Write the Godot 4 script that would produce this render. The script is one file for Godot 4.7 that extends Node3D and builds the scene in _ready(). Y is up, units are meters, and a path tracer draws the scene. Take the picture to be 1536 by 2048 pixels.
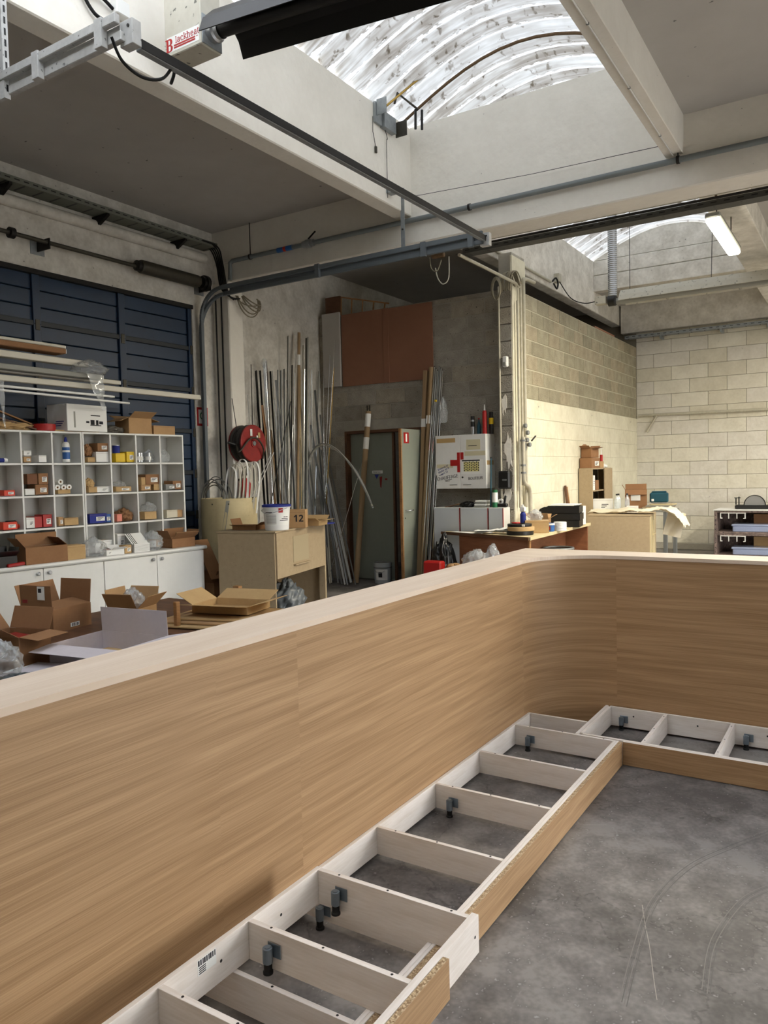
extends Node3D
# A joinery workshop: an unfinished reception counter on the floor, shelving, profiles and block walls behind it, a barrel skylight overhead.
# Axes: -z runs along the hall, +x across it to the other bay; metres.

func _ready():
	var cam := Camera3D.new()
	cam.name = "camera"
	cam.fov = 67.37
	cam.near = 0.05
	cam.far = 200.0
	add_child(cam)
	cam.position = Vector3(0, 1.66, 0)
	cam.rotation_degrees = Vector3(-2.903, 32.365, -1.35)
	cam.current = true
	var env := Environment.new()
	env.background_mode = Environment.BG_SKY
	var sky := Sky.new()
	var sm := ProceduralSkyMaterial.new()
	sm.sky_top_color = Color(0.92, 0.95, 1.0)
	sm.sky_horizon_color = Color(1.0, 0.985, 0.955)
	sm.ground_bottom_color = Color(0.35, 0.34, 0.32)
	sm.ground_horizon_color = Color(0.5, 0.5, 0.5)
	sm.sky_energy_multiplier = 1.0
	sky.sky_material = sm
	env.sky = sky
	env.background_energy_multiplier = 8.0
	env.tonemap_mode = Environment.TONE_MAPPER_LINEAR
	env.tonemap_exposure = 2.8
	env.sdfgi_enabled = true
	env.ssao_enabled = true
	env.ssil_enabled = true
	var we := WorldEnvironment.new()
	we.name = "world_environment"
	we.environment = env
	add_child(we)
	make_materials()
	build_shell()
	build_skylights()
	build_services()
	build_sectional_door()
	build_counter()
	build_shelving()
	build_corner()
	build_partition_things()
	build_back_bay()
	build_cartons()
	build_lamps()

# ---------------------------------------------------------------- geometry
class G:
	var v := PackedVector3Array()
	var n := PackedVector3Array()
	var t := PackedVector2Array()
	var xf := Transform3D()
	func tri(a: Vector3, b: Vector3, c: Vector3, na: Vector3, nb: Vector3, nc: Vector3, ua := Vector2(), ub := Vector2(), uc := Vector2()):
		v.append_array([xf * a, xf * c, xf * b])
		n.append_array([(xf.basis * na).normalized(), (xf.basis * nc).normalized(), (xf.basis * nb).normalized()])
		t.append_array([ua, uc, ub])
	func quad(a: Vector3, b: Vector3, c: Vector3, d: Vector3):
		var m := (b - a).cross(c - a).normalized()
		if m.length_squared() < 0.5:
			m = (c - a).cross(d - a).normalized()
		var w := (b - a).length()
		var h := (d - a).length()
		tri(a, b, c, m, m, m, Vector2(0, h), Vector2(w, h), Vector2(w, 0))
		tri(a, c, d, m, m, m, Vector2(0, h), Vector2(w, 0), Vector2(0, 0))
	func flat3(a: Vector3, b: Vector3, c: Vector3):
		var m := (b - a).cross(c - a).normalized()
		tri(a, b, c, m, m, m)
	# a box about its centre with chamfered edges
	func box(c: Vector3, s: Vector3, ch := 0.0):
		var h := s * 0.5
		var k: float = minf(ch, minf(h.x, minf(h.y, h.z)) * 0.8)
		if k <= 0.0:
			for f in 6:
				var ax := f >> 1
				var sg := 1.0 if f % 2 == 0 else -1.0
				var u := Vector3(); var w := Vector3(); var o := Vector3()
				u[(ax + 1) % 3] = h[(ax + 1) % 3] * sg
				w[(ax + 2) % 3] = h[(ax + 2) % 3]
				o[ax] = h[ax] * sg
				quad(c + o - u - w, c + o + u - w, c + o + u + w, c + o - u + w)
			return
		var i := h - Vector3(k, k, k)
		for f in 6:
			var ax := f >> 1
			var sg := 1.0 if f % 2 == 0 else -1.0
			var u := Vector3(); var w := Vector3(); var o := Vector3()
			u[(ax + 1) % 3] = i[(ax + 1) % 3] * sg
			w[(ax + 2) % 3] = i[(ax + 2) % 3]
			o[ax] = h[ax] * sg
			quad(c + o - u - w, c + o + u - w, c + o + u + w, c + o - u + w)
		for ax in 3:
			var b := (ax + 1) % 3
			var d := (ax + 2) % 3
			for sb in [-1.0, 1.0]:
				for sd in [-1.0, 1.0]:
					var p := Vector3(); var q := Vector3(); var r := Vector3(); var s2 := Vector3()
					p[ax] = -i[ax]; p[b] = h[b] * sb; p[d] = i[d] * sd
					q[ax] = i[ax]; q[b] = h[b] * sb; q[d] = i[d] * sd
					r[ax] = i[ax]; r[b] = i[b] * sb; r[d] = h[d] * sd
					s2[ax] = -i[ax]; s2[b] = i[b] * sb; s2[d] = h[d] * sd
					if sb * sd > 0:
						quad(c + p, c + q, c + r, c + s2)
					else:
						quad(c + s2, c + r, c + q, c + p)
		for sx in [-1.0, 1.0]:
			for sy in [-1.0, 1.0]:
				for sz in [-1.0, 1.0]:
					var p := c + Vector3(h.x * sx, i.y * sy, i.z * sz)
					var q := c + Vector3(i.x * sx, h.y * sy, i.z * sz)
					var r := c + Vector3(i.x * sx, i.y * sy, h.z * sz)
					if sx * sy * sz > 0:
						flat3(p, q, r)
					else:
						flat3(p, r, q)
	# a box given by two corners
	func span(a: Vector3, b: Vector3, ch := 0.0):
		box((a + b) * 0.5, (b - a).abs(), ch)
	# a board between two points: width across `side`, thickness along the third axis
	func bar(a: Vector3, b: Vector3, w: float, h: float, ch := 0.0, up := Vector3.UP):
		var z := (b - a).normalized()
		if absf(z.dot(up)) > 0.99:
			up = Vector3.RIGHT
		var x := up.cross(z).normalized()
		var y := z.cross(x)
		var keep := xf
		xf = xf * Transform3D(Basis(x, y, z), (a + b) * 0.5)
		box(Vector3.ZERO, Vector3(w, h, (b - a).length()), ch)
		xf = keep
	func tube(pts: Array, r: float, sides := 8, caps := true, r2 := -1.0):
		var rings := []
		var count := pts.size()
		var side := Vector3()
		for i in count:
			var d: Vector3
			if i == 0: d = pts[1] - pts[0]
			elif i == count - 1: d = pts[i] - pts[i - 1]
			else: d = (pts[i + 1] - pts[i]).normalized() + (pts[i] - pts[i - 1]).normalized()
			d = d.normalized()
			if i == 0:
				side = d.cross(Vector3.UP if absf(d.y) < 0.9 else Vector3.RIGHT).normalized()
			else:
				side = (side - d * side.dot(d)).normalized()
			var up := side.cross(d)
			var ring := []
			var rr: float = r if r2 < 0.0 else lerpf(r, r2, float(i) / (count - 1))
			for k in sides:
				var a := TAU * k / sides
				var o := side * cos(a) + up * sin(a)
				ring.append([pts[i] + o * rr, o])
			rings.append([ring, d])
		for i in count - 1:
			for k in sides:
				var p = rings[i][0][k]; var q = rings[i][0][(k + 1) % sides]
				var p2 = rings[i + 1][0][k]; var q2 = rings[i + 1][0][(k + 1) % sides]
				tri(p[0], p2[0], q2[0], p[1], p2[1], q2[1])
				tri(p[0], q2[0], q[0], p[1], q2[1], q[1])
		if caps:
			for e in [0, count - 1]:
				var m: Vector3 = rings[e][1] * (-1.0 if e == 0 else 1.0)
				for k in sides:
					var p = rings[e][0][k][0]; var q = rings[e][0][(k + 1) % sides][0]
					if e == 0: tri(pts[e], p, q, m, m, m)
					else: tri(pts[e], q, p, m, m, m)
	# profile: [radius, height] pairs turned about y at `at`
	func lathe(profile: Array, sides := 20, at := Vector3.ZERO, axis := Vector3.UP, smooth := false):
		var y := axis.normalized()
		var x := y.cross(Vector3.RIGHT if absf(y.x) < 0.9 else Vector3.UP).normalized()
		var z := x.cross(y)
		for i in profile.size() - 1:
			var r0: float = profile[i][0]; var h0: float = profile[i][1]
			var r1: float = profile[i + 1][0]; var h1: float = profile[i + 1][1]
			var sl := Vector2(h1 - h0, r0 - r1).normalized()
			for k in sides:
				var a0 := TAU * k / sides
				var a1 := TAU * (k + 1) / sides
				var o0 := x * cos(a0) + z * sin(a0)
				var o1 := x * cos(a1) + z * sin(a1)
				var n0 := o0 * sl.x + y * sl.y
				var n1 := o1 * sl.x + y * sl.y
				var a := at + o0 * r0 + y * h0; var b := at + o1 * r0 + y * h0
				var c := at + o1 * r1 + y * h1; var d := at + o0 * r1 + y * h1
				if r0 > 1e-6: tri(a, c, b, n0, n1, n1)
				if r1 > 1e-6: tri(a, d, c, n0, n0, n1)
	# an outline in x, y extruded along z from 0 to depth
	func prism(outline: PackedVector2Array, depth: float):
		var pts := outline
		if Geometry2D.is_polygon_clockwise(pts):
			pts.reverse()
		var ids := Geometry2D.triangulate_polygon(pts)
		for i in range(0, ids.size(), 3):
			var a := pts[ids[i]]; var b := pts[ids[i + 1]]; var c := pts[ids[i + 2]]
			if (b - a).cross(c - a) < 0:
				var k := b; b = c; c = k
			flat3(Vector3(a.x, a.y, depth), Vector3(b.x, b.y, depth), Vector3(c.x, c.y, depth))
			flat3(Vector3(a.x, a.y, 0), Vector3(c.x, c.y, 0), Vector3(b.x, b.y, 0))
		for i in pts.size():
			var a := pts[i]; var b := pts[(i + 1) % pts.size()]
			quad(Vector3(a.x, a.y, 0), Vector3(b.x, b.y, 0), Vector3(b.x, b.y, depth), Vector3(a.x, a.y, depth))
	# a sheet of given thickness over a grid of points rows[i][j]
	func sheet(rows: Array, thick := 0.0, smooth := true):
		var nr := rows.size(); var nc: int = rows[0].size()
		var nor := []
		for i in nr:
			var line := []
			for j in nc:
				var du: Vector3 = rows[i][mini(j + 1, nc - 1)] - rows[i][maxi(j - 1, 0)]
				var dv: Vector3 = rows[mini(i + 1, nr - 1)][j] - rows[maxi(i - 1, 0)][j]
				line.append(du.cross(dv).normalized())
			nor.append(line)
		for i in nr - 1:
			for j in nc - 1:
				var a: Vector3 = rows[i][j]; var b: Vector3 = rows[i][j + 1]; var c: Vector3 = rows[i + 1][j + 1]; var d: Vector3 = rows[i + 1][j]
				var na: Vector3 = nor[i][j]; var nb: Vector3 = nor[i][j + 1]; var nc2: Vector3 = nor[i + 1][j + 1]; var nd: Vector3 = nor[i + 1][j]
				if not smooth:
					na = (b - a).cross(c - a).normalized(); nb = na; nc2 = na; nd = na
				tri(a, b, c, na, nb, nc2, Vector2(j, i), Vector2(j + 1, i), Vector2(j + 1, i + 1))
				tri(a, c, d, na, nc2, nd, Vector2(j, i), Vector2(j + 1, i + 1), Vector2(j, i + 1))
				if thick > 0.0:
					tri(a - na * thick, c - nc2 * thick, b - nb * thick, -na, -nc2, -nb)
					tri(a - na * thick, d - nd * thick, c - nc2 * thick, -na, -nd, -nc2)
		if thick > 0.0:
			for i in nr - 1:
				for e in [0, nc - 1]:
					var a: Vector3 = rows[i][e]; var b: Vector3 = rows[i + 1][e]
					var c: Vector3 = b - nor[i + 1][e] * thick; var d: Vector3 = a - nor[i][e] * thick
					if e == 0: quad(a, b, c, d)
					else: quad(b, a, d, c)
			for j in nc - 1:
				for e in [0, nr - 1]:
					var a: Vector3 = rows[e][j]; var b: Vector3 = rows[e][j + 1]
					var c: Vector3 = b - nor[e][j + 1] * thick; var d: Vector3 = a - nor[e][j] * thick
					if e == 0: quad(b, a, d, c)
					else: quad(a, b, c, d)
	# a crumpled lump (bags, rags, crumpled film)
	func lump(c: Vector3, r: Vector3, sd: int, amp := 0.35, seg := 14, floor_y := -100.0, freq := 1.7):
		var f := FastNoiseLite.new()
		f.seed = sd
		f.frequency = freq
		f.fractal_octaves = 3
		f.fractal_type = FastNoiseLite.FRACTAL_RIDGED
		var rows := []
		for i in seg + 1:
			var row := []
			var th := PI * i / seg
			for j in seg * 2 + 1:
				var ph := TAU * (j % (seg * 2)) / (seg * 2)
				var d := Vector3(sin(th) * cos(ph), cos(th), sin(th) * sin(ph))
				var p := c + d * r * (1.0 + amp * f.get_noise_3dv(d))
				p.y = maxf(p.y, floor_y)
				row.append(p)
			rows.append(row)
		sheet(rows)
	func mesh() -> ArrayMesh:
		var arr := []
		arr.resize(Mesh.ARRAY_MAX)
		arr[Mesh.ARRAY_VERTEX] = v
		arr[Mesh.ARRAY_NORMAL] = n
		arr[Mesh.ARRAY_TEX_UV] = t
		var m := ArrayMesh.new()
		m.add_surface_from_arrays(Mesh.PRIMITIVE_TRIANGLES, arr)
		return m

# ---------------------------------------------------------------- things and parts
var taken := {}
func numbered(called: String) -> String:
	if not taken.has(called):
		taken[called] = 0
		return called
	taken[called] += 1
	return "%s_%03d" % [called, taken[called]]

func tag(o: Node, label: String, category: String, group := ""):
	o.set_meta("label", label)
	o.set_meta("category", category)
	if group != "":
		o.set_meta("group", group)

func thing(called: String, label: String, category: String, at := Vector3.ZERO, turn := 0.0, group := "") -> Node3D:
	var o := Node3D.new()
	o.name = numbered(called)
	add_child(o)
	o.position = at
	o.rotation_degrees.y = turn
	tag(o, label, category, group)
	return o

func part(parent: Node, called: String, shape, m: Material) -> MeshInstance3D:
	var o := MeshInstance3D.new()
	o.name = called
	o.mesh = shape.mesh() if shape is G else shape
	o.material_override = m
	o.cast_shadow = GeometryInstance3D.SHADOW_CASTING_SETTING_ON
	parent.add_child(o, true)
	return o

func solo(called: String, label: String, category: String, shape, m: Material, group := "") -> MeshInstance3D:
	var o := part(self, numbered(called), shape, m)
	tag(o, label, category, group)
	return o

func struct(called: String, label: String, shape, m: Material) -> MeshInstance3D:
	var o := part(self, called, shape, m)
	o.set_meta("kind", "structure")
	o.set_meta("label", label)
	o.set_meta("category", "structure")
	return o

func struct_root(called: String, label: String) -> Node3D:
	var o := Node3D.new()
	o.name = called
	add_child(o)
	o.set_meta("kind", "structure")
	o.set_meta("label", label)
	o.set_meta("category", "structure")
	return o

func boxg(c: Vector3, s: Vector3, ch := 0.0) -> G:
	var g := G.new()
	g.box(c, s, ch)
	return g

func spang(a: Vector3, b: Vector3, ch := 0.0) -> G:
	var g := G.new()
	g.span(a, b, ch)
	return g

func barg(a: Vector3, b: Vector3, w: float, h: float, ch := 0.0) -> G:
	var g := G.new()
	g.bar(a, b, w, h, ch)
	return g

func tubeg(pts: Array, r: float, sides := 8) -> G:
	var g := G.new()
	g.tube(pts, r, sides)
	return g

func latheg(profile: Array, sides := 20, at := Vector3.ZERO, axis := Vector3.UP) -> G:
	var g := G.new()
	g.lathe(profile, sides, at, axis)
	return g

func letters(parent: Node, called: String, what: String, size: float, at: Vector3, b: Basis, m: Material, serif := false, bold := false) -> MeshInstance3D:
	var tm := TextMesh.new()
	var f := SystemFont.new()
	f.font_names = PackedStringArray(["Droid Serif" if serif else "Droid Sans"])
	if bold: f.font_weight = 700
	tm.font = f
	tm.text = what
	tm.font_size = 32
	tm.pixel_size = size / 32.0
	tm.depth = 0.0015
	tm.curve_step = 2.0
	var o := part(parent, called, tm, m)
	o.transform = Transform3D(b, at)
	return o

# a patch on a cone about y: radii r0 at y0 and r1 at y1, between two angles (0 = +x, 90 = +z)
func patch(r0: float, r1: float, y0: float, y1: float, a0: float, a1: float) -> G:
	var g := G.new()
	var rows := []
	for e in [[r0, y0], [r1, y1]]:
		var row := []
		for i in 11:
			var a := deg_to_rad(lerpf(a1, a0, i / 10.0))
			row.append(Vector3(cos(a) * e[0], e[1], sin(a) * e[0]))
		rows.append(row)
	g.sheet(rows)
	return g

func curve(pts: Array, steps := 6) -> Array:
	var out := []
	for i in pts.size() - 1:
		var p0: Vector3 = pts[maxi(i - 1, 0)]; var p1: Vector3 = pts[i]; var p2: Vector3 = pts[i + 1]; var p3: Vector3 = pts[mini(i + 2, pts.size() - 1)]
		for s in steps:
			var u := float(s) / steps
			out.append(p1.cubic_interpolate(p2, p0, p3, u))
	out.append(pts[-1])
	return out

# ---------------------------------------------------------------- materials
var M := {}

func fnl(sd: int, freq: float, oct := 4, kind := FastNoiseLite.TYPE_SIMPLEX_SMOOTH) -> FastNoiseLite:
	var f := FastNoiseLite.new()
	f.seed = sd
	f.frequency = freq
	f.noise_type = kind
	f.fractal_octaves = oct
	return f

func field(sd: int, freq: float, size: int, oct := 4) -> PackedByteArray:
	var im := fnl(sd, freq, oct).get_seamless_image(size, size)
	im.convert(Image.FORMAT_L8)
	return im.get_data()

func to_texture(data: PackedByteArray, w: int, h: int) -> ImageTexture:
	var im := Image.create_from_data(w, h, false, Image.FORMAT_RGB8, data)
	im.generate_mipmaps()
	return ImageTexture.create_from_image(im)

# two colours mixed by coarse and fine noise, with darker specks of dirt
func mottle(a: Color, b: Color, sd: int, coarse := 0.012, fine := 0.08, specks := 0.0, size := 512, gain := 0.8) -> ImageTexture:
	var p := field(sd, coarse, size)
	var q := field(sd + 7, fine, size, 3)
	var s := field(sd + 13, 0.05, size, 2)
	var out := PackedByteArray()
	out.resize(size * size * 3)
	for i in size * size:
		var k := clampf(((p[i] * 0.65 + q[i] * 0.35) / 255.0 - 0.5) * gain + 0.5, 0.0, 1.0)
		var c := a.lerp(b, k)
		if specks > 0.0 and s[i] > 255 * (1.0 - specks) and q[i] > 150:
			c = c.darkened(0.45)
		out[i * 3] = int(c.r * 255); out[i * 3 + 1] = int(c.g * 255); out[i * 3 + 2] = int(c.b * 255)
	return to_texture(out, size, size)

# long grain along u
func grain(a: Color, b: Color, sd: int, w := 1024, h := 512, lines := 60.0, streak := 3.0, bend_by := 0.012, soft := 0.55) -> ImageTexture:
	var f := fnl(sd, 1.0, 3)
	var g := fnl(sd + 3, 1.0, 2)
	var k := fnl(sd + 5, 1.0, 3)
	var out := PackedByteArray()
	out.resize(w * h * 3)
	for y in h:
		for x in w:
			var u := float(x) / w
			var v := float(y) / h
			var fade := smoothstep(0.0, 0.12, 1.0 - u)
			var bend := k.get_noise_2d(u * 2.0, v * 3.0) * bend_by
			var s := g.get_noise_2d(u * streak * 3.0, (v + bend) * lines * 3.0)
			var c := f.get_noise_2d(u * streak, (v + bend) * lines * 0.28)
			if fade < 1.0:
				s = lerpf(g.get_noise_2d((u - 1.0) * streak * 3.0, (v + bend) * lines * 3.0), s, fade)
				c = lerpf(f.get_noise_2d((u - 1.0) * streak, (v + bend) * lines * 0.28), c, fade)
			var m := clampf(0.5 + c * soft + s * soft * 0.9, 0.0, 1.0)
			var col := a.lerp(b, m)
			var i := (y * w + x) * 3
			out[i] = int(col.r * 255); out[i + 1] = int(col.g * 255); out[i + 2] = int(col.b * 255)
	return to_texture(out, w, h)

func chips(a: Color, b: Color, sd: int, size := 256) -> ImageTexture:
	var f := fnl(sd, 0.09, 1, FastNoiseLite.TYPE_CELLULAR)
	f.cellular_return_type = FastNoiseLite.RETURN_CELL_VALUE
	var im := f.get_seamless_image(size, size)
	im.convert(Image.FORMAT_L8)
	var d := im.get_data()
	var out := PackedByteArray()
	out.resize(size * size * 3)
	for i in size * size:
		var c := a.lerp(b, d[i] / 255.0)
		out[i * 3] = int(c.r * 255); out[i * 3 + 1] = int(c.g * 255); out[i * 3 + 2] = int(c.b * 255)
	return to_texture(out, size, size)

func floor_texture(size := 1024) -> ImageTexture:
	var p := field(51, 0.004, size, 5)
	var q := field(52, 0.02, size, 5)
	var r := field(53, 0.12, size, 3)
	var s := field(54, 0.006, size, 2)
	var out := PackedByteArray()
	out.resize(size * size * 3)
	var a := Color(0.535, 0.515, 0.50)
	var b := Color(0.32, 0.305, 0.295)
	for i in size * size:
		var k := clampf(((p[i] * 0.45 + q[i] * 0.35 + r[i] * 0.2) / 255.0 - 0.5) * 2.6 + 0.5, 0.0, 1.0)
		var c := a.lerp(b, k)
		if r[i] > 205 and q[i] > 120: c = c.lightened(0.32)
		if absi(s[i] - 128) < 1 and r[i] > 110: c = c.lightened(0.12)
		if absi(p[i] - 160) < 3 and r[i] > 100: c = c.darkened(0.16)
		out[i * 3] = int(c.r * 255); out[i * 3 + 1] = int(c.g * 255); out[i * 3 + 2] = int(c.b * 255)
	return to_texture(out, size, size)

# weathered translucent sheet: grime and rust brown stains on milky plastic, with painted bright rib lines
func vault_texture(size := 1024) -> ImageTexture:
	# silt and algae with ragged, streaky edges lie along the corrugations (13 to a tile), some thick with it and some nearly clean; the bare gaps paint the bright rib lines
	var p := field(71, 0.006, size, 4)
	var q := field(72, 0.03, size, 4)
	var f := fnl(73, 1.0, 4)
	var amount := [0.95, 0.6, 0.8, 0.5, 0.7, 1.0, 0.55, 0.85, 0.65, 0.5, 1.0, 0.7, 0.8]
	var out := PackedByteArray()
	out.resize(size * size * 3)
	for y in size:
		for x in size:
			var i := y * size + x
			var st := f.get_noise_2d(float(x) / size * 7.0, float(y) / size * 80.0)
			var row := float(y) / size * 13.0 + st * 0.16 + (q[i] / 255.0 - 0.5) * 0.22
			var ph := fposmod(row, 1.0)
			var silt_rib_tone: float = amount[int(floor(row) + 13) % 13] if ph > 0.10 and ph < 0.84 else 0.0
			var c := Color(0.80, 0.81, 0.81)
			c = c.lerp(Color(0.49, 0.47, 0.44), clampf(silt_rib_tone * (0.85 + st * 0.55 + (p[i] / 255.0 - 0.5) * 0.7), 0.0, 1.0))
			if silt_rib_tone > 0.4 and q[i] > 165 and p[i] > 120:
				c = c.lerp(Color(0.27, 0.24, 0.20), clampf((q[i] - 165) / 45.0, 0.0, 1.0) * silt_rib_tone)
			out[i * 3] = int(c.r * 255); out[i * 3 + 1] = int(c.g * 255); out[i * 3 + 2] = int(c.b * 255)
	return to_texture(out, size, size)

func relief(sd: int, freq: float, size := 512, oct := 4) -> ImageTexture:
	var im := fnl(sd, freq, oct).get_seamless_image(size, size)
	im.convert(Image.FORMAT_L8)
	im.bump_map_to_normal_map(3.0)
	im.generate_mipmaps()
	return ImageTexture.create_from_image(im)

func plain(c: Color, rough := 0.7, metal := 0.0) -> StandardMaterial3D:
	var m := StandardMaterial3D.new()
	m.albedo_color = c
	m.roughness = rough
	m.metallic = metal
	m.cull_mode = BaseMaterial3D.CULL_DISABLED
	return m

func tri_mat(t: Texture2D, sc: float, rough := 0.8, world := true, tint := Color.WHITE, bump: Texture2D = null, bump_scale := 0.5) -> StandardMaterial3D:
	var m := plain(tint, rough)
	m.albedo_texture = t
	m.uv1_triplanar = true
	m.uv1_world_triplanar = world
	m.uv1_scale = Vector3(sc, sc, sc)
	if bump:
		m.normal_enabled = true
		m.normal_texture = bump
		m.normal_scale = bump_scale
	return m

func make_materials():
	var rough_bump := relief(5, 0.03)
	var fine_bump := relief(6, 0.12)
	var wood := grain(Color(0.74, 0.605, 0.45), Color(0.61, 0.475, 0.33), 21, 1024, 1024, 90.0, 1.6, 0.008, 0.6)
	M.veneer = plain(Color.WHITE, 0.5)
	M.veneer.albedo_texture = wood
	var pale_wood := grain(Color(0.93, 0.86, 0.785), Color(0.87, 0.785, 0.695), 22, 1024, 512, 40.0, 1.6, 0.006, 0.5)
	M.veneer_pale = plain(Color.WHITE, 0.5)
	M.veneer_pale.albedo_texture = pale_wood
	M.veneer_board = tri_mat(wood, 0.5, 0.5, false)
	var pale := grain(Color(0.945, 0.915, 0.885), Color(0.885, 0.845, 0.80), 31, 512, 256, 40.0, 2.0)
	M.ply = tri_mat(pale, 1.2, 0.65, false)
	M.ply_layers = plain(Color(0.80, 0.72, 0.60), 0.7)
	M.chip = tri_mat(chips(Color(0.85, 0.76, 0.62), Color(0.52, 0.41, 0.29), 41), 9.0, 0.85)
	M.floor = tri_mat(floor_texture(), 0.28, 0.55, true, Color(1, 1, 1), fine_bump, 0.06)
	var plaster := mottle(Color(0.955, 0.94, 0.90), Color(0.885, 0.865, 0.82), 61, 0.006, 0.03, 0.05, 1024, 0.55)
	M.plaster = tri_mat(plaster, 0.4, 0.88, true, Color.WHITE, rough_bump, 0.35)
	var grime := mottle(Color(0.93, 0.915, 0.88), Color(0.72, 0.70, 0.655), 62, 0.008, 0.04, 0.1, 1024, 1.0)
	M.old_plaster = tri_mat(grime, 0.35, 0.9, true, Color.WHITE, rough_bump, 0.5)
	var soffit := mottle(Color(0.77, 0.755, 0.73), Color(0.69, 0.675, 0.65), 63, 0.004, 0.02, 0.1, 512, 0.7)
	M.slab = tri_mat(soffit, 0.3, 0.9)
	M.mortar = tri_mat(mottle(Color(0.68, 0.66, 0.61), Color(0.58, 0.56, 0.52), 64, 0.02, 0.1, 0.0, 256), 0.8, 0.95)
	var stone := mottle(Color(0.72, 0.70, 0.655), Color(0.55, 0.53, 0.49), 65, 0.012, 0.12, 0.2, 512, 0.9)
	M.blocks = []
	for c in [Color(1, 1, 1), Color(0.97, 0.97, 0.965), Color(1.0, 0.985, 0.955), Color(0.92, 0.915, 0.905)]:
		M.blocks.append(tri_mat(stone, 0.7, 0.95, true, c, fine_bump, 0.8))
	M.yellow_blocks = []
	for c in [Color(1.0, 0.985, 0.91), Color(0.96, 0.95, 0.87), Color(1.0, 0.965, 0.88), Color(0.91, 0.895, 0.82)]:
		M.yellow_blocks.append(tri_mat(stone, 0.7, 0.95, true, c, fine_bump, 0.8))
	M.light_mortar = plain(Color(0.74, 0.715, 0.63), 0.95)
	var cream := mottle(Color(0.92, 0.905, 0.825), Color(0.79, 0.765, 0.67), 66, 0.008, 0.04, 0.07, 512, 0.8)
	M.cream_paint = tri_mat(cream, 0.4, 0.85, true, Color.WHITE, rough_bump, 0.5)
	var whiteblk := mottle(Color(0.90, 0.885, 0.83), Color(0.80, 0.78, 0.715), 67, 0.01, 0.05, 0.06, 512, 0.8)
	M.white_blocks = []
	for c in [Color(1, 1, 1), Color(0.96, 0.955, 0.94), Color(0.98, 0.98, 1.0)]:
		M.white_blocks.append(tri_mat(whiteblk, 0.5, 0.85, true, c, rough_bump, 0.5))
	M.crack = plain(Color(0.50, 0.47, 0.41), 0.95)
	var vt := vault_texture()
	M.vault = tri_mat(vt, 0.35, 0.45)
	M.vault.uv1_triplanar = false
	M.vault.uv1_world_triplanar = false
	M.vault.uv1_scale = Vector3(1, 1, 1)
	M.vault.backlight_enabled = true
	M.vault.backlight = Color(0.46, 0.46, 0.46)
	M.vault_bright = M.vault.duplicate()  # brighter copy for sheets out of view, added to light the room
	M.vault_bright.albedo_texture = null
	M.vault_bright.albedo_color = Color(0.87, 0.88, 0.87)
	M.vault_bright.backlight = Color(0.6, 0.6, 0.6)
	M.rust = tri_mat(mottle(Color(0.50, 0.40, 0.28), Color(0.33, 0.25, 0.17), 68, 0.03, 0.1, 0.0, 256), 2.0, 0.8)
	M.blue = tri_mat(mottle(Color(0.095, 0.205, 0.32), Color(0.07, 0.16, 0.26), 81, 0.01, 0.05, 0.1, 512, 0.8), 0.5, 0.45)
	M.blue_dark = plain(Color(0.06, 0.105, 0.15), 0.5)
	M.blue_gray = plain(Color(0.38, 0.41, 0.43), 0.5)
	M.galv = tri_mat(mottle(Color(0.63, 0.65, 0.65), Color(0.48, 0.50, 0.51), 82, 0.02, 0.06, 0.0, 256), 1.5, 0.45)
	M.galv.metallic = 0.2
	M.rail_lit = tri_mat(mottle(Color(0.80, 0.80, 0.79), Color(0.66, 0.66, 0.65), 83, 0.02, 0.08, 0.2, 256), 1.5, 0.5)  # light falling on the near track is put into this pale tone
	M.pipe_grey = plain(Color(0.45, 0.475, 0.475), 0.45)
	M.pipe_cream = tri_mat(mottle(Color(0.80, 0.78, 0.70), Color(0.62, 0.60, 0.54), 84, 0.02, 0.08, 0.1, 256), 1.5, 0.55)
	M.dark_steel = plain(Color(0.13, 0.125, 0.12), 0.5, 0.4)
	M.oily = tri_mat(mottle(Color(0.30, 0.28, 0.23), Color(0.20, 0.19, 0.16), 85, 0.03, 0.1, 0.0, 256), 2.0, 0.5)
	M.oily.metallic = 0.2
	M.tray_green = plain(Color(0.42, 0.43, 0.39), 0.6)
	M.dusty = plain(Color(0.25, 0.24, 0.22), 0.8)
	M.black = plain(Color(0.035, 0.035, 0.04), 0.45)
	M.rubber = plain(Color(0.05, 0.05, 0.05), 0.8)
	M.chrome = plain(Color(0.86, 0.87, 0.88), 0.18, 1.0)
	M.alu = plain(Color(0.70, 0.71, 0.72), 0.35, 0.9)
	M.alu_dull = plain(Color(0.52, 0.53, 0.53), 0.5, 0.6)
	M.brass = plain(Color(0.70, 0.58, 0.32), 0.3, 0.9)
	M.heater = tri_mat(mottle(Color(0.80, 0.785, 0.73), Color(0.70, 0.68, 0.62), 86, 0.01, 0.06, 0.2, 256), 1.0, 0.5)
	M.red = plain(Color(0.66, 0.10, 0.09), 0.45)
	M.red_dull = tri_mat(mottle(Color(0.62, 0.13, 0.11), Color(0.47, 0.10, 0.09), 87, 0.02, 0.06, 0.1, 256), 1.5, 0.5)
	M.white = plain(Color(0.90, 0.90, 0.885), 0.4)
	M.melamine = tri_mat(mottle(Color(0.90, 0.90, 0.885), Color(0.86, 0.86, 0.84), 88, 0.01, 0.06, 0.0, 256), 0.8, 0.35)
	M.shelf_back = plain(Color(0.80, 0.80, 0.785), 0.5)
	M.paper = plain(Color(0.92, 0.92, 0.90), 0.8)
	M.ink = plain(Color(0.10, 0.10, 0.12), 0.8)
	M.ink_blue = plain(Color(0.10, 0.16, 0.50), 0.7)
	M.yellow = plain(Color(0.88, 0.74, 0.10), 0.5)
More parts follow.
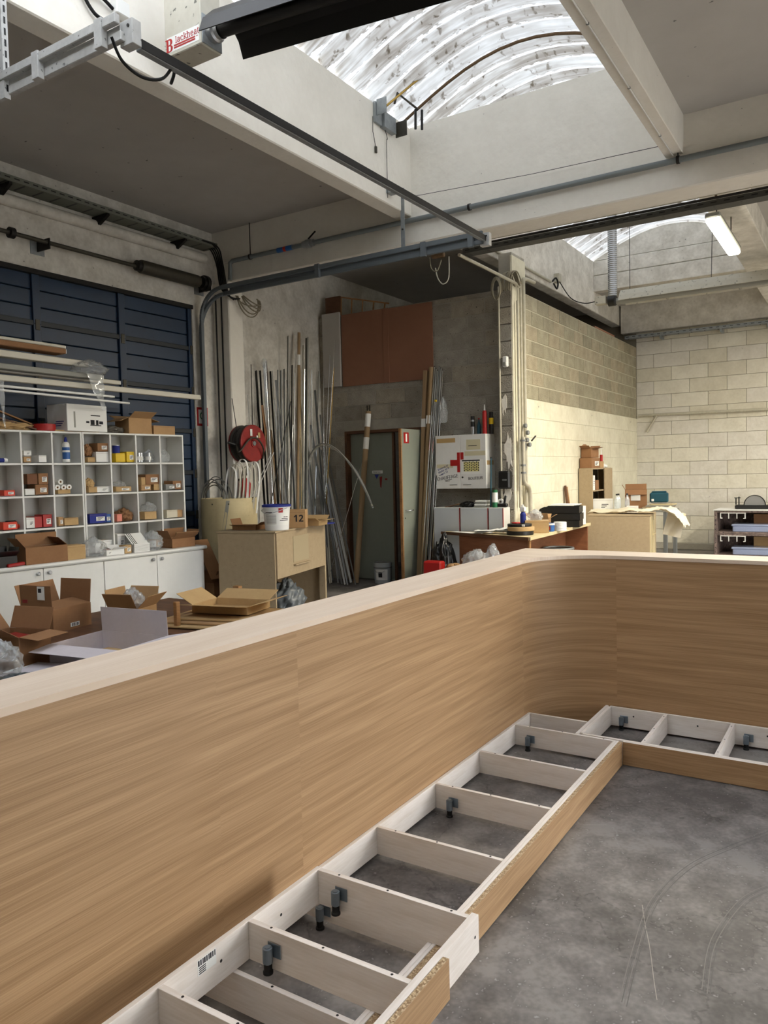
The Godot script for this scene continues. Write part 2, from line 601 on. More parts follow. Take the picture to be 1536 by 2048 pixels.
	M.orange = plain(Color(0.82, 0.22, 0.09), 0.5)
	M.green = plain(Color(0.10, 0.40, 0.24), 0.5)
	M.teal = plain(Color(0.05, 0.27, 0.33), 0.45)
	M.sky_blue = plain(Color(0.16, 0.36, 0.62), 0.45)
	M.tape = plain(Color(0.72, 0.60, 0.40), 0.35)
	M.cards = []
	for k in [[Color(0.72, 0.58, 0.41), Color(0.65, 0.51, 0.35), 91], [Color(0.60, 0.44, 0.30), Color(0.53, 0.38, 0.25), 92], [Color(0.77, 0.65, 0.46), Color(0.70, 0.57, 0.39), 93], [Color(0.50, 0.34, 0.24), Color(0.43, 0.29, 0.20), 94]]:
		M.cards.append(tri_mat(mottle(k[0], k[1], k[2], 0.01, 0.08, 0.0, 256), 1.5, 0.85, false))
	M.card_white = tri_mat(mottle(Color(0.83, 0.80, 0.82), Color(0.77, 0.74, 0.76), 95, 0.01, 0.08, 0.0, 256), 1.5, 0.8, false)
	var mdf := mottle(Color(0.69, 0.615, 0.495), Color(0.61, 0.535, 0.42), 96, 0.02, 0.15, 0.15, 512, 0.8)
	M.mdf = tri_mat(mdf, 1.2, 0.85)
	M.cream_board = tri_mat(mottle(Color(0.83, 0.77, 0.61), Color(0.73, 0.67, 0.52), 97, 0.008, 0.05, 0.1, 512, 0.8), 0.8, 0.8)
	M.orange_board = tri_mat(mottle(Color(0.58, 0.405, 0.315), Color(0.54, 0.37, 0.285), 98, 0.008, 0.05, 0.0, 256), 0.7, 0.65)
	M.door_green = tri_mat(mottle(Color(0.56, 0.58, 0.53), Color(0.51, 0.53, 0.485), 99, 0.006, 0.05, 0.05, 512, 0.7), 0.5, 0.5)
	M.timber = tri_mat(grain(Color(0.68, 0.50, 0.31), Color(0.54, 0.38, 0.22), 32, 512, 256, 30.0, 2.0), 1.0, 0.6, false)
	M.dark_timber = tri_mat(grain(Color(0.42, 0.28, 0.18), Color(0.31, 0.20, 0.12), 33, 512, 128, 30.0, 2.0), 1.0, 0.6, false)
	M.desk_brown = tri_mat(grain(Color(0.58, 0.38, 0.26), Color(0.50, 0.32, 0.21), 34, 512, 128, 30.0, 2.0), 1.0, 0.5, false)
	M.osb = tri_mat(mottle(Color(0.55, 0.48, 0.45), Color(0.36, 0.31, 0.30), 35, 0.03, 0.2, 0.3, 256, 2.2), 1.5, 0.7)
	M.cloth = tri_mat(mottle(Color(0.90, 0.87, 0.79), Color(0.82, 0.78, 0.69), 36, 0.02, 0.1, 0.0, 256), 1.5, 0.95)
	M.film = plain(Color(0.88, 0.90, 0.91, 0.22), 0.10)
	M.film.transparency = BaseMaterial3D.TRANSPARENCY_ALPHA
	M.clear = plain(Color(0.85, 0.9, 0.93, 0.28), 0.08)
	M.clear.transparency = BaseMaterial3D.TRANSPARENCY_ALPHA
	M.crate_clear = plain(Color(0.72, 0.77, 0.90, 0.6), 0.2)
	M.crate_clear.transparency = BaseMaterial3D.TRANSPARENCY_ALPHA
	M.bag_grey = plain(Color(0.36, 0.38, 0.39), 0.35)
	M.bag_black = plain(Color(0.05, 0.05, 0.055), 0.3)
	M.card_tube = plain(Color(0.60, 0.50, 0.37), 0.8)
	M.pvc = plain(Color(0.80, 0.78, 0.72), 0.45)
	M.pvc_grey = plain(Color(0.55, 0.55, 0.52), 0.5)
	M.cable = plain(Color(0.55, 0.52, 0.44), 0.7)
	M.ground = plain(Color(0.5, 0.49, 0.47), 0.9)
	M.zinc = plain(Color(0.55, 0.60, 0.64), 0.35, 0.85)

# ---------------------------------------------------------------- the building
const WL := -7.38      # face of the wall with the sectional door
const ZF := -9.85      # face of the block partition
const ZB := -16.05     # back wall
const SX0 := -4.33     # skylight well
const SX1 := -1.62
const SY := 5.46       # top of its kerb
const SZ := 0.4       # near end of the skylights

# courses of blocks on a plane: o = lower corner, u along the wall, w outwards
func block_wall(parent: Node3D, o: Vector3, u: Vector3, w: Vector3, length: float, height: float, bl: float, bh: float, joint: float, mats: Array, sd: int, holes := [], depth := 0.05, jitter := 0.004, called := "block"):
	var rng := RandomNumberGenerator.new()
	rng.seed = sd
	var cache := {}
	var rows := int(ceil(height / bh - 0.05))
	for r in rows:
		var y0 := r * bh
		var h := minf(bh, height - y0) - joint
		if h < 0.04: continue
		var s := -bl * (0.5 if r % 2 else 0.0)
		while s < length - 0.02:
			var a := maxf(s, 0.0)
			var b := minf(s + bl, length)
			s += bl
			var pieces := [[a, b]]
			for q in holes:
				if y0 + h > q[2] + 0.02 and y0 < q[3] - 0.02:
					var cut := []
					for e in pieces:
						if e[1] <= q[0] or e[0] >= q[1]: cut.append(e)
						else:
							if e[0] < q[0] - 0.03: cut.append([e[0], q[0]])
							if e[1] > q[1] + 0.03: cut.append([q[1], e[1]])
					pieces = cut
			for e in pieces:
				var l: float = e[1] - e[0] - joint
				if l < 0.03: continue
				var key := "%.2f_%.2f" % [l, h]
				if not cache.has(key):
					cache[key] = boxg(Vector3(0, 0, -depth * 0.5), Vector3(l, h, depth), 0.0025).mesh()
				var m := part(parent, called, cache[key], mats[rng.randi() % mats.size()])
				m.transform = Transform3D(Basis(u, Vector3.UP, w), o + u * ((e[0] + e[1]) * 0.5) + Vector3.UP * (y0 + joint * 0.5 + h * 0.5) + w * rng.randf_range(-jitter, jitter))

func floor_mark(pts: Array, w: float) -> G:
	var g := G.new()
	var c := curve(pts, 6)
	for i in c.size() - 1:
		var d: Vector3 = (c[i + 1] - c[i]).normalized()
		var o := Vector3(-d.z, 0, d.x) * w * 0.5
		var u := Vector3(0, 0.0006, 0)
		g.quad(c[i] - o + u, c[i] + o + u, c[i + 1] + o + u, c[i + 1] - o + u)
	return g

func build_shell():
	var g := spang(Vector3(-7.7, -0.12, -16.4), Vector3(6.3, 0.0, 4.5))
	var fl := struct("floor", "worn grey concrete workshop floor with scuffs and tyre marks", g, M.floor)
	part(fl, "scratch", floor_mark([Vector3(-0.72, 0, -2.9), Vector3(-0.68, 0, -2.78), Vector3(-0.63, 0, -2.64), Vector3(-0.58, 0, -2.48), Vector3(-0.55, 0, -2.39)], 0.0025), plain(Color(0.66, 0.63, 0.59), 0.8))
	for e in [[Vector3(-0.65, 0, -2.33), Vector3(-0.68, 0, -2.6), Vector3(-0.70, 0, -2.95), Vector3(-0.64, 0, -3.29), Vector3(-0.52, 0, -3.55), Vector3(-0.38, 0, -3.8)], [Vector3(-0.44, 0, -2.51), Vector3(-0.46, 0, -2.8), Vector3(-0.41, 0, -3.12), Vector3(-0.33, 0, -3.29)]]:
		for k in 4:
			var line := []
			for q in e: line.append(q + Vector3(0.009 * k, 0, 0.006 * k))
			part(fl, "tyre_mark", floor_mark(line, 0.003), plain(Color(0.40, 0.385, 0.37) if k % 2 else Color(0.50, 0.48, 0.46), 0.7))
	g = spang(Vector3(6.3, -0.3, -40), Vector3(40, -0.1, 40))
	struct("ground_outside", "paved yard outside the open side door", g, M.ground)
	# left wall: over the sectional door, beside it, pier, recess
	g = G.new()
	g.span(Vector3(-7.62, 3.86, -7.15), Vector3(WL, 4.95, -2.7))
	g.span(Vector3(-7.62, 0, -7.55), Vector3(WL, 4.95, -7.15))
	g.span(Vector3(-7.62, 0, -2.7), Vector3(WL, 4.95, 4.3))
	g.span(Vector3(-7.62, 0, -16.3), Vector3(WL, 4.95, -7.55))
	struct("wall_left", "dirty white plastered wall around the blue sectional door", g, M.old_plaster)
	g = spang(Vector3(WL - 0.02, 0, -7.80), Vector3(-7.10, 4.21, -7.53), 0.012)
	struct("pillar", "white painted concrete pillar between sectional door and profile corner", g, M.plaster)
	g = spang(Vector3(-7.62, 3.82, -7.16), Vector3(WL + 0.012, 3.87, -2.7))
	struct("trim_1", "dark steel lintel strip along the top of the blue door", g, M.dark_steel)
	# cross beam
	g = G.new()
	g.span(Vector3(-7.5, 4.46, -7.97), Vector3(6.2, 5.0, -7.55))
	g.span(Vector3(SX0, 5.0, -7.95), Vector3(SX1, SY, -7.55))
	g.span(Vector3(1.52, 5.0, -7.95), Vector3(3.98, SY, -7.55))
	struct("beam_cross", "white concrete cross beam closing the skylight well", g, M.plaster)
	g = spang(Vector3(-7.5, 4.21, -7.95), Vector3(6.2, 4.46, -7.58), 0.012)
	struct("beam_flange", "lower flange of the concrete cross beam under the gas pipe", g, M.plaster)
	# slabs of the first bay
	g = G.new()
	g.span(Vector3(-7.6, 4.87, -7.6), Vector3(-4.45, 5.1, 4.4))
	g.span(Vector3(-1.5, 4.85, -7.6), Vector3(1.4, 5.1, 4.4))
	g.span(Vector3(4.1, 4.85, -7.6), Vector3(6.3, 5.1, 4.4))
	g.span(Vector3(-4.45, 4.87, SZ + 0.1), Vector3(-1.5, 5.1, 4.4))
	g.span(Vector3(1.4, 4.86, SZ + 0.1), Vector3(4.1, 5.1, 4.4))
	struct("ceiling", "grey flat concrete ceiling slabs beside the skylight", g, M.slab)
	g = G.new()
	g.span(Vector3(-7.6, 4.87, -16.3), Vector3(-4.45, 5.1, -7.9))
	g.span(Vector3(-1.3, 4.87, -16.3), Vector3(1.4, 5.1, -7.9))
	g.span(Vector3(4.1, 4.87, -16.3), Vector3(6.3, 5.1, -7.9))
	g.span(Vector3(-4.5, 4.92, -16.3), Vector3(1.4, 5.1, -14.25))
	struct("ceiling_back", "grey concrete ceiling slabs of the back bay", g, M.slab)
	g = spang(Vector3(-6.9, 4.5, -9.0), Vector3(-4.5, 4.88, -8.75), 0.01)
	struct("beam_store", "dark concrete joist under the ceiling over the store room", g, M.slab)
	# skylight kerbs
	g = spang(Vector3(-4.53, 4.5, -7.56), Vector3(SX0, SY, 4.2), 0.01)
	struct("beam_kerb_left", "white concrete kerb beam under the edge of the barrel skylight", g, M.plaster)
	g = G.new()
	g.span(Vector3(SX1, 4.5, -7.56), Vector3(-1.545, SY, 4.2), 0.006)
	g.span(Vector3(-1.55, 4.505, -7.56), Vector3(-1.46, SY, 4.2), 0.006)
	struct("beam_kerb_right", "grey concrete kerb beam with a thin cable along its underside", g, M.plaster)
	g = spang(Vector3(-4.53, 4.54, -16.2), Vector3(SX0, SY, -7.9), 0.01)
	struct("beam_kerb_back_left", "stained white kerb beam over the store room wall in the back bay", g, M.old_plaster)
	g = spang(Vector3(-1.6, 4.56, -16.2), Vector3(-1.2, SY, -7.9), 0.01)
	struct("beam_kerb_back_right", "white kerb beam beside the glowing strip lamp", g, M.old_plaster)
	for x in [1.4, 3.98]:
		for z in [[4.2, -7.56], [-7.9, -16.2]]:
			g = spang(Vector3(x, 4.5, z[1]), Vector3(x + 0.12, SY, z[0]))
			struct("beam_kerb_side_bay", "concrete kerb beam of the neighbouring skylight", g, M.plaster)
	# end of the skylight well: three precast panels, the topmost curved
	var root := struct_root("wall_gable", "stained precast panels closing the end of the back skylight")
	for e in [[4.9, 5.185], [5.195, 5.45]]:
		part(root, "panel", spang(Vector3(SX0, e[0], -14.4), Vector3(-1.6, e[1], -14.22), 0.008), M.old_plaster)
	var outline := PackedVector2Array()
	for i in 17:
		var u := i / 16.0
		outline.append(Vector2(lerpf(SX0, SX1, u), 5.46 + 0.42 * sin(PI * u)))
	g = G.new()
	g.xf = Transform3D(Basis(), Vector3(0, 0, -14.4))
	g.prism(outline, 0.17)
	part(root, "panel", g, M.old_plaster)
	# back wall of white painted blocks
	root = struct_root("wall_back", "cream painted wall of large blocks with open cracked joints")
	part(root, "core", spang(Vector3(-7.6, 0, -16.35), Vector3(6.3, 4.95, -16.058)), M.crack)
	part(root, "upper_beam", spang(Vector3(-4.3, 4.36, -16.2), Vector3(6.3, 4.93, -15.9), 0.01), M.old_plaster)
	part(root, "skirting", spang(Vector3(-4.03, 0, -16.1), Vector3(1.0, 0.13, -16.03), 0.01), M.mortar)
	block_wall(root, Vector3(-4.03, 0.13, ZB), Vector3.RIGHT, Vector3.BACK, 4.2, 4.26, 0.68, 0.27, 0.007, M.white_blocks, 3, [], 0.05, 0.004)
	part(root, "core", spang(Vector3(0.17, 0, -16.15), Vector3(6.3, 4.4, -16.06)), M.cream_paint)
	# partition facing the hall
	root = struct_root("wall_partition", "bare grey concrete block wall of the store room around its door")
	g = G.new()
	g.span(Vector3(WL, 0, ZF - 0.2), Vector3(-6.93, 4.12, ZF - 0.008))
	g.span(Vector3(-5.42, 0, ZF - 0.2), Vector3(-4.2, 4.12, ZF - 0.008))
	g.span(Vector3(-6.93, 2.32, ZF - 0.2), Vector3(-5.42, 4.12, ZF - 0.008))
	part(root, "mortar_bed", g, M.mortar)
	block_wall(root, Vector3(WL, 0, ZF), Vector3.RIGHT, Vector3.BACK, 3.18, 4.12, 0.52, 0.225, 0.014, M.blocks, 11, [[0.45, 1.96, 0.0, 2.32]], 0.05, 0.004)
	# end pier
	root = struct_root("pillar_end", "end pier of the store room, white painted on its side")
	part(root, "core", spang(Vector3(-4.22, 0, -10.1), Vector3(-4.035, 4.54, -9.66)), M.mortar)
	block_wall(root, Vector3(-4.22, 0, -9.63), Vector3.RIGHT, Vector3.BACK, 0.19, 4.12, 0.52, 0.225, 0.012, M.blocks, 12, [], 0.04, 0.003)
	part(root, "painted_side", spang(Vector3(-4.05, 0, -10.1), Vector3(-4.02, 4.5, -9.64), 0.004), M.cream_paint)
	# side of the store room
	root = struct_root("wall_partition_side", "store room side wall, bare blocks above and cream paint below")
	part(root, "mortar_bed", spang(Vector3(-4.23, 0, ZB), Vector3(-4.036, 4.08, -10.1)), M.light_mortar)
	block_wall(root, Vector3(-4.03, 2.64, -10.1), Vector3(0, 0, -1), Vector3.RIGHT, 5.95, 1.44, 0.46, 0.206, 0.018, M.yellow_blocks, 14, [], 0.04, 0.003)
	block_wall(root, Vector3(-4.024, 0, -10.1), Vector3(0, 0, -1), Vector3.RIGHT, 5.95, 2.64, 0.62, 0.264, 0.0025, [M.cream_paint], 15, [], 0.04, 0.001, "painted_block")
	# walls out of view close the hall; its side door stands open
	g = G.new()
	g.span(Vector3(-7.6, 0, 4.2), Vector3(6.3, 5.1, 4.45))
	struct("wall_near", "white wall of the hall behind the camera side", g, M.plaster)
	g = G.new()
	g.span(Vector3(6.0, 0, -16.3), Vector3(6.25, 5.1, -7.4))
	g.span(Vector3(6.0, 0, -4.8), Vector3(6.25, 5.1, 4.4))
	g.span(Vector3(6.0, 3.0, -7.4), Vector3(6.25, 5.1, -4.8))
	struct("wall_right", "white side wall with an open door to the yard", g, M.plaster)

func vault(x0: float, x1: float, z0: float, z1: float, rise: float, called: String, label: String, m: Material):
	var root := struct_root(called, label)
	var z := z0
	var wave := 0.26
	while z > z1 + 0.01:
		var e := maxf(z - wave * 8.0, z1)
		var rows := []
		var steps := int(round((z - e) / wave * 10.0))
		for i in steps + 1:
			var zz := lerpf(z, e - 0.03, float(i) / steps)
			var ph := fposmod((z0 - zz) / wave, 1.0)
			# flat pans between raised ribs
			var lift := 0.045 * (smoothstep(0.0, 0.16, ph) - smoothstep(0.34, 0.5, ph))
			var row := []
			for j in 19:
				var u := j / 18.0
				row.append(Vector3(lerpf(x0 - 0.06, x1 + 0.06, u), SY - 0.01 + rise * sin(PI * clampf(u, 0.0, 1.0)) + lift, zz))
			rows.append(row)
		var g := G.new()
		g.sheet(rows)
		for k in g.t.size():
			g.t[k] = Vector2((g.v[k].x + 8.0) / 3.38, (SZ - g.v[k].z) / 3.38)
		part(root, "sheet", g, m if z < -3.0 else M.vault_bright)  # unseen near sheets made brighter for more overhead light
		z = e

func build_skylights():
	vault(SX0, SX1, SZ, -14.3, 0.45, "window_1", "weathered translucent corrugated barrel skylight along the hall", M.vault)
	vault(1.46, 4.04, SZ, -14.3, 0.45, "window_2", "translucent corrugated barrel skylight of the neighbouring bay", M.vault_bright)
	var g := G.new()
	g.span(Vector3(1.4, 4.9, -14.5), Vector3(4.1, 5.95, -14.3))
	g.span(Vector3(1.4, 4.84, SZ), Vector3(4.1, 5.95, SZ + 0.2))
	g.span(Vector3(-4.5, 4.52, SZ), Vector3(-1.47, 5.95, SZ + 0.2))
	struct("wall_gable_side_bay", "end panels of the neighbouring skylights", g, M.old_plaster)
	var pts := []
	for i in 15:
		var u := i / 14.0
		pts.append(Vector3(lerpf(SX0, SX1, u), SY - 0.03 + 0.45 * sin(PI * u), -7.36))
	solo("skylight_rib", "rusty brown arched strip under the corrugated skylight", "rib", tubeg(pts, 0.015, 6), M.rust)

# ---------------------------------------------------------------- pipes, trays, heaters
func cable_tray(called: String, label: String, a: Vector3, b: Vector3, w: float, out: Vector3, m: Material, every := 0.12):
	var t := thing(called, label, "cable tray")
	var d := (b - a).normalized()
	var g := G.new()
	g.bar(a + out * w * 0.5, b + out * w * 0.5, w, 0.003, 0.0)
	part(t, "tray_floor", g, m)
	var lip := 0.055
	for k in [0.0, w]:
		part(t, "side_lip", barg(a + out * k + Vector3(0, lip * 0.5, 0), b + out * k + Vector3(0, lip * 0.5, 0), 0.003, lip), m)
	var n := int((b - a).length() / every)
	g = G.new()
	for i in n:
		var p := a + d * (i + 0.5) * every + out * (w + 0.0018)
		g.bar(p + Vector3(0, 0.03, 0) - d * 0.028, p + Vector3(0, 0.03, 0) + d * 0.028, 0.0012, 0.012)
		if i % 2 == 0:
			var q := a + d * (i + 0.5) * every - Vector3(0, 0.0022, 0)
			g.bar(q + out * 0.03, q + out * (w - 0.03), 0.02, 0.0012)
	var s := part(t, "slot_openings", g, M.black)
	s.set_meta("kind", "stuff")

func build_services():
	# gas pipe along the cross beam
	var t := thing("gas_pipe", "grey gas pipe with a stop valve running along the cross beam", "pipe")
	part(t, "pipe", tubeg([Vector3(-7.02, 4.2, -7.49), Vector3(-7.02, 4.42, -7.5), Vector3(-6.98, 4.445, -7.51), Vector3(5.9, 4.445, -7.51)], 0.028, 10), M.pipe_grey)
	part(t, "valve", latheg([[0.0, -0.08], [0.04, -0.08], [0.04, -0.03], [0.05, -0.03], [0.05, 0.03], [0.04, 0.03], [0.04, 0.08], [0, 0.08]], 10, Vector3(-5.75, 4.445, -7.51), Vector3.RIGHT), M.galv)
	part(t, "valve_lever", barg(Vector3(-5.75, 4.50, -7.51), Vector3(-5.62, 4.56, -7.48), 0.015, 0.012), M.dark_steel)
	for x in [-6.18, -6.04]:
		part(t, "marker_band", latheg([[0.0305, -0.05], [0.0305, 0.05]], 10, Vector3(x, 4.445, -7.51), Vector3.RIGHT), M.sky_blue)
	part(t, "marker_band", latheg([[0.0305, -0.02], [0.0305, 0.02]], 10, Vector3(-6.11, 4.445, -7.51), Vector3.RIGHT), M.orange)
	part(t, "hanger_rod", tubeg([Vector3(-6.68, 4.45, -7.51), Vector3(-6.68, 4.88, -7.51)], 0.006, 6), M.dark_steel)
	for x in [-6.68, -1.5, -3.6]:
		part(t, "clamp", latheg([[0.036, -0.014], [0.036, 0.014]], 10, Vector3(x, 4.445, -7.51), Vector3.RIGHT), M.dark_steel)
	part(t, "hanger_rod", tubeg([Vector3(-1.5, 4.42, -7.51), Vector3(-1.5, 4.52, -7.5)], 0.008, 6), M.dark_steel)
	# thin cable under the kerb
	t = thing("kerb_cable", "thin pale cable clipped under the grey kerb beam", "cable")
	part(t, "cable", tubeg([Vector3(-1.545, 4.492, -7.5), Vector3(-1.545, 4.492, 3.9)], 0.007, 6), M.white)
	for z in [-7.0, -6.0, -5.0, -4.0, -3.0]:
		part(t, "clip", boxg(Vector3(-1.545, 4.492, z), Vector3(0.02, 0.016, 0.012), 0.003), M.pipe_grey)
	# services behind the beam
	cable_tray("cable_tray", "dark perforated cable tray hung behind the cross beam", Vector3(-4.0, 4.17, -8.3), Vector3(5.8, 4.17, -8.3), 0.16, Vector3.BACK, plain(Color(0.27, 0.27, 0.255), 0.6))
	solo("water_pipe", "bright white pipe behind the cross beam above the dark tray", "pipe", tubeg([Vector3(-4.0, 4.25, -8.03), Vector3(5.8, 4.25, -8.03)], 0.02, 8), M.pipe_cream)
	solo("conduit", "slim dark conduit behind the cross beam", "conduit", tubeg([Vector3(-4.4, 4.19, -7.98), Vector3(5.8, 4.19, -7.98)], 0.014, 8), M.dark_steel)
	solo("rusty_pipe", "rusty brown pipe between tray and beam", "pipe", tubeg([Vector3(-3.4, 4.33, -8.12), Vector3(5.8, 4.33, -8.12)], 0.016, 8), M.rust)
	solo("tray_hanger", "rusty angled bracket holding the dark cable tray", "bracket", barg(Vector3(-1.35, 4.45, -8.1), Vector3(-1.25, 4.18, -8.18), 0.03, 0.006), M.rust)
	# cable tray on the wall over the blue door
	cable_tray("cable_tray", "green grey perforated cable tray on brackets over the blue door", Vector3(WL + 0.02, 4.6, -7.38), Vector3(WL + 0.02, 4.6, 3.5), 0.24, Vector3.RIGHT, M.tray_green, 0.1)
	for z in [-6.86, -5.72, -4.58, -3.44]:
		var g := G.new()
		g.xf = Transform3D(Basis(), Vector3(0, 0, z))
		g.prism(PackedVector2Array([Vector2(WL, 4.592), Vector2(WL + 0.26, 4.592), Vector2(WL + 0.26, 4.57), Vector2(WL + 0.12, 4.50), Vector2(WL, 4.46)]), 0.035)
		solo("tray_bracket", "dark steel wall bracket under the tray over the door", "bracket", g, M.dark_steel, "brackets of the wall tray")
	for k in 3:
		var pts := []
		for i in 22:
			pts.append(Vector3(WL + 0.07 + 0.05 * k + 0.02 * sin(i * 1.3 + k), 4.63 + 0.012 * sin(i * 0.9 + k * 2), -7.3 + i * 0.5))
		solo("tray_cable", "dusty dark cable lying in the tray over the door", "cable", tubeg(curve(pts, 2), 0.009, 5), M.dusty, "cables in the wall tray")
	solo("wall_ledge_pipe", "white painted thick pipe along the wall under the tray", "pipe", tubeg([Vector3(WL + 0.04, 4.50, -7.36), Vector3(WL + 0.04, 4.45, 3.8)], 0.062, 12), M.old_plaster)
	# black cables dropping by the pillar
	for k in 5:
		var x := -7.22 + k * 0.035
		solo("drop_cable", "black cable dropping from tray to the pillar top", "cable", tubeg(curve([Vector3(x - 0.05, 4.64, -7.1), Vector3(x, 4.6, -7.34), Vector3(x + 0.04, 4.4, -7.42 + 0.01 * k), Vector3(x + 0.06, 4.12 - 0.03 * k, -7.46), Vector3(x + 0.1, 3.98, -7.62)], 5), 0.010, 6), M.rubber, "black cables at the pillar top")
	for k in 6:
		var pts := []
		for i in 15:
			var a := PI * (0.02 + 0.96 * i / 14.0)
			pts.append(Vector3(-7.05 + 0.03 * k * sin(a) + 0.012 * k, 4.04 - sin(a) * (0.10 + 0.032 * ((k * 5) % 6)), -7.86 + 0.02 * (k % 3) + cos(a) * (0.24 - 0.022 * k)))
		solo("cable_coil", "slack loops of grey cable hanging on the pillar", "cable", tubeg(pts, 0.009, 6), M.cable, "cable loops at the pillar")
	t = thing("pillar_conduit", "thin dark conduits running down the wall beside the pillar", "conduit")
	for e in [[-7.30, -7.50], [-7.22, -7.52]]:
		part(t, "conduit", tubeg([Vector3(e[0], 0.0, e[1]), Vector3(e[0], 4.05, e[1])], 0.011, 6), M.dark_steel)
	# torsion shaft with spring over the door
	t = thing("torsion_shaft", "oily door shaft with spring drum on the wall above the door", "shaft")
	part(t, "shaft", tubeg([Vector3(-7.2, 4.12, -7.2), Vector3(-7.2, 4.12, -2.7)], 0.023, 8), M.oily)
	part(t, "spring", latheg([[0.0, 0], [0.07, 0.0], [0.078, 0.02], [0.078, 0.90], [0.07, 0.92], [0, 0.92]], 18, Vector3(-7.2, 4.13, -7.1), Vector3.BACK), M.oily)
	part(t, "drum", latheg([[0.0, 0], [0.10, 0.0], [0.10, 0.05], [0.08, 0.05], [0.08, 0.09], [0, 0.09]], 18, Vector3(-7.2, 4.13, -7.24), Vector3.BACK), M.dark_steel)
	part(t, "coupling", latheg([[0.0, 0], [0.055, 0.0], [0.055, 0.05], [0.0, 0.05]], 12, Vector3(-7.2, 4.12, -4.62), Vector3.BACK), M.dark_steel)
	part(t, "spring_cone", latheg([[0.02, 0], [0.062, 0.0], [0.062, 0.05], [0.02, 0.07]], 12, Vector3(-7.2, 4.13, -6.18), Vector3.BACK), M.dark_steel)
	for z in [-4.99, -7.28, -2.8]:
		part(t, "bearing_bracket", spang(Vector3(WL, 4.05, z - 0.006), Vector3(-7.16, 4.16, z + 0.006)), M.dark_steel)
		part(t, "bracket_plate", spang(Vector3(WL, 4.02, z - 0.08), Vector3(WL + 0.008, 4.18, z + 0.08)), M.galv)
	# heater hung in the skylight well
	t = thing("tube_heater", "radiant tube heater with a grey burner box hung in the skylight well", "heater")
	var box := part(t, "burner_box", spang(Vector3(-4.09, 4.52, -3.99), Vector3(-3.75, 5.06, -3.80), 0.006), M.heater)
	part(box, "label_panel", spang(Vector3(-4.065, 4.545, -3.80), Vector3(-3.765, 4.645, -3.7985)), M.white)
	letters(box, "lettering", "B", 0.115, Vector3(-4.045, 4.587, -3.7975), Basis(), M.red, true, true)
	letters(box, "lettering", "lackheat", 0.056, Vector3(-3.875, 4.610, -3.7975), Basis(), M.red, true)
	part(box, "underline_bar", spang(Vector3(-4.0, 4.573, -3.7985), Vector3(-3.80, 4.583, -3.797)), M.red)
	part(box, "underline_bar", spang(Vector3(-4.0, 4.558, -3.7985), Vector3(-3.80, 4.568, -3.797)), M.red)
	part(box, "underline_bar", spang(Vector3(-3.79, 4.576, -3.7985), Vector3(-3.775, 4.579, -3.797)), M.red)
	part(t, "flange", spang(Vector3(-3.75, 4.53, -3.99), Vector3(-3.742, 4.72, -3.81), 0.002), M.galv)
	part(t, "collar", latheg([[0.0, 0], [0.075, 0.0], [0.075, 0.05], [0.06, 0.06], [0.06, 0.09]], 18, Vector3(-3.745, 4.635, -3.9), Vector3(1, -0.09, 0)), M.alu)
	part(t, "radiant_tube", tubeg([Vector3(-3.70, 4.63, -3.9), Vector3(-1.75, 4.45, -3.9)], 0.052, 14), M.black)
	var g := G.new()
	g.xf = Transform3D(Basis(Vector3(0, 0, 1), Vector3(0, 1, 0), Vector3(-1, 0, 0)), Vector3(0, 0, 0))
	var rows := []
	for e in [[-3.66, 4.62], [-1.75, 4.445]]:
		var row := []
		for o in [[-0.21, -0.10], [-0.17, 0.0], [-0.075, 0.095], [0.075, 0.095], [0.17, 0.0], [0.21, -0.10]]:
			row.append(Vector3(e[0], e[1] + o[1], -3.9 + o[0]))
		rows.append(row)
	g = G.new()
	g.sheet(rows, 0.006, false)
	part(t, "reflector", g, M.dark_steel)
	for e in [[-3.3, 4.587], [-2.2, 4.487]]:
		part(t, "suspension_wire", tubeg([Vector3(e[0], e[1] + 0.09, -3.9), Vector3(e[0], 5.8, -3.9)], 0.004, 5), M.dark_steel)
	part(t, "supply_hose", tubeg(curve([Vector3(-4.09, 4.75, -3.92), Vector3(-4.14, 4.74, -3.92), Vector3(-4.15, 4.66, -3.95), Vector3(-4.22, 4.55, -4.0), Vector3(-4.31, 4.52, -4.05)], 5), 0.012, 6), M.rubber)
	# junction box with cable loop on the kerb
	t = thing("junction_box", "small white junction box with a looped cable on the kerb", "junction box")
	part(t, "box", spang(Vector3(SX0, 4.77, -3.66), Vector3(-4.26, 4.87, -3.55), 0.006), M.white)
	part(t, "cable_loop", tubeg(curve([Vector3(-4.3, 4.80, -3.55), Vector3(-4.3, 4.84, -3.42), Vector3(-4.3, 4.78, -3.33), Vector3(-4.3, 4.70, -3.4), Vector3(-4.3, 4.69, -3.5)], 6), 0.012, 6), M.rubber)
	part(t, "yellow_cable", tubeg(curve([Vector3(-4.31, 4.85, -3.42), Vector3(-4.31, 4.86, -3.32), Vector3(-4.31, 4.93, -3.2), Vector3(-4.31, 5.1, -3.1)], 5), 0.016, 6), M.yellow)
	solo("loop_cable", "black cable loop under the end bracket of the pale door track", "cable", tubeg(curve([Vector3(-3.34, 3.95, -2.74), Vector3(-3.36, 3.87, -2.82), Vector3(-3.36, 3.84, -2.95), Vector3(-3.35, 3.88, -3.08), Vector3(-3.33, 3.96, -3.14)], 6), 0.009, 6), M.rubber)
	# vent opener on the kerb beside the end of the well
	t = thing("vent_opener", "old metal vent opener with springs fixed to the skylight kerb", "bracket")
	part(t, "plate", spang(Vector3(SX0, 5.25, -6.93), Vector3(-4.30, 5.46, -6.80), 0.003), M.galv)
	part(t, "plate", spang(Vector3(SX0, 5.24, -7.16), Vector3(-4.27, 5.40, -6.93), 0.003), M.galv)
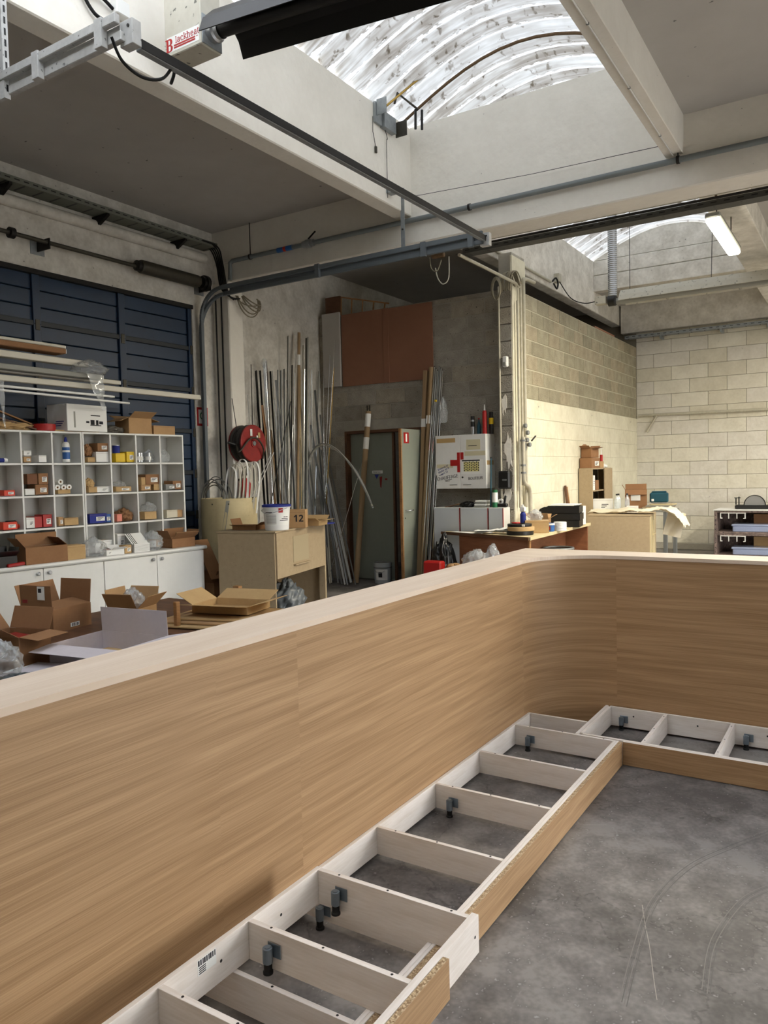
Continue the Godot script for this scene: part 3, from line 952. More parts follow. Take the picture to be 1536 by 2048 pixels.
	part(t, "plate", spang(Vector3(-4.30, 5.22, -7.2), Vector3(-4.16, 5.38, -7.19), 0.003), M.oily)
	part(t, "plate", spang(Vector3(-4.30, 5.32, -6.83), Vector3(-4.18, 5.48, -6.82), 0.003), M.galv)
	part(t, "push_rod", tubeg([Vector3(-4.24, 5.38, -6.85), Vector3(-3.9, 5.72, -7.1)], 0.012, 6), M.brass)
	part(t, "arm", tubeg([Vector3(-4.16, 5.45, -6.95), Vector3(-4.14, 5.56, -6.98), Vector3(-4.08, 5.50, -7.3)], 0.012, 6), M.oily)
	for e in [[-4.10, -7.28], [-4.05, -7.33]]:
		part(t, "spring", tubeg([Vector3(e[0], 5.5, e[1]), Vector3(e[0] - 0.01, 5.30, e[1] - 0.01)], 0.014, 7), M.dark_steel)
	t = thing("kerb_hook", "small broken hook dangling from a wire on the kerb", "hook")
	part(t, "wire", tubeg([Vector3(-4.32, 5.3, -6.78), Vector3(-4.31, 5.14, -6.76), Vector3(-4.32, 5.02, -6.82)], 0.0035, 5), M.dark_steel)
	part(t, "hook", boxg(Vector3(-4.315, 4.98, -6.82), Vector3(0.02, 0.07, 0.03), 0.006), M.oily)
	solo("pull_cord", "thin dark cord hanging down the kerb near the corner", "cord", tubeg(curve([Vector3(-4.31, 5.24, -7.0), Vector3(-4.31, 5.16, -7.04), Vector3(-4.31, 5.1, -7.02), Vector3(-4.31, 4.55, -7.02)], 4), 0.0035, 5), M.dark_steel)
	solo("stretched_wire", "thin wire stretched across the end wall of the skylight well", "wire", tubeg([Vector3(-4.3, 4.62, -7.3), Vector3(-2.9, 4.62, -7.48), Vector3(-1.6, 4.60, -7.5)], 0.003, 5), M.dark_steel)
	solo("rail_bracket", "small square steel bracket on the kerb behind the strut", "bracket", spang(Vector3(SX0, 4.60, -7.12), Vector3(-4.27, 4.71, -7.02), 0.003), M.galv)
	# conduits on the end pier
	for k in 3:
		var z: float = [-9.70, -9.81, -9.92][k]
		var pts := [Vector3(-3.975, 1.15, z), Vector3(-3.975, 3.9, z)]
		if k == 2: pts = curve([Vector3(-3.975, 1.15, z), Vector3(-3.975, 3.95, z), Vector3(-3.975, 4.16, z), Vector3(-3.975, 4.24, z - 0.06), Vector3(-3.975, 4.26, z - 0.4)], 5)
		if k == 1: pts = curve([Vector3(-3.975, 1.45, z), Vector3(-3.975, 3.0, z), Vector3(-3.975, 4.02, z), Vector3(-3.975, 4.10, z + 0.06), Vector3(-3.975, 4.12, z + 0.3), Vector3(-3.975, 4.12, -8.0)], 5)
		solo("pier_conduit", ["slim conduit on the pier, ending below the ceiling", "conduit on the pier turning towards the cross beam", "wide conduit on the pier bending over the store room"][k], "conduit", tubeg(pts, [0.018, 0.02, 0.026][k], 8), M.pipe_cream)
	t = thing("pier_drain", "cream drain pipe with clamps low on the pier", "pipe")
	part(t, "pipe", tubeg(curve([Vector3(-3.93, 2.1, -9.72), Vector3(-3.93, 1.6, -9.72), Vector3(-3.93, 1.48, -9.76), Vector3(-3.93, 1.42, -9.9), Vector3(-3.93, 1.3, -9.95), Vector3(-3.93, 1.0, -9.95)], 5), 0.03, 8), M.pipe_cream)
	for y in [1.62, 1.72, 2.05]:
		part(t, "clamp", latheg([[0.037, -0.012], [0.037, 0.012]], 10, Vector3(-3.93, y, -9.72)), M.alu_dull)
	t = thing("tap_cluster", "old gas taps and valves on the pier conduits", "valve")
	for e in [[2.25, -9.78], [2.16, -9.86], [2.06, -9.84], [2.0, -9.92]]:
		part(t, "valve_body", boxg(Vector3(-3.92, e[0], e[1]), Vector3(0.05, 0.06, 0.05), 0.012), M.alu_dull)
	part(t, "lever", barg(Vector3(-3.9, 2.05, -9.95), Vector3(-3.88, 2.12, -10.05), 0.02, 0.012), M.dark_steel)
	part(t, "plate", spang(Vector3(-3.95, 1.92, -9.86), Vector3(-3.94, 2.02, -9.76)), M.alu_dull)
	solo("wall_conduit", "single vertical conduit on the grey block pier", "conduit", tubeg([Vector3(-4.2, 1.25, -9.60), Vector3(-4.2, 4.1, -9.60)], 0.014, 6), M.pipe_cream)
	t = thing("motion_sensor", "white motion sensor on the grey block pier", "sensor")
	part(t, "body", boxg(Vector3(-4.11, 3.1, -9.59), Vector3(0.07, 0.14, 0.06), 0.012), M.white)
	part(t, "lens", boxg(Vector3(-4.11, 3.07, -9.555), Vector3(0.045, 0.05, 0.015), 0.006), M.pvc_grey)
	# coils and tangles over the pier
	for k in 5:
		var pts := []
		for i in 17:
			var a := TAU * i / 16.0
			pts.append(Vector3(-4.2 + 0.06 * cos(a) * (1 + 0.2 * sin(k)) + 0.01 * k, 4.08 + 0.13 * sin(a) - 0.015 * k, -9.52 + 0.02 * k))
		solo("hung_coil", "coil of pale cable hung at the top of the pier", "cable", tubeg(pts, 0.008, 5), M.cable, "cable coils at the pier")
	for k in 9:
		var x := -4.14 + 0.018 * k
		solo("tangled_cable", "tangled pale cable ends bunched over the pier", "cable", tubeg(curve([Vector3(x, 4.02 - 0.01 * (k % 3), -9.5), Vector3(x + 0.02, 4.2, -9.52 + 0.01 * (k % 4)), Vector3(x + 0.06, 4.26, -9.6), Vector3(x + 0.09, 4.14 - 0.02 * (k % 4), -9.68)], 5), 0.008, 5), M.cable, "tangled cables at the pier")
	t = thing("hanging_wires", "loose wire loops dangling under the beam near the track end", "wire")
	part(t, "wire", tubeg(curve([Vector3(-4.35, 4.15, -7.99), Vector3(-4.33, 4.02, -7.99), Vector3(-4.25, 3.98, -7.98), Vector3(-4.2, 4.1, -7.99)], 6), 0.006, 5), M.cable)
	part(t, "wire", tubeg(curve([Vector3(-4.28, 4.02, -7.99), Vector3(-4.25, 3.9, -7.99), Vector3(-4.18, 3.82, -7.98), Vector3(-4.11, 3.88, -7.99), Vector3(-4.1, 4.12, -7.99)], 6), 0.007, 5), M.pvc)
	part(t, "connector", boxg(Vector3(-4.24, 4.155, -7.99), Vector3(0.16, 0.05, 0.06), 0.01), M.rust)
	# back bay: kerb conduit, box, flexible duct, second heater
	t = thing("kerb_conduit", "grey conduit with end box along the back kerb beam", "conduit")
	part(t, "pipe", tubeg([Vector3(-4.305, 4.63, -8.0), Vector3(-4.305, 4.63, -11.9)], 0.02, 8), M.pipe_cream)
	part(t, "end_box", spang(Vector3(SX0, 4.66, -12.22), Vector3(-4.24, 4.80, -12.10), 0.006), M.pipe_cream)
	part(t, "cable_loop", tubeg(curve([Vector3(-4.28, 4.63, -11.9), Vector3(-4.26, 4.70, -12.0), Vector3(-4.26, 4.64, -12.1), Vector3(-4.26, 4.54, -12.05), Vector3(-4.27, 4.6, -11.93)], 5), 0.014, 6), M.rubber)
	solo("heater_lead", "thin dark lead sagging from the kerb box to the pale heater", "cable", tubeg(curve([Vector3(-4.25, 4.68, -12.12), Vector3(-4.12, 4.42, -12.3), Vector3(-3.85, 4.28, -12.2), Vector3(-3.56, 4.26, -12.02)], 6), 0.008, 5), M.rubber)
	t = thing("conduit_bracket", "dark vertical bracket on the back kerb beam by the track", "bracket")
	part(t, "bracket", spang(Vector3(SX0, 4.55, -9.04), Vector3(-4.28, 4.80, -8.98), 0.003), M.dark_steel)
	part(t, "foot", spang(Vector3(SX0, 4.53, -9.1), Vector3(-4.25, 4.56, -8.92), 0.003), M.dark_steel)
	t = thing("flexible_duct", "ribbed silver flexible flue duct dropping to the pale heater", "duct")
	var prof := []
	for i in 45:
		prof.append([0.065, i * 0.03])
		prof.append([0.071, i * 0.03 + 0.012])
	part(t, "hose", latheg(prof, 16, Vector3(-3.36, 4.28, -12.0)), M.alu)
	part(t, "elbow", latheg([[0.0, -0.06], [0.085, -0.06], [0.085, 0.04], [0.07, 0.06], [0, 0.06]], 16, Vector3(-3.36, 4.22, -12.0), Vector3.RIGHT), M.black)
	t = thing("pale_tube_heater", "pale cream radiant tube heater in the back bay", "heater")
	part(t, "burner_cap", spang(Vector3(-3.62, 4.18, -12.07), Vector3(-3.45, 4.30, -11.93), 0.008), M.heater)
	rows = []
	for x in [-3.22, 1.2]:
		var row := []
		for o in [[-0.22, -0.07], [-0.17, 0.01], [-0.08, 0.1], [0.08, 0.1], [0.17, 0.01], [0.22, -0.07]]:
			row.append(Vector3(x, 4.24 + o[1], -12.0 + o[0]))
		rows.append(row)
	g = G.new()
	g.sheet(rows, 0.006, false)
	part(t, "reflector", g, M.heater)
	part(t, "radiant_tube", tubeg([Vector3(-3.3, 4.2, -12.0), Vector3(1.2, 4.2, -12.0)], 0.05, 12), M.pvc_grey)
	part(t, "suspension_wire", tubeg([Vector3(-1.95, 4.3, -12.0), Vector3(-1.93, 5.3, -12.0)], 0.005, 5), M.dark_steel)
	part(t, "suspension_wire", tubeg([Vector3(-3.1, 4.3, -12.0), Vector3(-3.1, 5.6, -12.0)], 0.005, 5), M.dark_steel)
	cable_tray("cable_tray", "grey perforated cable tray along the back wall", Vector3(-4.2, 4.24, -15.98), Vector3(0.5, 4.24, -15.98), 0.16, Vector3.BACK, M.galv)
	for x in [-3.5, -2.4, -1.6]:
		solo("back_tray_bracket", "galvanized bracket under the tray on the back wall", "bracket", spang(Vector3(x - 0.02, 4.17, -16.04), Vector3(x + 0.02, 4.235, -15.8), 0.003), M.galv, "brackets of the back tray")
	t = thing("back_wall_pipe", "cream pipe crossing the back wall with a drop leg", "pipe")
	part(t, "pipe", tubeg([Vector3(-3.98, 2.70, -16.0), Vector3(0.2, 2.66, -16.0)], 0.026, 8), M.pipe_cream)
	part(t, "drop_leg", tubeg([Vector3(-3.62, 2.68, -15.99), Vector3(-3.82, 2.36, -15.99)], 0.024, 8), M.pipe_cream)

func build_sectional_door():
	var t := thing("sectional_door", "closed dark blue sectional door of ribbed panels in the plastered wall", "door")
	var z0 := -7.17
	var z1 := -2.72
	for s in 8:
		var top := 3.84 - s * 0.53
		if top < 0.1: break
		for k in 3:
			var y1: float = top - k * 0.1767
			var y0: float = maxf(y1 - 0.1767 + 0.008, 0.0)
			var pl := part(t, "plank", spang(Vector3(-7.475, y0, z0), Vector3(-7.43, y1, z1), 0.006), M.blue)
		part(t, "section_rail", spang(Vector3(-7.432, maxf(top - 0.55, 0.0), z0), Vector3(-7.405, maxf(top - 0.495, 0.02), z1), 0.004), M.blue_dark)
		for z in [-7.14, -6.06, -4.97, -3.88, -2.76]:
			part(t, "stile", spang(Vector3(-7.432, maxf(top - 0.53, 0.0), z - 0.045), Vector3(-7.40, top - 0.002, z + 0.045), 0.004), M.blue)
			if s > 0:
				part(t, "hinge", boxg(Vector3(-7.398, top - 0.01, z), Vector3(0.012, 0.11, 0.05), 0.003), M.oily)
	var gl := spang(Vector3(-7.55, 0, z0), Vector3(-7.48, 3.86, z1))
	part(t, "backing", gl, M.blue_dark)
	# running tracks
	for e in [[-7.25, "grey blue curved door track turning from wall to ceiling beside the pillar", M.blue_gray], [-2.8, "pale door track ending in a bracket, hung on a slotted angle", M.rail_lit]]:
		var z: float = e[0]
		t = thing("door_track", e[1], "door track")
		for k in 2:
			var dz := 0.035 * k
			var r := 0.42 - 0.06 * k
			var yy := 3.965 + 0.075 * k
			var path := [Vector3(-7.33 + 0.05 * k, 0.0, z + dz), Vector3(-7.33 + 0.05 * k, yy - r, z + dz)]
			for i in range(1, 9):
				var a := PI * 0.5 * i / 8.0
				path.append(Vector3(-7.33 + 0.05 * k + r * (1 - cos(a)), yy - r + r * sin(a), z + dz))
			path.append(Vector3(-3.32, yy + 0.01, z + dz))
			var g := G.new()
			for i in path.size() - 1:
				g.bar(path[i], path[i + 1], 0.035, 0.05, 0.004, Vector3.BACK if i < path.size() - 2 else Vector3.UP)
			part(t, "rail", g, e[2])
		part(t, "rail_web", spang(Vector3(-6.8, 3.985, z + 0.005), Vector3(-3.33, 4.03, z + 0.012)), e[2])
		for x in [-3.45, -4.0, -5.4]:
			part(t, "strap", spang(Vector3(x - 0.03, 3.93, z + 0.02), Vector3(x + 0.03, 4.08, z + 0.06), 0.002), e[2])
	t = thing("track_strut", "long galvanized strut joining the ends of both door tracks", "strut")
	part(t, "channel", barg(Vector3(-3.32, 3.96, -2.9), Vector3(-3.32, 3.99, -7.25), 0.045, 0.032, 0.003), M.galv)
	part(t, "lip", barg(Vector3(-3.295, 3.972, -2.9), Vector3(-3.295, 4.002, -7.25), 0.006, 0.05), M.dark_steel)
	for z in [-2.84, -7.27]:
		part(t, "end_plate", spang(Vector3(-3.36, 3.93, z - 0.03), Vector3(-3.26, 4.06, z + 0.03), 0.003), M.rail_lit)
		for o in [[-0.02, -0.03], [0.02, 0.03]]:
			part(t, "bolt", latheg([[0.0, 0.035], [0.009, 0.035], [0.009, 0.03]], 6, Vector3(-3.31 + o[0], 3.995 + o[1], z), Vector3.BACK), M.dark_steel)
	t = thing("slotted_hanger", "pale slotted steel angle hanging the door track from the ceiling", "hanger")
	part(t, "flange", spang(Vector3(-4.36, 3.92, -2.76), Vector3(-4.32, 4.87, -2.755)), M.rail_lit)
	part(t, "flange", spang(Vector3(-4.325, 3.92, -2.795), Vector3(-4.32, 4.87, -2.755)), M.rail_lit)
	for i in 14:
		part(t, "slot", spang(Vector3(-4.3205, 3.96 + i * 0.065, -2.782), Vector3(-4.3190, 4.0 + i * 0.065, -2.770)), M.black)
	t = thing("track_hanger", "flat grey steel strap hanging the track from the kerb beam", "hanger")
	part(t, "strap", spang(Vector3(-4.34, 4.02, -7.33), Vector3(-4.29, 4.74, -7.325), 0.001), M.galv)
	part(t, "bolt", latheg([[0.0, 0.01], [0.01, 0.01], [0.01, 0.0]], 6, Vector3(-4.315, 4.3, -7.325), Vector3.BACK), M.dark_steel)
	t = thing("exit_sign", "small red framed pictogram sign on the wall beside the door", "sign")
	part(t, "board", spang(Vector3(WL, 2.33, -7.36), Vector3(WL + 0.006, 2.57, -7.17), 0.001), M.red)
	part(t, "picture", spang(Vector3(WL + 0.006, 2.36, -7.335), Vector3(WL + 0.008, 2.54, -7.195)), M.paper)
	part(t, "hose_symbol", latheg([[0.035, 0.0], [0.035, 0.002], [0.05, 0.002], [0.05, 0.0]], 16, Vector3(WL + 0.008, 2.46, -7.265), Vector3.RIGHT), M.green)

# ---------------------------------------------------------------- the counter and its plinth frames
const CH := 1.102
func veneer_wall(pts: Array, start: float, v_off := 0.0) -> G:
	# pts: plan points along the visible face (y = 0), outward side is +; 20 mm thick
	var g := G.new()
	var s := start
	for i in pts.size() - 1:
		var a: Vector3 = pts[i]; var b: Vector3 = pts[i + 1]
		var l := (b - a).length()
		var d0: Vector3 = (pts[i + 1] - pts[maxi(i - 1, 0)]).normalized()
		var d1: Vector3 = (pts[mini(i + 2, pts.size() - 1)] - pts[i]).normalized()
		var n0 := Vector3(-d0.z, 0, d0.x); var n1 := Vector3(-d1.z, 0, d1.x)
		var up := Vector3(0, CH - 0.0225, 0)
		var y0 := Vector3(0, 0.004, 0)
		var ua := Vector2(s / 2.6, v_off + 1.0); var ub := Vector2((s + l) / 2.6, v_off + 1.0)
		var uc := Vector2((s + l) / 2.6, v_off); var ud := Vector2(s / 2.6, v_off)
		g.tri(a + y0, b + y0, b + up, n0, n1, n1, ua, ub, uc)
		g.tri(a + y0, b + up, a + up, n0, n1, n0, ua, uc, ud)
		var k0 := n0 * -0.02; var k1 := n1 * -0.02
		g.tri(a + y0 + k0, b + up + k1, b + y0 + k1, -n0, -n1, -n1, ua, uc, ub)
		g.tri(a + y0 + k0, a + up + k0, b + up + k1, -n0, -n0, -n1, ua, ud, uc)
		s += l
	return g

func top_piece(outline: PackedVector2Array, along: Vector2, off: float) -> G:
	var g := G.new()
	g.xf = Transform3D(Basis(Vector3(1, 0, 0), Vector3(0, 0, -1), Vector3(0, 1, 0)), Vector3(0, CH - 0.022, 0))
	g.prism(outline, 0.022)
	var across := Vector2(-along.y, along.x)
	for i in g.v.size():
		var p := Vector2(g.v[i].x, g.v[i].z)
		g.t[i] = Vector2(p.dot(along) / 2.6 + off, p.dot(across) / 1.1 + off)
	return g

func board(parent: Node, called: String, a: Vector3, b: Vector3, y0: float, y1: float, th: float, m: Material) -> MeshInstance3D:
	var d := (b - a)
	d.y = 0
	var o := part(parent, called, boxg(Vector3.ZERO, Vector3(d.length(), y1 - y0, th), 0.0008), m)
	var x := d.normalized()
	o.transform = Transform3D(Basis(x, Vector3.UP, x.cross(Vector3.UP)), Vector3((a.x + b.x) * 0.5, (y0 + y1) * 0.5, (a.z + b.z) * 0.5))
	return o

func screws(parent: Node, pts: Array):
	for p in pts:
		part(parent, "screw", latheg([[0.0, 0.0006], [0.0042, 0.0006], [0.0045, 0.0]], 7, p), M.dark_steel)

func leveller(parent: Node, p: Vector3, y: float, side: Vector3):
	var q := Vector3(p.x, y, p.z) + side * 0.008
	var f := part(parent, "levelling_foot", latheg([[0.0, 0.084], [0.010, 0.084], [0.010, 0.081], [0.0155, 0.080], [0.0155, 0.034], [0.013, 0.032]], 14, q), M.zinc)
	part(f, "foot_cap", latheg([[0.013, 0.034], [0.013, 0.010], [0.016, 0.007], [0.016, 0.0], [0.0, 0.0]], 14, q), M.rubber)
	part(f, "fixing_plate", boxg(q + side * 0.0175 + Vector3(0.012, 0.066, 0), Vector3(0.05, 0.045, 0.003), 0.001), M.zinc)

func build_counter():
	var t := thing("reception_counter", "long oak veneered reception counter turning a rounded inner corner", "counter")
	part(t, "inner_panel", veneer_wall([Vector3(-1.81, 0, 0.7), Vector3(-1.81, 0, -2.2245)], 0.1), M.veneer)
	part(t, "inner_panel", veneer_wall([Vector3(-1.81, 0, -2.2255), Vector3(-1.81, 0, -4.4295)], 0.9, 0.37), M.veneer)
	var arc := []
	for i in 49:
		var a := PI * 0.5 * i / 48.0
		arc.append(Vector3(-1.36 - 0.45 * cos(a), 0, -4.4305 - 0.45 * sin(a)))
	part(t, "curved_panel", veneer_wall(arc, 0.2, 0.61), M.veneer)
	part(t, "inner_panel", veneer_wall([Vector3(-1.359, 0, -4.8805), Vector3(1.5, 0, -4.8805)], 1.0, 0.13), M.veneer)
	part(t, "outer_panel", veneer_wall([Vector3(-2.07, 0, -5.14), Vector3(-2.07, 0, 0.7)], 0.3, 0.2), M.veneer)
	part(t, "outer_panel", veneer_wall([Vector3(1.5, 0, -5.14), Vector3(-2.07, 0, -5.14)], 0.3, 0.5), M.veneer)
	part(t, "end_panel", spang(Vector3(-2.07, 0.004, 0.7), Vector3(-1.81, CH - 0.022, 0.72)), M.veneer)
	part(t, "end_panel", spang(Vector3(1.5, 0.004, -5.14), Vector3(1.52, CH - 0.022, -4.88)), M.veneer)
	part(t, "top", top_piece(PackedVector2Array([Vector2(-2.072, -0.72), Vector2(-1.808, -0.72), Vector2(-1.808, 4.36), Vector2(-2.072, 4.36)]), Vector2(0, 1), 0.13), M.veneer_pale)
	var o := PackedVector2Array([Vector2(-2.072, 4.361), Vector2(-1.808, 4.361)])
	for i in 49:
		var a := PI * 0.5 * i / 48.0
		o.append(Vector2(-1.36 - 0.448 * cos(a), 4.43 + 0.448 * sin(a)))
	o.append(Vector2(-1.2, 4.878)); o.append(Vector2(-1.2, 5.142)); o.append(Vector2(-2.072, 5.142))
	part(t, "top", top_piece(o, Vector2(1, 0), 0.41), M.veneer_pale)
	part(t, "top", top_piece(PackedVector2Array([Vector2(-1.199, 4.878), Vector2(1.52, 4.878), Vector2(1.52, 5.142), Vector2(-1.199, 5.142)]), Vector2(1, 0), 0.67), M.veneer_pale)

	# lower plinth frame along the long leg
	var y0 := 0.015
	var y1 := 0.135
	t = thing("plinth_frame", "long pale plywood plinth frame lying along the counter foot", "plinth frame")
	board(t, "back_rail", Vector3(-1.799, 0, 0.5), Vector3(-1.799, 0, -4.5), y0, y1, 0.018, M.ply)
	for z in [-4.245, -3.745, -3.245, -2.715, -2.2, -1.68, -1.16, -0.64, -0.12, 0.4]:
		var r := board(t, "rung", Vector3(-1.789, 0, z), Vector3(-1.206, 0, z), y0, y1 - 0.0006, 0.018, M.ply)
	board(t, "rung", Vector3(-1.789, 0, -4.491), Vector3(-1.432, 0, -4.491), y0, y1 - 0.0006, 0.018, M.ply)
	board(t, "front_rail", Vector3(-1.197, 0, 0.5), Vector3(-1.197, 0, -4.25), y0, y1, 0.016, M.ply)
	board(t, "front_rail", Vector3(-1.182, 0, 0.5), Vector3(-1.182, 0, -4.25), y0, y1 + 0.001, 0.012, M.ply)
	board(t, "kick_core", Vector3(-1.1665, 0, 0.5), Vector3(-1.1665, 0, -4.245), 0.004, y1 - 0.001, 0.018, M.chip)
	board(t, "kick_face", Vector3(-1.1565, 0, 0.5), Vector3(-1.1565, 0, -4.244), 0.004, y1 - 0.001, 0.0014, M.veneer_board)
	for z in [-4.245, -3.745, -3.245, -2.715, -2.2, -1.68]:
		screws(t, [Vector3(-1.7, y1, z), Vector3(-1.5, y1, z), Vector3(-1.26, y1, z)])
		part(t, "corner_plate", boxg(Vector3(-1.235, 0.055, z + 0.011), Vector3(0.03, 0.03, 0.004), 0.001), M.zinc)
	for p in [Vector3(-1.70, 0, -4.20), Vector3(-1.70, 0, -3.20), Vector3(-1.69, 0, -2.155), Vector3(-1.70, 0, -1.115)]:
		leveller(t, p, 0.0, Vector3(0, 0, -1))
	# frame along the short leg
	t = thing("plinth_frame", "pale plywood plinth frame under the short leg past the corner", "plinth frame")
	board(t, "back_rail", Vector3(-1.40, 0, -4.861), Vector3(1.3, 0, -4.861), y0, y1, 0.018, M.ply)
	board(t, "end_rail", Vector3(-1.419, 0, -4.87), Vector3(-1.419, 0, -4.257), y0, y1, 0.02, M.ply)
	board(t, "end_rail", Vector3(-1.399, 0, -4.851), Vector3(-1.399, 0, -4.286), y0, y1 - 0.0006, 0.018, M.ply)
	for x in [-1.055, -0.675, -0.295, 0.085, 0.465, 0.845, 1.225]:
		board(t, "rung", Vector3(x, 0, -4.851), Vector3(x, 0, -4.286), y0, y1 - 0.0006, 0.022, M.ply)
		screws(t, [Vector3(x, y1, -4.8), Vector3(x, y1, -4.55), Vector3(x, y1, -4.33)])
	board(t, "front_rail", Vector3(-1.389, 0, -4.277), Vector3(1.3, 0, -4.277), y0, y1, 0.018, M.ply)
	board(t, "kick_core", Vector3(-1.155, 0, -4.259), Vector3(1.3, 0, -4.259), 0.004, y1 - 0.001, 0.016, M.ply)
	board(t, "kick_face", Vector3(-1.155, 0, -4.2502), Vector3(1.3, 0, -4.2502), 0.004, y1 - 0.002, 0.0014, M.veneer_board)
	for x in [-1.25, -0.87, -0.49]:
		part(t, "screw", latheg([[0.0, 0.0006], [0.005, 0.0006], [0.0055, 0.0]], 7, Vector3(x, 0.09, -4.8518), Vector3.BACK), M.dark_steel)
	leveller(t, Vector3(-1.32, 0, -4.82), 0.0, Vector3(0, 0, -1))
	leveller(t, Vector3(-0.60, 0, -4.82), 0.0, Vector3(0, 0, -1))
	# second frame stacked on the first
	y0 = 0.1365
	y1 = 0.260
	t = thing("plinth_frame", "short plywood plinth frame stacked crosswise on top of the long frame", "plinth frame")
	t.set_meta("label", "upper plywood plinth frame stacked on the long frame, with barcode sticker")
	var back := board(t, "back_rail", Vector3(-1.656, 0, 0.6), Vector3(-1.656, 0, -2.125), y0, y1, 0.018, M.ply)
	for z in [-2.113, -1.752, -1.388, -1.022, -0.656, -0.29, 0.07]:
		board(t, "rung", Vector3(-1.646, 0, z), Vector3(-1.061, 0, z), y0, y1 - 0.0006, 0.02, M.ply)
		screws(t, [Vector3(-1.56, y1, z), Vector3(-1.36, y1, z), Vector3(-1.12, y1, z)])
		part(t, "corner_plate", boxg(Vector3(-1.085, 0.18, z + 0.012), Vector3(0.035, 0.04, 0.004), 0.001), M.zinc)
	board(t, "front_rail", Vector3(-1.0485, 0, 0.6), Vector3(-1.0485, 0, -2.138), y0, y1, 0.024, M.ply)
	board(t, "kick_core", Vector3(-1.026, 0, 0.6), Vector3(-1.026, 0, -1.896), y0, y1 - 0.001, 0.018, M.chip)
	board(t, "kick_face", Vector3(-1.0162, 0, 0.6), Vector3(-1.0162, 0, -1.897), y0, y1 - 0.001, 0.0014, M.veneer_board)
	for p in [Vector3(-1.555, 0, -2.073), Vector3(-1.55, 0, -1.712), Vector3(-1.55, 0, -0.98)]:
		leveller(t, p, y0, Vector3(0, 0, -1))
	part(t, "screw", latheg([[0.0, 0.0006], [0.005, 0.0006], [0.0055, 0.0]], 7, Vector3(-1.0365, 0.2, -2.11), Vector3.RIGHT), M.dark_steel)
	for z in [-1.9, -1.62]:
		part(t, "screw", latheg([[0.0, 0.0006], [0.005, 0.0006], [0.0055, 0.0]], 7, Vector3(-1.647, 0.2, z), Vector3.RIGHT), M.dark_steel)
	var st := part(t, "barcode_sticker", spang(Vector3(-1.647, 0.205, -1.60), Vector3(-1.6464, 0.252, -1.525)), M.paper)
	for k in 9:
		part(st, "barcode_bar", spang(Vector3(-1.6464, 0.233, -1.597 + k * 0.008), Vector3(-1.6461, 0.25, -1.593 + k * 0.008 + 0.001 * (k % 3))), M.ink)
	for k in 4:
		part(st, "print_line", spang(Vector3(-1.6464, 0.208 + k * 0.006, -1.557), Vector3(-1.6461, 0.211 + k * 0.006, -1.53)), M.ink)
	solo("tape_scrap", "scrap of black tape on the floor inside the stacked frame", "scrap", boxg(Vector3(-1.42, 0.002, -1.93), Vector3(0.07, 0.003, 0.045), 0.001), M.rubber)

# ---------------------------------------------------------------- cabinets, pigeonholes and what lies in them
var CABT := Transform3D(Basis(Vector3.UP, deg_to_rad(-4.4)), Vector3(-6.46, 0, -6.31))

func cab(x: float, y: float, z: float) -> Vector3:
	return CABT * Vector3(x, y, z)

# a closed carton standing at base centre p; size = across front, height, depth
func carton(called: String, label: String, p: Vector3, size: Vector3, turn: float, m: Material, sticker := false, group := "", tape_m: Material = null) -> Node3D:
	var t := thing(called, label, "carton", p, turn, group)
	part(t, "body", boxg(Vector3(0, size.y * 0.5, 0), size, 0.002), m)
	part(t, "tape_strip", boxg(Vector3(0, size.y + 0.0004, 0), Vector3(size.x + 0.0006, 0.001, minf(0.03, size.z * 0.3)), 0), tape_m if tape_m else M.tape)
	part(t, "lid_seam", boxg(Vector3(0, size.y * 0.86, size.z * 0.5 + 0.0003), Vector3(size.x * 0.98, 0.0015, 0.0008), 0), M.cards[3])
	if sticker:
		var w := size.x * 0.5
		var h := size.y * 0.45
		var s := part(t, "sticker", boxg(Vector3(size.x * 0.12, size.y * 0.45, size.z * 0.5 + 0.0008), Vector3(w, h, 0.001), 0), M.paper)
		for k in 3:
			part(s, "print_line", boxg(Vector3(size.x * 0.12 - w * 0.1 * k, size.y * 0.45 + h * (0.28 - 0.27 * k), size.z * 0.5 + 0.0016), Vector3(w * (0.7 - 0.15 * k), h * 0.12, 0.0006), 0), M.ink)
	return t

# an open carton with four flaps: angles from upright outwards, in degrees, for front, back, and the two sides
func open_carton(called: String, label: String, p: Vector3, size: Vector3, turn: float, m: Material, flaps: Array, fl := -1.0, inside: Material = null, group := "") -> Node3D:
	var t := thing(called, label, "carton", p, turn, group)
	var w := 0.005
	var h := size * 0.5
	var g := G.new()
	g.span(Vector3(-h.x, 0, -h.z), Vector3(h.x, w, h.z))
	g.span(Vector3(-h.x, w, h.z - w), Vector3(h.x, size.y, h.z), 0.001)
	g.span(Vector3(-h.x, w, -h.z), Vector3(h.x, size.y, -h.z + w), 0.001)
	g.span(Vector3(-h.x, w, -h.z + w), Vector3(-h.x + w, size.y, h.z - w), 0.001)
	g.span(Vector3(h.x - w, w, -h.z + w), Vector3(h.x, size.y, h.z - w), 0.001)
	part(t, "body", g, m)
	var f: float = fl if fl > 0 else minf(size.z, size.x) * 0.5
	for k in 4:
		if flaps[k] == null: continue
		var a := deg_to_rad(float(flaps[k]))
		var yaw: float = [0.0, PI, PI * 0.5, -PI * 0.5][k]
		var wide: float = size.x if k < 2 else size.z
		var dist: float = h.z if k < 2 else h.x
		g = G.new()
		g.xf = Transform3D(Basis(Vector3.UP, yaw), Vector3.ZERO) * Transform3D(Basis(Vector3.RIGHT, a), Vector3(0, size.y + 0.001, dist - w * 0.5))
		g.box(Vector3(0, f * 0.5, 0), Vector3(wide - 0.008, f, w * 0.8), 0.001)
		part(t, "flap", g, m)
	return t

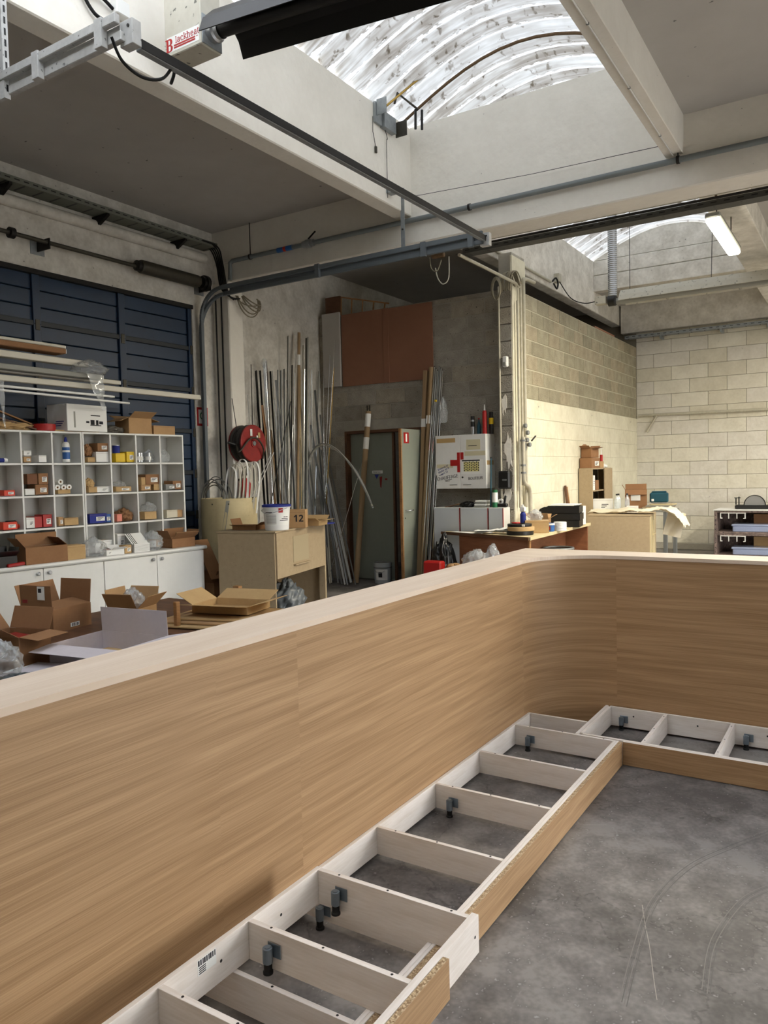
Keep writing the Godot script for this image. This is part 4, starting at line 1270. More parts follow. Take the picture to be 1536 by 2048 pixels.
func bag(called: String, label: String, p: Vector3, r: Vector3, sd: int, m: Material, group := ""):
	var g := G.new()
	g.lump(p + Vector3(0, r.y * 0.9, 0), r, sd, 0.5, 18, p.y + 0.002, 2.0)
	var t := thing(called, label, "bag", Vector3.ZERO, 0.0, group)
	part(t, "body", g, m)
	g = G.new()
	g.lump(p + Vector3(r.x * 0.1, r.y * 1.85, 0), Vector3(r.x * 0.35, r.y * 0.4, r.z * 0.35), sd + 1, 0.7, 10)
	part(t, "gathered_neck", g, m)

func build_shelving():
	var turn := -4.4
	# base cabinets, each with two doors
	for k in 3:
		var z := 0.0 + k * 1.29
		var t := thing("base_cabinet", ["white base cabinet whose end stands by the leaning board, knobs at the middle", "white base cabinet with two doors in the middle of the row", "white base cabinet at the near end of the row"][k], "cabinet", CABT.origin, turn)
		part(t, "carcass", spang(Vector3(-0.51, 0.0, z + 0.003), Vector3(-0.022, 0.838, z + 1.287), 0.002), M.melamine)
		for d in 2:
			var za := z + 0.004 + d * 0.644
			var dr := part(t, "door", spang(Vector3(-0.02, 0.06, za), Vector3(0.0, 0.832, za + 0.638), 0.002), M.melamine)
			part(dr, "knob", latheg([[0.0, 0.03], [0.012, 0.03], [0.019, 0.024], [0.019, 0.016], [0.008, 0.008], [0.008, 0.0]], 14, Vector3(0.0, 0.79, za + (0.585 if d == 0 else 0.053)), Vector3.RIGHT), M.alu)
		part(t, "plinth", spang(Vector3(-0.06, 0.0, z + 0.004), Vector3(-0.05, 0.06, z + 1.286)), M.shelf_back)
	var wt := thing("worktop", "long white worktop with rounded front edge on the base cabinets", "worktop", CABT.origin, turn)
	var o := PackedVector2Array([Vector2(-0.51, 0.84), Vector2(0.012, 0.84), Vector2(0.022, 0.848), Vector2(0.026, 0.86), Vector2(0.022, 0.872), Vector2(0.012, 0.88), Vector2(-0.51, 0.88)])
	var g := G.new()
	g.xf = Transform3D(Basis(), Vector3(0, 0, -0.03))
	g.prism(o, 3.93)
	part(wt, "slab", g, M.melamine)
	# two pigeonhole units on the worktop
	for k in 2:
		var z := 0.06 + k * 1.28
		var t := thing("pigeonhole_unit", ["white pigeonhole unit of four columns at the end near the door track", "white pigeonhole unit of four columns holding tool cartons"][k], "shelf unit", CABT.origin, turn)
		var x0 := -0.505
		var x1 := -0.22
		part(t, "back", spang(Vector3(x0, 0.881, z), Vector3(x0 + 0.006, 2.15, z + 1.275)), M.shelf_back)
		for c in 5:
			var zz := z + 0.0 + c * 0.3142
			part(t, "divider", spang(Vector3(x0 + 0.006, 0.881, zz), Vector3(x1, 2.15, zz + 0.018), 0.001), M.melamine)
		for r in 4:
			var y: float = [2.132, 1.817, 1.502, 1.182][r] + 0.009
			for c in 4:
				part(t, "shelf_board", spang(Vector3(x0 + 0.006, y - 0.009, z + c * 0.3142 + 0.0185), Vector3(x1 - 0.001, y + 0.009, z + (c + 1) * 0.3142 - 0.0005)), M.melamine)
	var mats := {"c": M.cards[0], "c0": M.cards[0], "c1": M.cards[1], "c2": M.cards[2], "c3": M.cards[3], "w": M.white, "y": M.yellow, "o": M.orange, "r": M.red, "b": M.ink_blue, "bw": M.sky_blue, "p": plain(Color(0.85, 0.52, 0.45), 0.7), "g": plain(Color(0.5, 0.51, 0.5), 0.7), "g2": plain(Color(0.80, 0.77, 0.69), 0.7)}
	for e in [
		["white_carton", 1.903, 1.844, 0.072, 0.053, "c", 1, "small carton with white top in the upper cell beside a white block"],
		["white_carton", 1.899, 1.907, 0.075, 0.049, "w", 1, "little white carton stacked on a small brown one"],
		["white_carton", 1.749, 1.844, 0.078, 0.067, "w", 0, "plain white cube carton alone in its upper cell"],
		["kraft_carton", 1.221, 1.844, 0.085, 0.050, "c2", 0, "low kraft carton under crumpled brown paper"],
		["white_carton", 1.093, 1.844, 0.144, 0.107, "w", 0, "white carton under a brown carton in the upper row"],
		["kraft_carton", 1.080, 1.956, 0.128, 0.086, "c1", 1, "brown carton with barcode on top of a white carton"],
		["yellow_carton", 0.875, 1.844, 0.115, 0.093, "y", 0, "yellow and black hardware carton"],
		["yellow_carton", 0.750, 1.844, 0.097, 0.111, "y", 1, "bright yellow carton standing open"],
		["machine_box", 2.093, 1.529, 0.105, 0.054, "o", 1, "orange and black tool carton on the second shelf"],
		["kraft_carton", 1.772, 1.529, 0.131, 0.097, "c1", 1, "brown carton with white label at the foot of a stack of four"],
		["white_carton", 1.893, 1.529, 0.096, 0.059, "w", 0, "flat white carton beside the brown carton stack"],
		["kraft_carton", 1.864, 1.632, 0.104, 0.099, "c3", 0, "dark brown carton on top of white carton stack"],
		["kraft_carton", 1.753, 1.629, 0.100, 0.107, "c1", 1, "brown carton with big white label on top of stack"],
		["kraft_carton", 1.538, 1.529, 0.134, 0.042, "c2", 0, "shallow kraft tray under white rolls"],
		["kraft_carton", 1.217, 1.529, 0.097, 0.057, "c2", 0, "kraft carton below a crumpled kraft bag on second shelf"],
		["white_carton", 1.096, 1.529, 0.160, 0.060, "w", 1, "white printed carton on the second shelf"],
		["kraft_carton", 0.851, 1.529, 0.188, 0.052, "c2", 1, "beige carton with clear film on top"],
		["kraft_carton", 0.565, 1.529, 0.127, 0.064, "c0", 1, "kraft carton with paper slip below a brown roll"],
		["kraft_carton", 0.426, 1.529, 0.076, 0.073, "c2", 0, "small pale kraft carton below a brown roll"],
		["kraft_carton", 0.599, 1.592, 0.052, 0.083, "c2", 0, "narrow kraft carton standing on another"],
		["kraft_carton", 0.479, 1.595, 0.181, 0.111, "c1", 1, "brown carton lying across smaller cartons"],
		["grey_carton", 0.235, 1.529, 0.132, 0.062, "g", 1, "grey carton with white sticker at the shelf end"],
		["kraft_carton", 0.144, 1.529, 0.123, 0.098, "c1", 1, "brown carton with round white label at the shelf end"],
		["machine_box", 2.101, 1.209, 0.138, 0.071, "o", 1, "black and orange tool carton on upper part of third shelf"],
		["white_carton", 1.901, 1.209, 0.083, 0.100, "w", 1, "white topped carton next to an open red carton"],
		["red_carton", 1.727, 1.209, 0.093, 0.121, "r", 1, "red carton with black printed front"],
		["red_carton", 1.823, 1.209, 0.076, 0.107, "r", 0, "red carton standing open with raised lid"],
		["kraft_carton", 1.587, 1.209, 0.053, 0.087, "c0", 1, "narrow carton with label on third shelf"],
		["kraft_carton", 1.474, 1.209, 0.155, 0.072, "c2", 0, "low open kraft carton on third shelf"],
		["blue_carton", 1.169, 1.209, 0.200, 0.097, "b", 1, "dark blue and violet printed carton"],
		["blue_carton", 1.059, 1.209, 0.086, 0.087, "bw", 1, "blue and white printed carton by the divider"],
		["pink_carton", 0.917, 1.209, 0.063, 0.078, "p", 0, "small salmon pink carton"],
		["kraft_carton", 0.520, 1.209, 0.156, 0.083, "c2", 0, "kraft carton inside a clear bag on third shelf"],
		["cream_carton", 0.227, 1.209, 0.152, 0.086, "g2", 0, "cream carton on the third shelf end"],
		["kraft_carton", 0.122, 1.209, 0.081, 0.083, "c0", 0, "narrow brown carton against the shelf side"],
		["white_carton", 1.118, 0.894, 0.204, 0.129, "w", 0, "large white carton standing in the lowest cell"],
		["white_carton", 0.907, 0.894, 0.095, 0.180, "w", 1, "tall white carton with label in the lowest row"],
		["kraft_carton", 0.426, 0.894, 0.077, 0.077, "c0", 1, "kraft carton beside a clear bag in the lowest row"],
		["white_carton", 0.502, 0.894, 0.081, 0.073, "w", 1, "white carton beside a clear bag in the lowest row"],
	]:
		carton(e[0], e[7], cab(-0.33, e[2], e[1]), Vector3(e[3], e[4], 0.16), turn + 90.0, mats[e[5]], e[6] == 1, "cartons in the pigeonholes", M.black if e[5] in ["o", "y", "r"] else null)
	# other things in the cells
	var t := thing("glue_bottle", "white glue bottle with blue cap and blue label in an upper cell", "bottle", cab(-0.30, 1.845, 1.47), turn)
	part(t, "body", latheg([[0.0, 0.0], [0.034, 0.0], [0.036, 0.01], [0.036, 0.17], [0.03, 0.195], [0.014, 0.205]], 18), M.white)
	part(t, "cap", latheg([[0.016, 0.2], [0.016, 0.225], [0.009, 0.25], [0.004, 0.255], [0.0, 0.255]], 14), M.ink_blue)
	part(t, "label", latheg([[0.0365, 0.03], [0.0365, 0.15]], 18), M.sky_blue)
	part(t, "label_band", latheg([[0.0367, 0.1], [0.0367, 0.12]], 18), M.paper)
	t = thing("sealant_tube", "dark blue sealant cartridge lying with its white cap outwards", "tube", cab(-0.30, 1.865, 2.10), turn)
	part(t, "body", latheg([[0.0, 0.0], [0.02, 0.0], [0.02, 0.13], [0.0, 0.13]], 14, Vector3(0, 0, 0.01), Vector3.BACK), M.ink_blue)
	part(t, "cap", latheg([[0.021, 0.0], [0.021, 0.03], [0.0, 0.032]], 14, Vector3(0, 0, 0.01), Vector3.FORWARD), M.white)
	t = thing("paint_can", "dark blue can standing on a yellow carton", "can", cab(-0.33, 1.94, 0.872), turn)
	part(t, "body", latheg([[0.0, 0.0], [0.04, 0.0], [0.04, 0.082], [0.0, 0.082]], 16), M.ink_blue)
	part(t, "rim", latheg([[0.042, 0.08], [0.042, 0.087], [0.037, 0.087], [0.037, 0.083]], 16), M.alu)
	for k in 3:
		t = thing("tin_can", "silver tin from a film wrapped pack of tins", "can", cab(-0.28 - 0.05 * (k % 2), 1.845, 0.50 + 0.065 * k), turn, "film wrapped tins")
		part(t, "body", latheg([[0.0, 0.0], [0.03, 0.0], [0.03, 0.1], [0.0, 0.1]], 14), M.alu)
		part(t, "label_band", latheg([[0.0305, 0.02], [0.0305, 0.06]], 14), M.paper)
	bag("clear_bag", "clear crumpled bag alone in the uppermost end cell", cab(-0.32, 1.845, 0.26), Vector3(0.05, 0.06, 0.05), 5, M.film)
	bag("clear_bag", "clear film wrapped over silver tins", cab(-0.36, 1.845, 0.44), Vector3(0.05, 0.06, 0.05), 6, M.film)
	bag("kraft_paper", "crumpled brown paper on a low kraft carton in the upper row", cab(-0.34, 1.905, 1.215), Vector3(0.04, 0.055, 0.05), 7, M.cards[1])
	bag("kraft_paper", "crumpled kraft bag on a carton of the second shelf", cab(-0.34, 1.575, 1.21), Vector3(0.04, 0.045, 0.05), 8, M.cards[2])
	bag("kraft_paper", "wide sheet of crumpled brown wrapping paper on the third shelf", cab(-0.36, 1.205, 0.80), Vector3(0.09, 0.06, 0.08), 9, M.cards[1])
	bag("clear_bag", "clear bag heaped over a kraft carton on the third shelf", cab(-0.32, 1.285, 0.5), Vector3(0.07, 0.05, 0.07), 10, M.film)
	bag("clear_bag", "clear film draped on the beige carton of the second shelf", cab(-0.33, 1.575, 0.86), Vector3(0.07, 0.03, 0.06), 11, M.film)
	for k in 4:
		var q: Array = [[1.62, 1.5], [1.595, 1.565], [1.53, 1.565], [1.47, 1.565]][k]
		if k == 0: q = [1.56, 1.62]
		t = thing("white_roll", "white roll end showing in the stack of rolls", "roll", cab(-0.36, q[1] + 0.028, q[0]), turn, "white rolls on the second shelf")
		part(t, "wrap", latheg([[0.011, 0.0], [0.011, 0.14], [0.027, 0.14], [0.027, 0.0]], 16, Vector3(-0.05, 0, 0), Vector3.RIGHT), M.paper)
		part(t, "core", latheg([[0.011, 0.0], [0.008, 0.0], [0.008, 0.138], [0.011, 0.138]], 12, Vector3(-0.05, 0, 0), Vector3.RIGHT), M.cards[0])
	t = thing("power_tool", "black power tool with orange grip on the third shelf", "power tool", cab(-0.32, 1.20, 2.06), turn)
	part(t, "body", boxg(Vector3(0, 0.055, 0), Vector3(0.07, 0.07, 0.12), 0.02), M.black)
	part(t, "grip", boxg(Vector3(0, 0.03, -0.09), Vector3(0.05, 0.045, 0.08), 0.015), M.orange)
	part(t, "battery", boxg(Vector3(0.02, 0.015, 0.04), Vector3(0.08, 0.028, 0.07), 0.006), M.rubber)
	# on the worktop
	open_carton("kraft_box", "large brown printed carton standing open on the worktop", cab(-0.10, 0.881, 1.885), Vector3(0.42, 0.16, 0.19), turn + 90.0, M.cards[1], [null, 0, -50, 40], 0.12)
	carton("kraft_box", "plain mustard brown carton beside the large open one on the worktop", cab(-0.12, 0.881, 1.562), Vector3(0.20, 0.14, 0.17), turn + 84.0, M.cards[2])
	bag("clear_bag", "large clear bag of fittings on the worktop", cab(-0.12, 0.881, 1.33), Vector3(0.09, 0.085, 0.10), 14, M.film)
	carton("small_box", "small red and white box on the worktop edge", cab(-0.08, 0.881, 1.205), Vector3(0.08, 0.06, 0.09), turn + 100.0, M.white, true, "", M.red)
	open_carton("small_box", "small white open box next to the red one", cab(-0.09, 0.881, 1.085), Vector3(0.13, 0.055, 0.11), turn + 80.0, M.white, [60, 40, 70, 60], 0.05)
	carton("small_box", "small pale carton with a sticker before the open white lid", cab(-0.10, 0.881, 0.965), Vector3(0.085, 0.085, 0.09), turn + 95.0, M.cards[2], true)
	t = open_carton("lidded_box", "white grooved box with a striped lid tilted open", cab(-0.11, 0.881, 0.80), Vector3(0.19, 0.09, 0.15), turn + 88.0, M.white, [null, null, null, null])
	var lid := part(t, "lid", boxg(Vector3.ZERO, Vector3(0.20, 0.006, 0.19), 0.002), M.paper)
	lid.transform = Transform3D(Basis(Vector3.RIGHT, deg_to_rad(38)), Vector3(0, 0.135, -0.02))
	for k in 3:
		part(lid, "stripe", boxg(Vector3(-0.08 + 0.02 * k, 0.0035, 0), Vector3(0.008, 0.001, 0.185)), M.ink)
	for k in 6:
		part(t, "groove", boxg(Vector3(0, 0.015 + 0.012 * k, 0.0755), Vector3(0.188, 0.002, 0.001)), M.pvc_grey)
	bag("clear_bag", "clear bag with screws in the lowest row near the end", cab(-0.13, 0.881, 0.61), Vector3(0.10, 0.09, 0.09), 16, M.film)
	open_carton("kraft_box", "brown carton with torn flaps at the end of the worktop", cab(-0.16, 0.881, 0.235), Vector3(0.33, 0.10, 0.20), turn + 92.0, M.cards[1], [50, -10, 40, 30], 0.11)
	solo("card_roll", "rolled strip of brown corrugated card on the torn carton", "card", tubeg([cab(-0.04, 1.03, 0.06), cab(-0.05, 1.03, 0.34)], 0.022, 9), M.cards[0])
	open_carton("tool_box", "black and red tool carton half open on the worktop end", cab(-0.09, 0.881, 2.28), Vector3(0.20, 0.10, 0.18), turn + 90.0, M.bag_black, [50, 0, 20, 60], 0.08)
	solo("red_tray", "flat red tray leaning on the black tool carton", "tray", barg(cab(0.0, 0.905, 2.12), cab(0.0, 0.895, 2.28), 0.05, 0.03, 0.006), M.red)
	# on top of the pigeonholes
	t = thing("white_box", "large white printed carton on top of the pigeonholes", "carton", cab(-0.36, 2.151, 1.29), turn + 98.0)
	part(t, "body", boxg(Vector3(0, 0.14, 0), Vector3(0.50, 0.27, 0.30), 0.004), M.white)
	for e in [[0.06, 0.1, 0.05, 0.05], [0.12, 0.1, 0.03, 0.05], [0.0, 0.1, 0.04, 0.02], [0.17, 0.1, 0.05, 0.03], [0.1, 0.17, 0.12, 0.01], [0.1, 0.07, 0.14, 0.008]]:
		part(t, "print_mark", boxg(Vector3(e[0], e[1], 0.1505), Vector3(e[2], e[3], 0.001)), M.ink)
	for k in 3:
		part(t, "print_stripe", boxg(Vector3(-0.2505, 0.06 + 0.02 * k, 0.02 * k), Vector3(0.001, 0.008, 0.12)), M.ink_blue)
	part(t, "hand_hole", boxg(Vector3(-0.16, 0.12, 0.1503), Vector3(0.02, 0.16, 0.001)), M.pvc_grey)
	open_carton("kraft_box", "open kraft carton with folded flaps on top of the pigeonholes", cab(-0.36, 2.151, 0.62), Vector3(0.30, 0.17, 0.24), turn + 92.0, M.cards[0], [60, 70, 105, 110], 0.12)
	carton("kraft_box", "low kraft carton with printed side on top of the pigeonholes end", cab(-0.37, 2.151, 0.28), Vector3(0.30, 0.10, 0.20), turn + 92.0, M.cards[0], false)
	t = thing("tape_roll", "thick red roll of tape lying on top of the pigeonholes", "tape roll", cab(-0.32, 2.151, 1.68), turn)
	part(t, "tape", latheg([[0.05, 0.0], [0.105, 0.0], [0.107, 0.008], [0.107, 0.062], [0.105, 0.07], [0.05, 0.07], [0.05, 0.0]], 26), M.red)
	part(t, "core", latheg([[0.05, 0.0], [0.046, 0.0], [0.046, 0.07], [0.05, 0.07]], 22), M.cards[0])
	bag("work_glove", "crumpled grey rag between white box and kraft carton", cab(-0.34, 2.151, 0.90), Vector3(0.07, 0.035, 0.12), 18, plain(Color(0.38, 0.36, 0.33), 0.95))
	bag("dust_sheet", "crumpled beige rag on top of the pigeonholes", cab(-0.36, 2.151, 2.02), Vector3(0.09, 0.04, 0.2), 19, M.cards[2])
	for k in 3:
		solo("timber_strip", ["brown timber strip leaning up on the pigeonhole top", "second brown timber strip leaning on the pigeonhole top", "thin pale strip lying on the pigeonhole top"][k], "timber", barg([cab(-0.42, 2.165, 1.6), cab(-0.30, 2.165, 1.78), cab(-0.27, 2.158, 1.12)][k], [cab(-0.50, 2.50, 2.45), cab(-0.36, 2.40, 2.6), cab(-0.25, 2.158, 1.62)][k], 0.05, 0.014, 0.002), [M.timber, M.dark_timber, M.cards[2]][k])
	# long profiles laid on a cantilever rack
	t = thing("cantilever_rack", "grey steel cantilever rack against the wall holding long profiles", "rack")
	for z in [-3.3, -1.6, 0.0]:
		part(t, "post", spang(Vector3(-7.34, 0.0, z - 0.03), Vector3(-7.28, 3.3, z + 0.03), 0.004), M.pipe_grey)
		for y in [2.55, 2.80]:
			part(t, "arm", spang(Vector3(-7.28, y - 0.04, z - 0.02), Vector3(-6.45, y, z + 0.02), 0.004), M.pipe_grey)
	var bars := [
		["white_profile", "long white plastic profile reaching farthest towards the pillar", Vector3(-6.70, 2.625, 0.2), Vector3(-6.70, 2.60, -6.55), 0.055, 0.055, M.pvc],
		["mdf_strip", "pale board strip lying on the top of the profile stack", Vector3(-6.70, 2.98, 0.2), Vector3(-6.72, 2.96, -4.75), 0.16, 0.03, M.pvc],
		["mdf_strip", "brown edged board in the stack of long profiles", Vector3(-6.66, 2.93, 0.2), Vector3(-6.68, 2.91, -4.72), 0.18, 0.05, M.cards[1]],
		["film_wrapped_profile", "film wrapped white profile in the middle of the stack", Vector3(-6.66, 2.84, 0.2), Vector3(-6.68, 2.82, -5.0), 0.09, 0.06, M.pvc],
		["film_wrapped_profile", "second film wrapped profile below the wider one", Vector3(-6.64, 2.72, 0.2), Vector3(-6.66, 2.70, -5.15), 0.1, 0.05, M.pvc_grey],
		["pale_profile", "grey white profile just above the longest one", Vector3(-6.80, 2.72, 0.2), Vector3(-6.82, 2.69, -5.5), 0.07, 0.045, M.pvc],
		["thin_profile", "thin bright white profile below the longest one", Vector3(-6.58, 2.555, 0.2), Vector3(-6.60, 2.51, -5.25), 0.04, 0.022, M.white],
		["thin_profile", "thin white strip ending ragged below the stack", Vector3(-6.52, 2.56, 0.2), Vector3(-6.55, 2.45, -5.4), 0.03, 0.02, M.white],
	]
	for b in bars:
		var tt := thing(b[0], b[1], "profile")
		part(tt, "bar", barg(b[2], b[3], b[4], b[5], 0.006), b[6])
		part(tt, "end_cap", barg(b[3], b[3] + Vector3(0, -0.0001, -0.012), b[4] * 0.86, b[5] * 0.86, 0.002), M.white)
	bag("film_scrap", "torn clear film hanging round the profile ends", Vector3(-6.62, 2.72, -5.0), Vector3(0.10, 0.06, 0.16), 23, M.film)
	var gf := G.new()
	var rows := []
	for i in 7:
		var row := []
		for j in 5:
			row.append(Vector3(-6.58 + 0.015 * sin(i * 1.7 + j), 2.72 - 0.06 * i, -4.92 - 0.05 * j * (1.0 - i / 7.5) - 0.03 * i))
		rows.append(row)
	gf.sheet(rows, 0.001)
	solo("film_scrap", "pointed flap of clear film dangling from the profiles", "film", gf, M.film)
	gf = G.new()
	rows = []
	for i in 7:
		var row := []
		for j in 4:
			row.append(Vector3(-6.52 + 0.01 * sin(i * 2.1 + j), 2.56 - 0.07 * i, -3.95 - 0.025 * j * (1.0 - i / 6.4) - 0.01 * i))
		rows.append(row)
	gf.sheet(rows, 0.001)
	solo("film_scrap", "long icicle shaped strip of film under the profiles", "film", gf, M.film)

# ---------------------------------------------------------------- the corner of profiles, reel, tub and chest
func build_corner():
	var mats := {"black": M.black, "dark": M.dark_steel, "film": M.alu, "chrome": M.chrome, "white": M.white, "alud": M.alu_dull, "alu": M.alu, "pvcg": M.pvc_grey, "pvc": M.pvc, "brass": M.brass, "tube": M.card_tube, "tube2": M.card_tube, "timber": M.timber}
	var names := {"black": ["black_rod", "thin black rod leaning in the profile corner"], "dark": ["dark_bar", "dark grey metal bar leaning among the profiles"], "film": ["wrapped_bundle", "film wrapped silver bundle standing above its neighbours"], "chrome": ["chrome_profile", "shiny chrome profile leaning in the corner"], "white": ["white_strip", "white plastic strip leaning among metal profiles"], "alud": ["grey_profile", "dull grey aluminium profile leaning in the corner"], "alu": ["aluminium_profile", "bright aluminium profile leaning in the corner"], "pvcg": ["plastic_strip", "pale grey translucent plastic strip leaning on the wall"], "pvc": ["cream_strip", "cream plastic strip leaning among the profiles"], "brass": ["brass_rod", "slender brass coloured rod leaning at the corner"], "tube": ["cardboard_tube", "tall brown cardboard tube rising above the profiles"], "tube2": ["cardboard_tube", "short brown cardboard tube low among the profiles"], "timber": ["timber_batten", "brown timber batten leaning behind the hose reel"]}
	var heights := {}
	var list := [
		[-7.30, 3.21, -8.15, -7.00, -7.78, 0.006, "r", "black"],
		[-7.27, 3.13, -8.22, -7.01, -8.08, 0.014, "b", "black"],
		[-7.31, 3.15, -8.35, -7.06, -8.20, 0.012, "b", "black"],
		[-7.21, 3.12, -8.15, -7.14, -8.02, 0.006, "r", "dark"],
		[-7.22, 3.27, -8.34, -7.02, -8.22, 0.016, "w", "film"],
		[-7.26, 3.29, -8.43, -7.04, -8.28, 0.010, "b", "chrome"],
		[-7.30, 3.16, -8.56, -7.00, -8.34, 0.012, "b", "black"],
		[-7.30, 3.17, -8.60, -7.17, -8.56, 0.006, "b", "white"],
		[-7.22, 3.18, -8.63, -7.14, -8.44, 0.010, "b", "alud"],
		[-7.22, 3.18, -8.70, -7.02, -8.36, 0.012, "b", "alud"],
		[-7.28, 3.22, -8.85, -7.11, -8.53, 0.012, "b", "alud"],
		[-7.23, 3.70, -8.90, -7.15, -8.61, 0.014, "b", "pvcg"],
		[-7.21, 3.28, -8.95, -7.00, -8.49, 0.010, "b", "dark"],
		[-7.25, 3.18, -9.05, -7.11, -8.70, 0.008, "b", "alu"],
		[-7.25, 3.79, -9.18, -7.02, -8.67, 0.022, "t", "tube"],
		[-7.27, 3.26, -9.21, -7.00, -8.76, 0.004, "r", "brass"],
		[-7.21, 3.25, -9.24, -7.15, -8.98, 0.006, "b", "chrome"],
		[-7.26, 3.26, -9.36, -7.04, -8.91, 0.006, "b", "chrome"],
		[-7.21, 3.25, -9.36, -7.09, -9.05, 0.006, "b", "alu"],
		[-7.22, 3.26, -9.43, -7.15, -9.22, 0.007, "b", "chrome"],
		[-7.24, 3.74, -9.37, -7.06, -8.94, 0.026, "b", "pvcg"],
		[-7.25, 3.62, -9.28, -7.07, -8.88, 0.012, "b", "pvc"],
		[-7.34, 3.29, -9.79, -7.04, -9.03, 0.006, "b", "white"],
		[-7.33, 3.28, -9.75, -6.99, -9.02, 0.006, "b", "chrome"],
		[-7.03, 3.74, -9.79, -7.11, -9.34, 0.005, "r", "chrome"],
		[-7.13, 3.51, -9.78, -7.13, -9.39, 0.006, "r", "alu"],
		[-7.26, 3.20, -9.78, -7.00, -9.31, 0.005, "r", "chrome"],
		[-7.05, 3.31, -9.77, -7.15, -9.44, 0.008, "r", "brass"],
		[-7.29, 2.74, -8.79, -7.05, -8.48, 0.008, "b", "white"],
		[-7.23, 3.03, -8.59, -7.04, -8.66, 0.014, "b", "alu"],
		[-7.25, 2.75, -8.56, -7.16, -8.74, 0.010, "b", "chrome"],
		[-7.30, 3.07, -8.94, -6.99, -8.71, 0.014, "b", "alud"],
		[-7.29, 2.97, -9.59, -6.99, -9.44, 0.014, "b", "alud"],
		[-7.29, 2.79, -9.20, -7.05, -9.26, 0.016, "b", "alu"],
		[-7.29, 2.34, -9.31, -6.93, -9.26, 0.014, "b", "pvcg"],
		[-7.23, 2.42, -9.38, -7.02, -9.54, 0.018, "b", "alud"],
		[-7.23, 2.40, -8.95, -7.17, -8.48, 0.010, "b", "alu"],
		[-7.32, 2.79, -8.08, -7.04, -8.00, 0.006, "b", "white"],
		[-7.20, 2.65, -8.24, -7.13, -8.55, 0.014, "b", "timber"],
		[-7.26, 2.31, -8.46, -7.17, -8.76, 0.020, "b", "tube2"],
		[-7.33, 2.60, -9.76, -6.76, -9.34, 0.012, "b", "alu"],
		[-7.29, 2.04, -9.52, -6.66, -9.29, 0.016, "b", "alud"],
		[-7.27, 2.19, -9.16, -7.17, -9.24, 0.012, "b", "alu"],
		[-7.27, 1.58, -9.35, -6.98, -9.18, 0.016, "b", "pvc"],
		[-7.27, 1.81, -9.78, -6.62, -9.48, 0.016, "b", "white"],
		[-7.32, 1.65, -9.77, -6.59, -9.28, 0.012, "b", "white"],
		[-7.20, 2.00, -9.74, -6.42, -9.31, 0.008, "b", "alud"],
		[-7.32, 1.57, -9.78, -6.87, -9.30, 0.022, "b", "pvc"],
		[-7.33, 2.05, -9.76, -6.53, -9.26, 0.010, "b", "alu"],
		[-6.49, 1.90, -9.70, -6.95, -9.30, 0.005, "r", "chrome"],
		[-7.00, 2.71, -8.63, -6.95, -7.62, 0.006, "r", "black"],
		[-7.00, 2.67, -7.43, -6.95, -7.84, 0.005, "r", "black"],
	]
	for e in list:
		if not heights.has(e[7]): heights[e[7]] = []
		heights[e[7]].append(e[1] + e[0] * 0.0001 + e[2] * 0.00001)
	for k in heights:
		heights[k].sort()
		heights[k].reverse()
	var rank := ["tallest", "second tallest", "third tallest", "fourth tallest", "fifth tallest", "sixth tallest", "seventh tallest", "eighth tallest", "ninth tallest", "tenth tallest"]
	for e in list:
		var m: Material = mats[e[7]]
		var a := Vector3(e[0], e[1], e[2])
		var b := Vector3(e[3], 0.0, e[4])
		var nm: Array = names[e[7]]
		var label: String = nm[1]
		if heights[e[7]].size() > 1:
			label = "%s, %s of its kind" % [nm[1], rank[heights[e[7]].find(e[1] + e[0] * 0.0001 + e[2] * 0.00001)]]
		var t := thing(nm[0], label, "profile", Vector3.ZERO, 0.0, "%s leaning in the corner" % nm[0].replace("_", " "))
		var r: float = e[5]
		var d := (a - b).normalized()
		match e[6]:
			"r":
				part(t, "shaft", tubeg([b + d * r, a], r, 7), m)
				part(t, "end_cap", tubeg([a, a + d * 0.004], r * 0.8, 7), m)
			"t":
				var g := G.new()
				g.tube([b + d * r, a], r, 14, false)
				part(t, "wall", g, m)
				part(t, "paper_band", tubeg([a - d * 0.5, a - d * 0.34], r + 0.001, 14), M.paper)
				part(t, "end_plug", tubeg([a - d * 0.02, a - d * 0.012], r * 0.95, 14), M.cards[2])
			"w":
				for k in 3:
					part(t, "tube", tubeg([b + d * 0.02 + Vector3(0.016 * (k - 1), 0, 0), a + Vector3(0.016 * (k - 1), -0.02 * k, 0)], 0.011, 8), M.chrome)
				var g := G.new()
				g.lump(a + Vector3(0, -0.03, 0), Vector3(0.035, 0.06, 0.035), 31, 0.5, 7)
				part(t, "film_wrap", g, M.film)
			_:
				# an open channel: web and two flanges
				var x := Vector3.UP.cross(d).normalized()
				var w := r * 2.0
				var side := x * 0.6 + Vector3(0.3, 0, 0.5)
				side = (side - d * side.dot(d)).normalized()
				var g := G.new()
				g.bar(b + d * 0.02, a, w, 0.003, 0.0, side)
				part(t, "web", g, m)
				var y := d.cross(side.cross(d).normalized()).normalized()
				for s in [-1.0, 1.0]:
					g = G.new()
					var o: Vector3 = side.cross(d).normalized() * s * w * 0.5
					g.bar(b + d * 0.02 + o + side * w * 0.2, a + o + side * w * 0.2, 0.003, w * 0.42, 0.0, side)
					part(t, "flange", g, m)
	# bent flexible strip arching in front
	var t := thing("arched_strip", "translucent flexible strip bent in a high arch before the store room door", "strip")
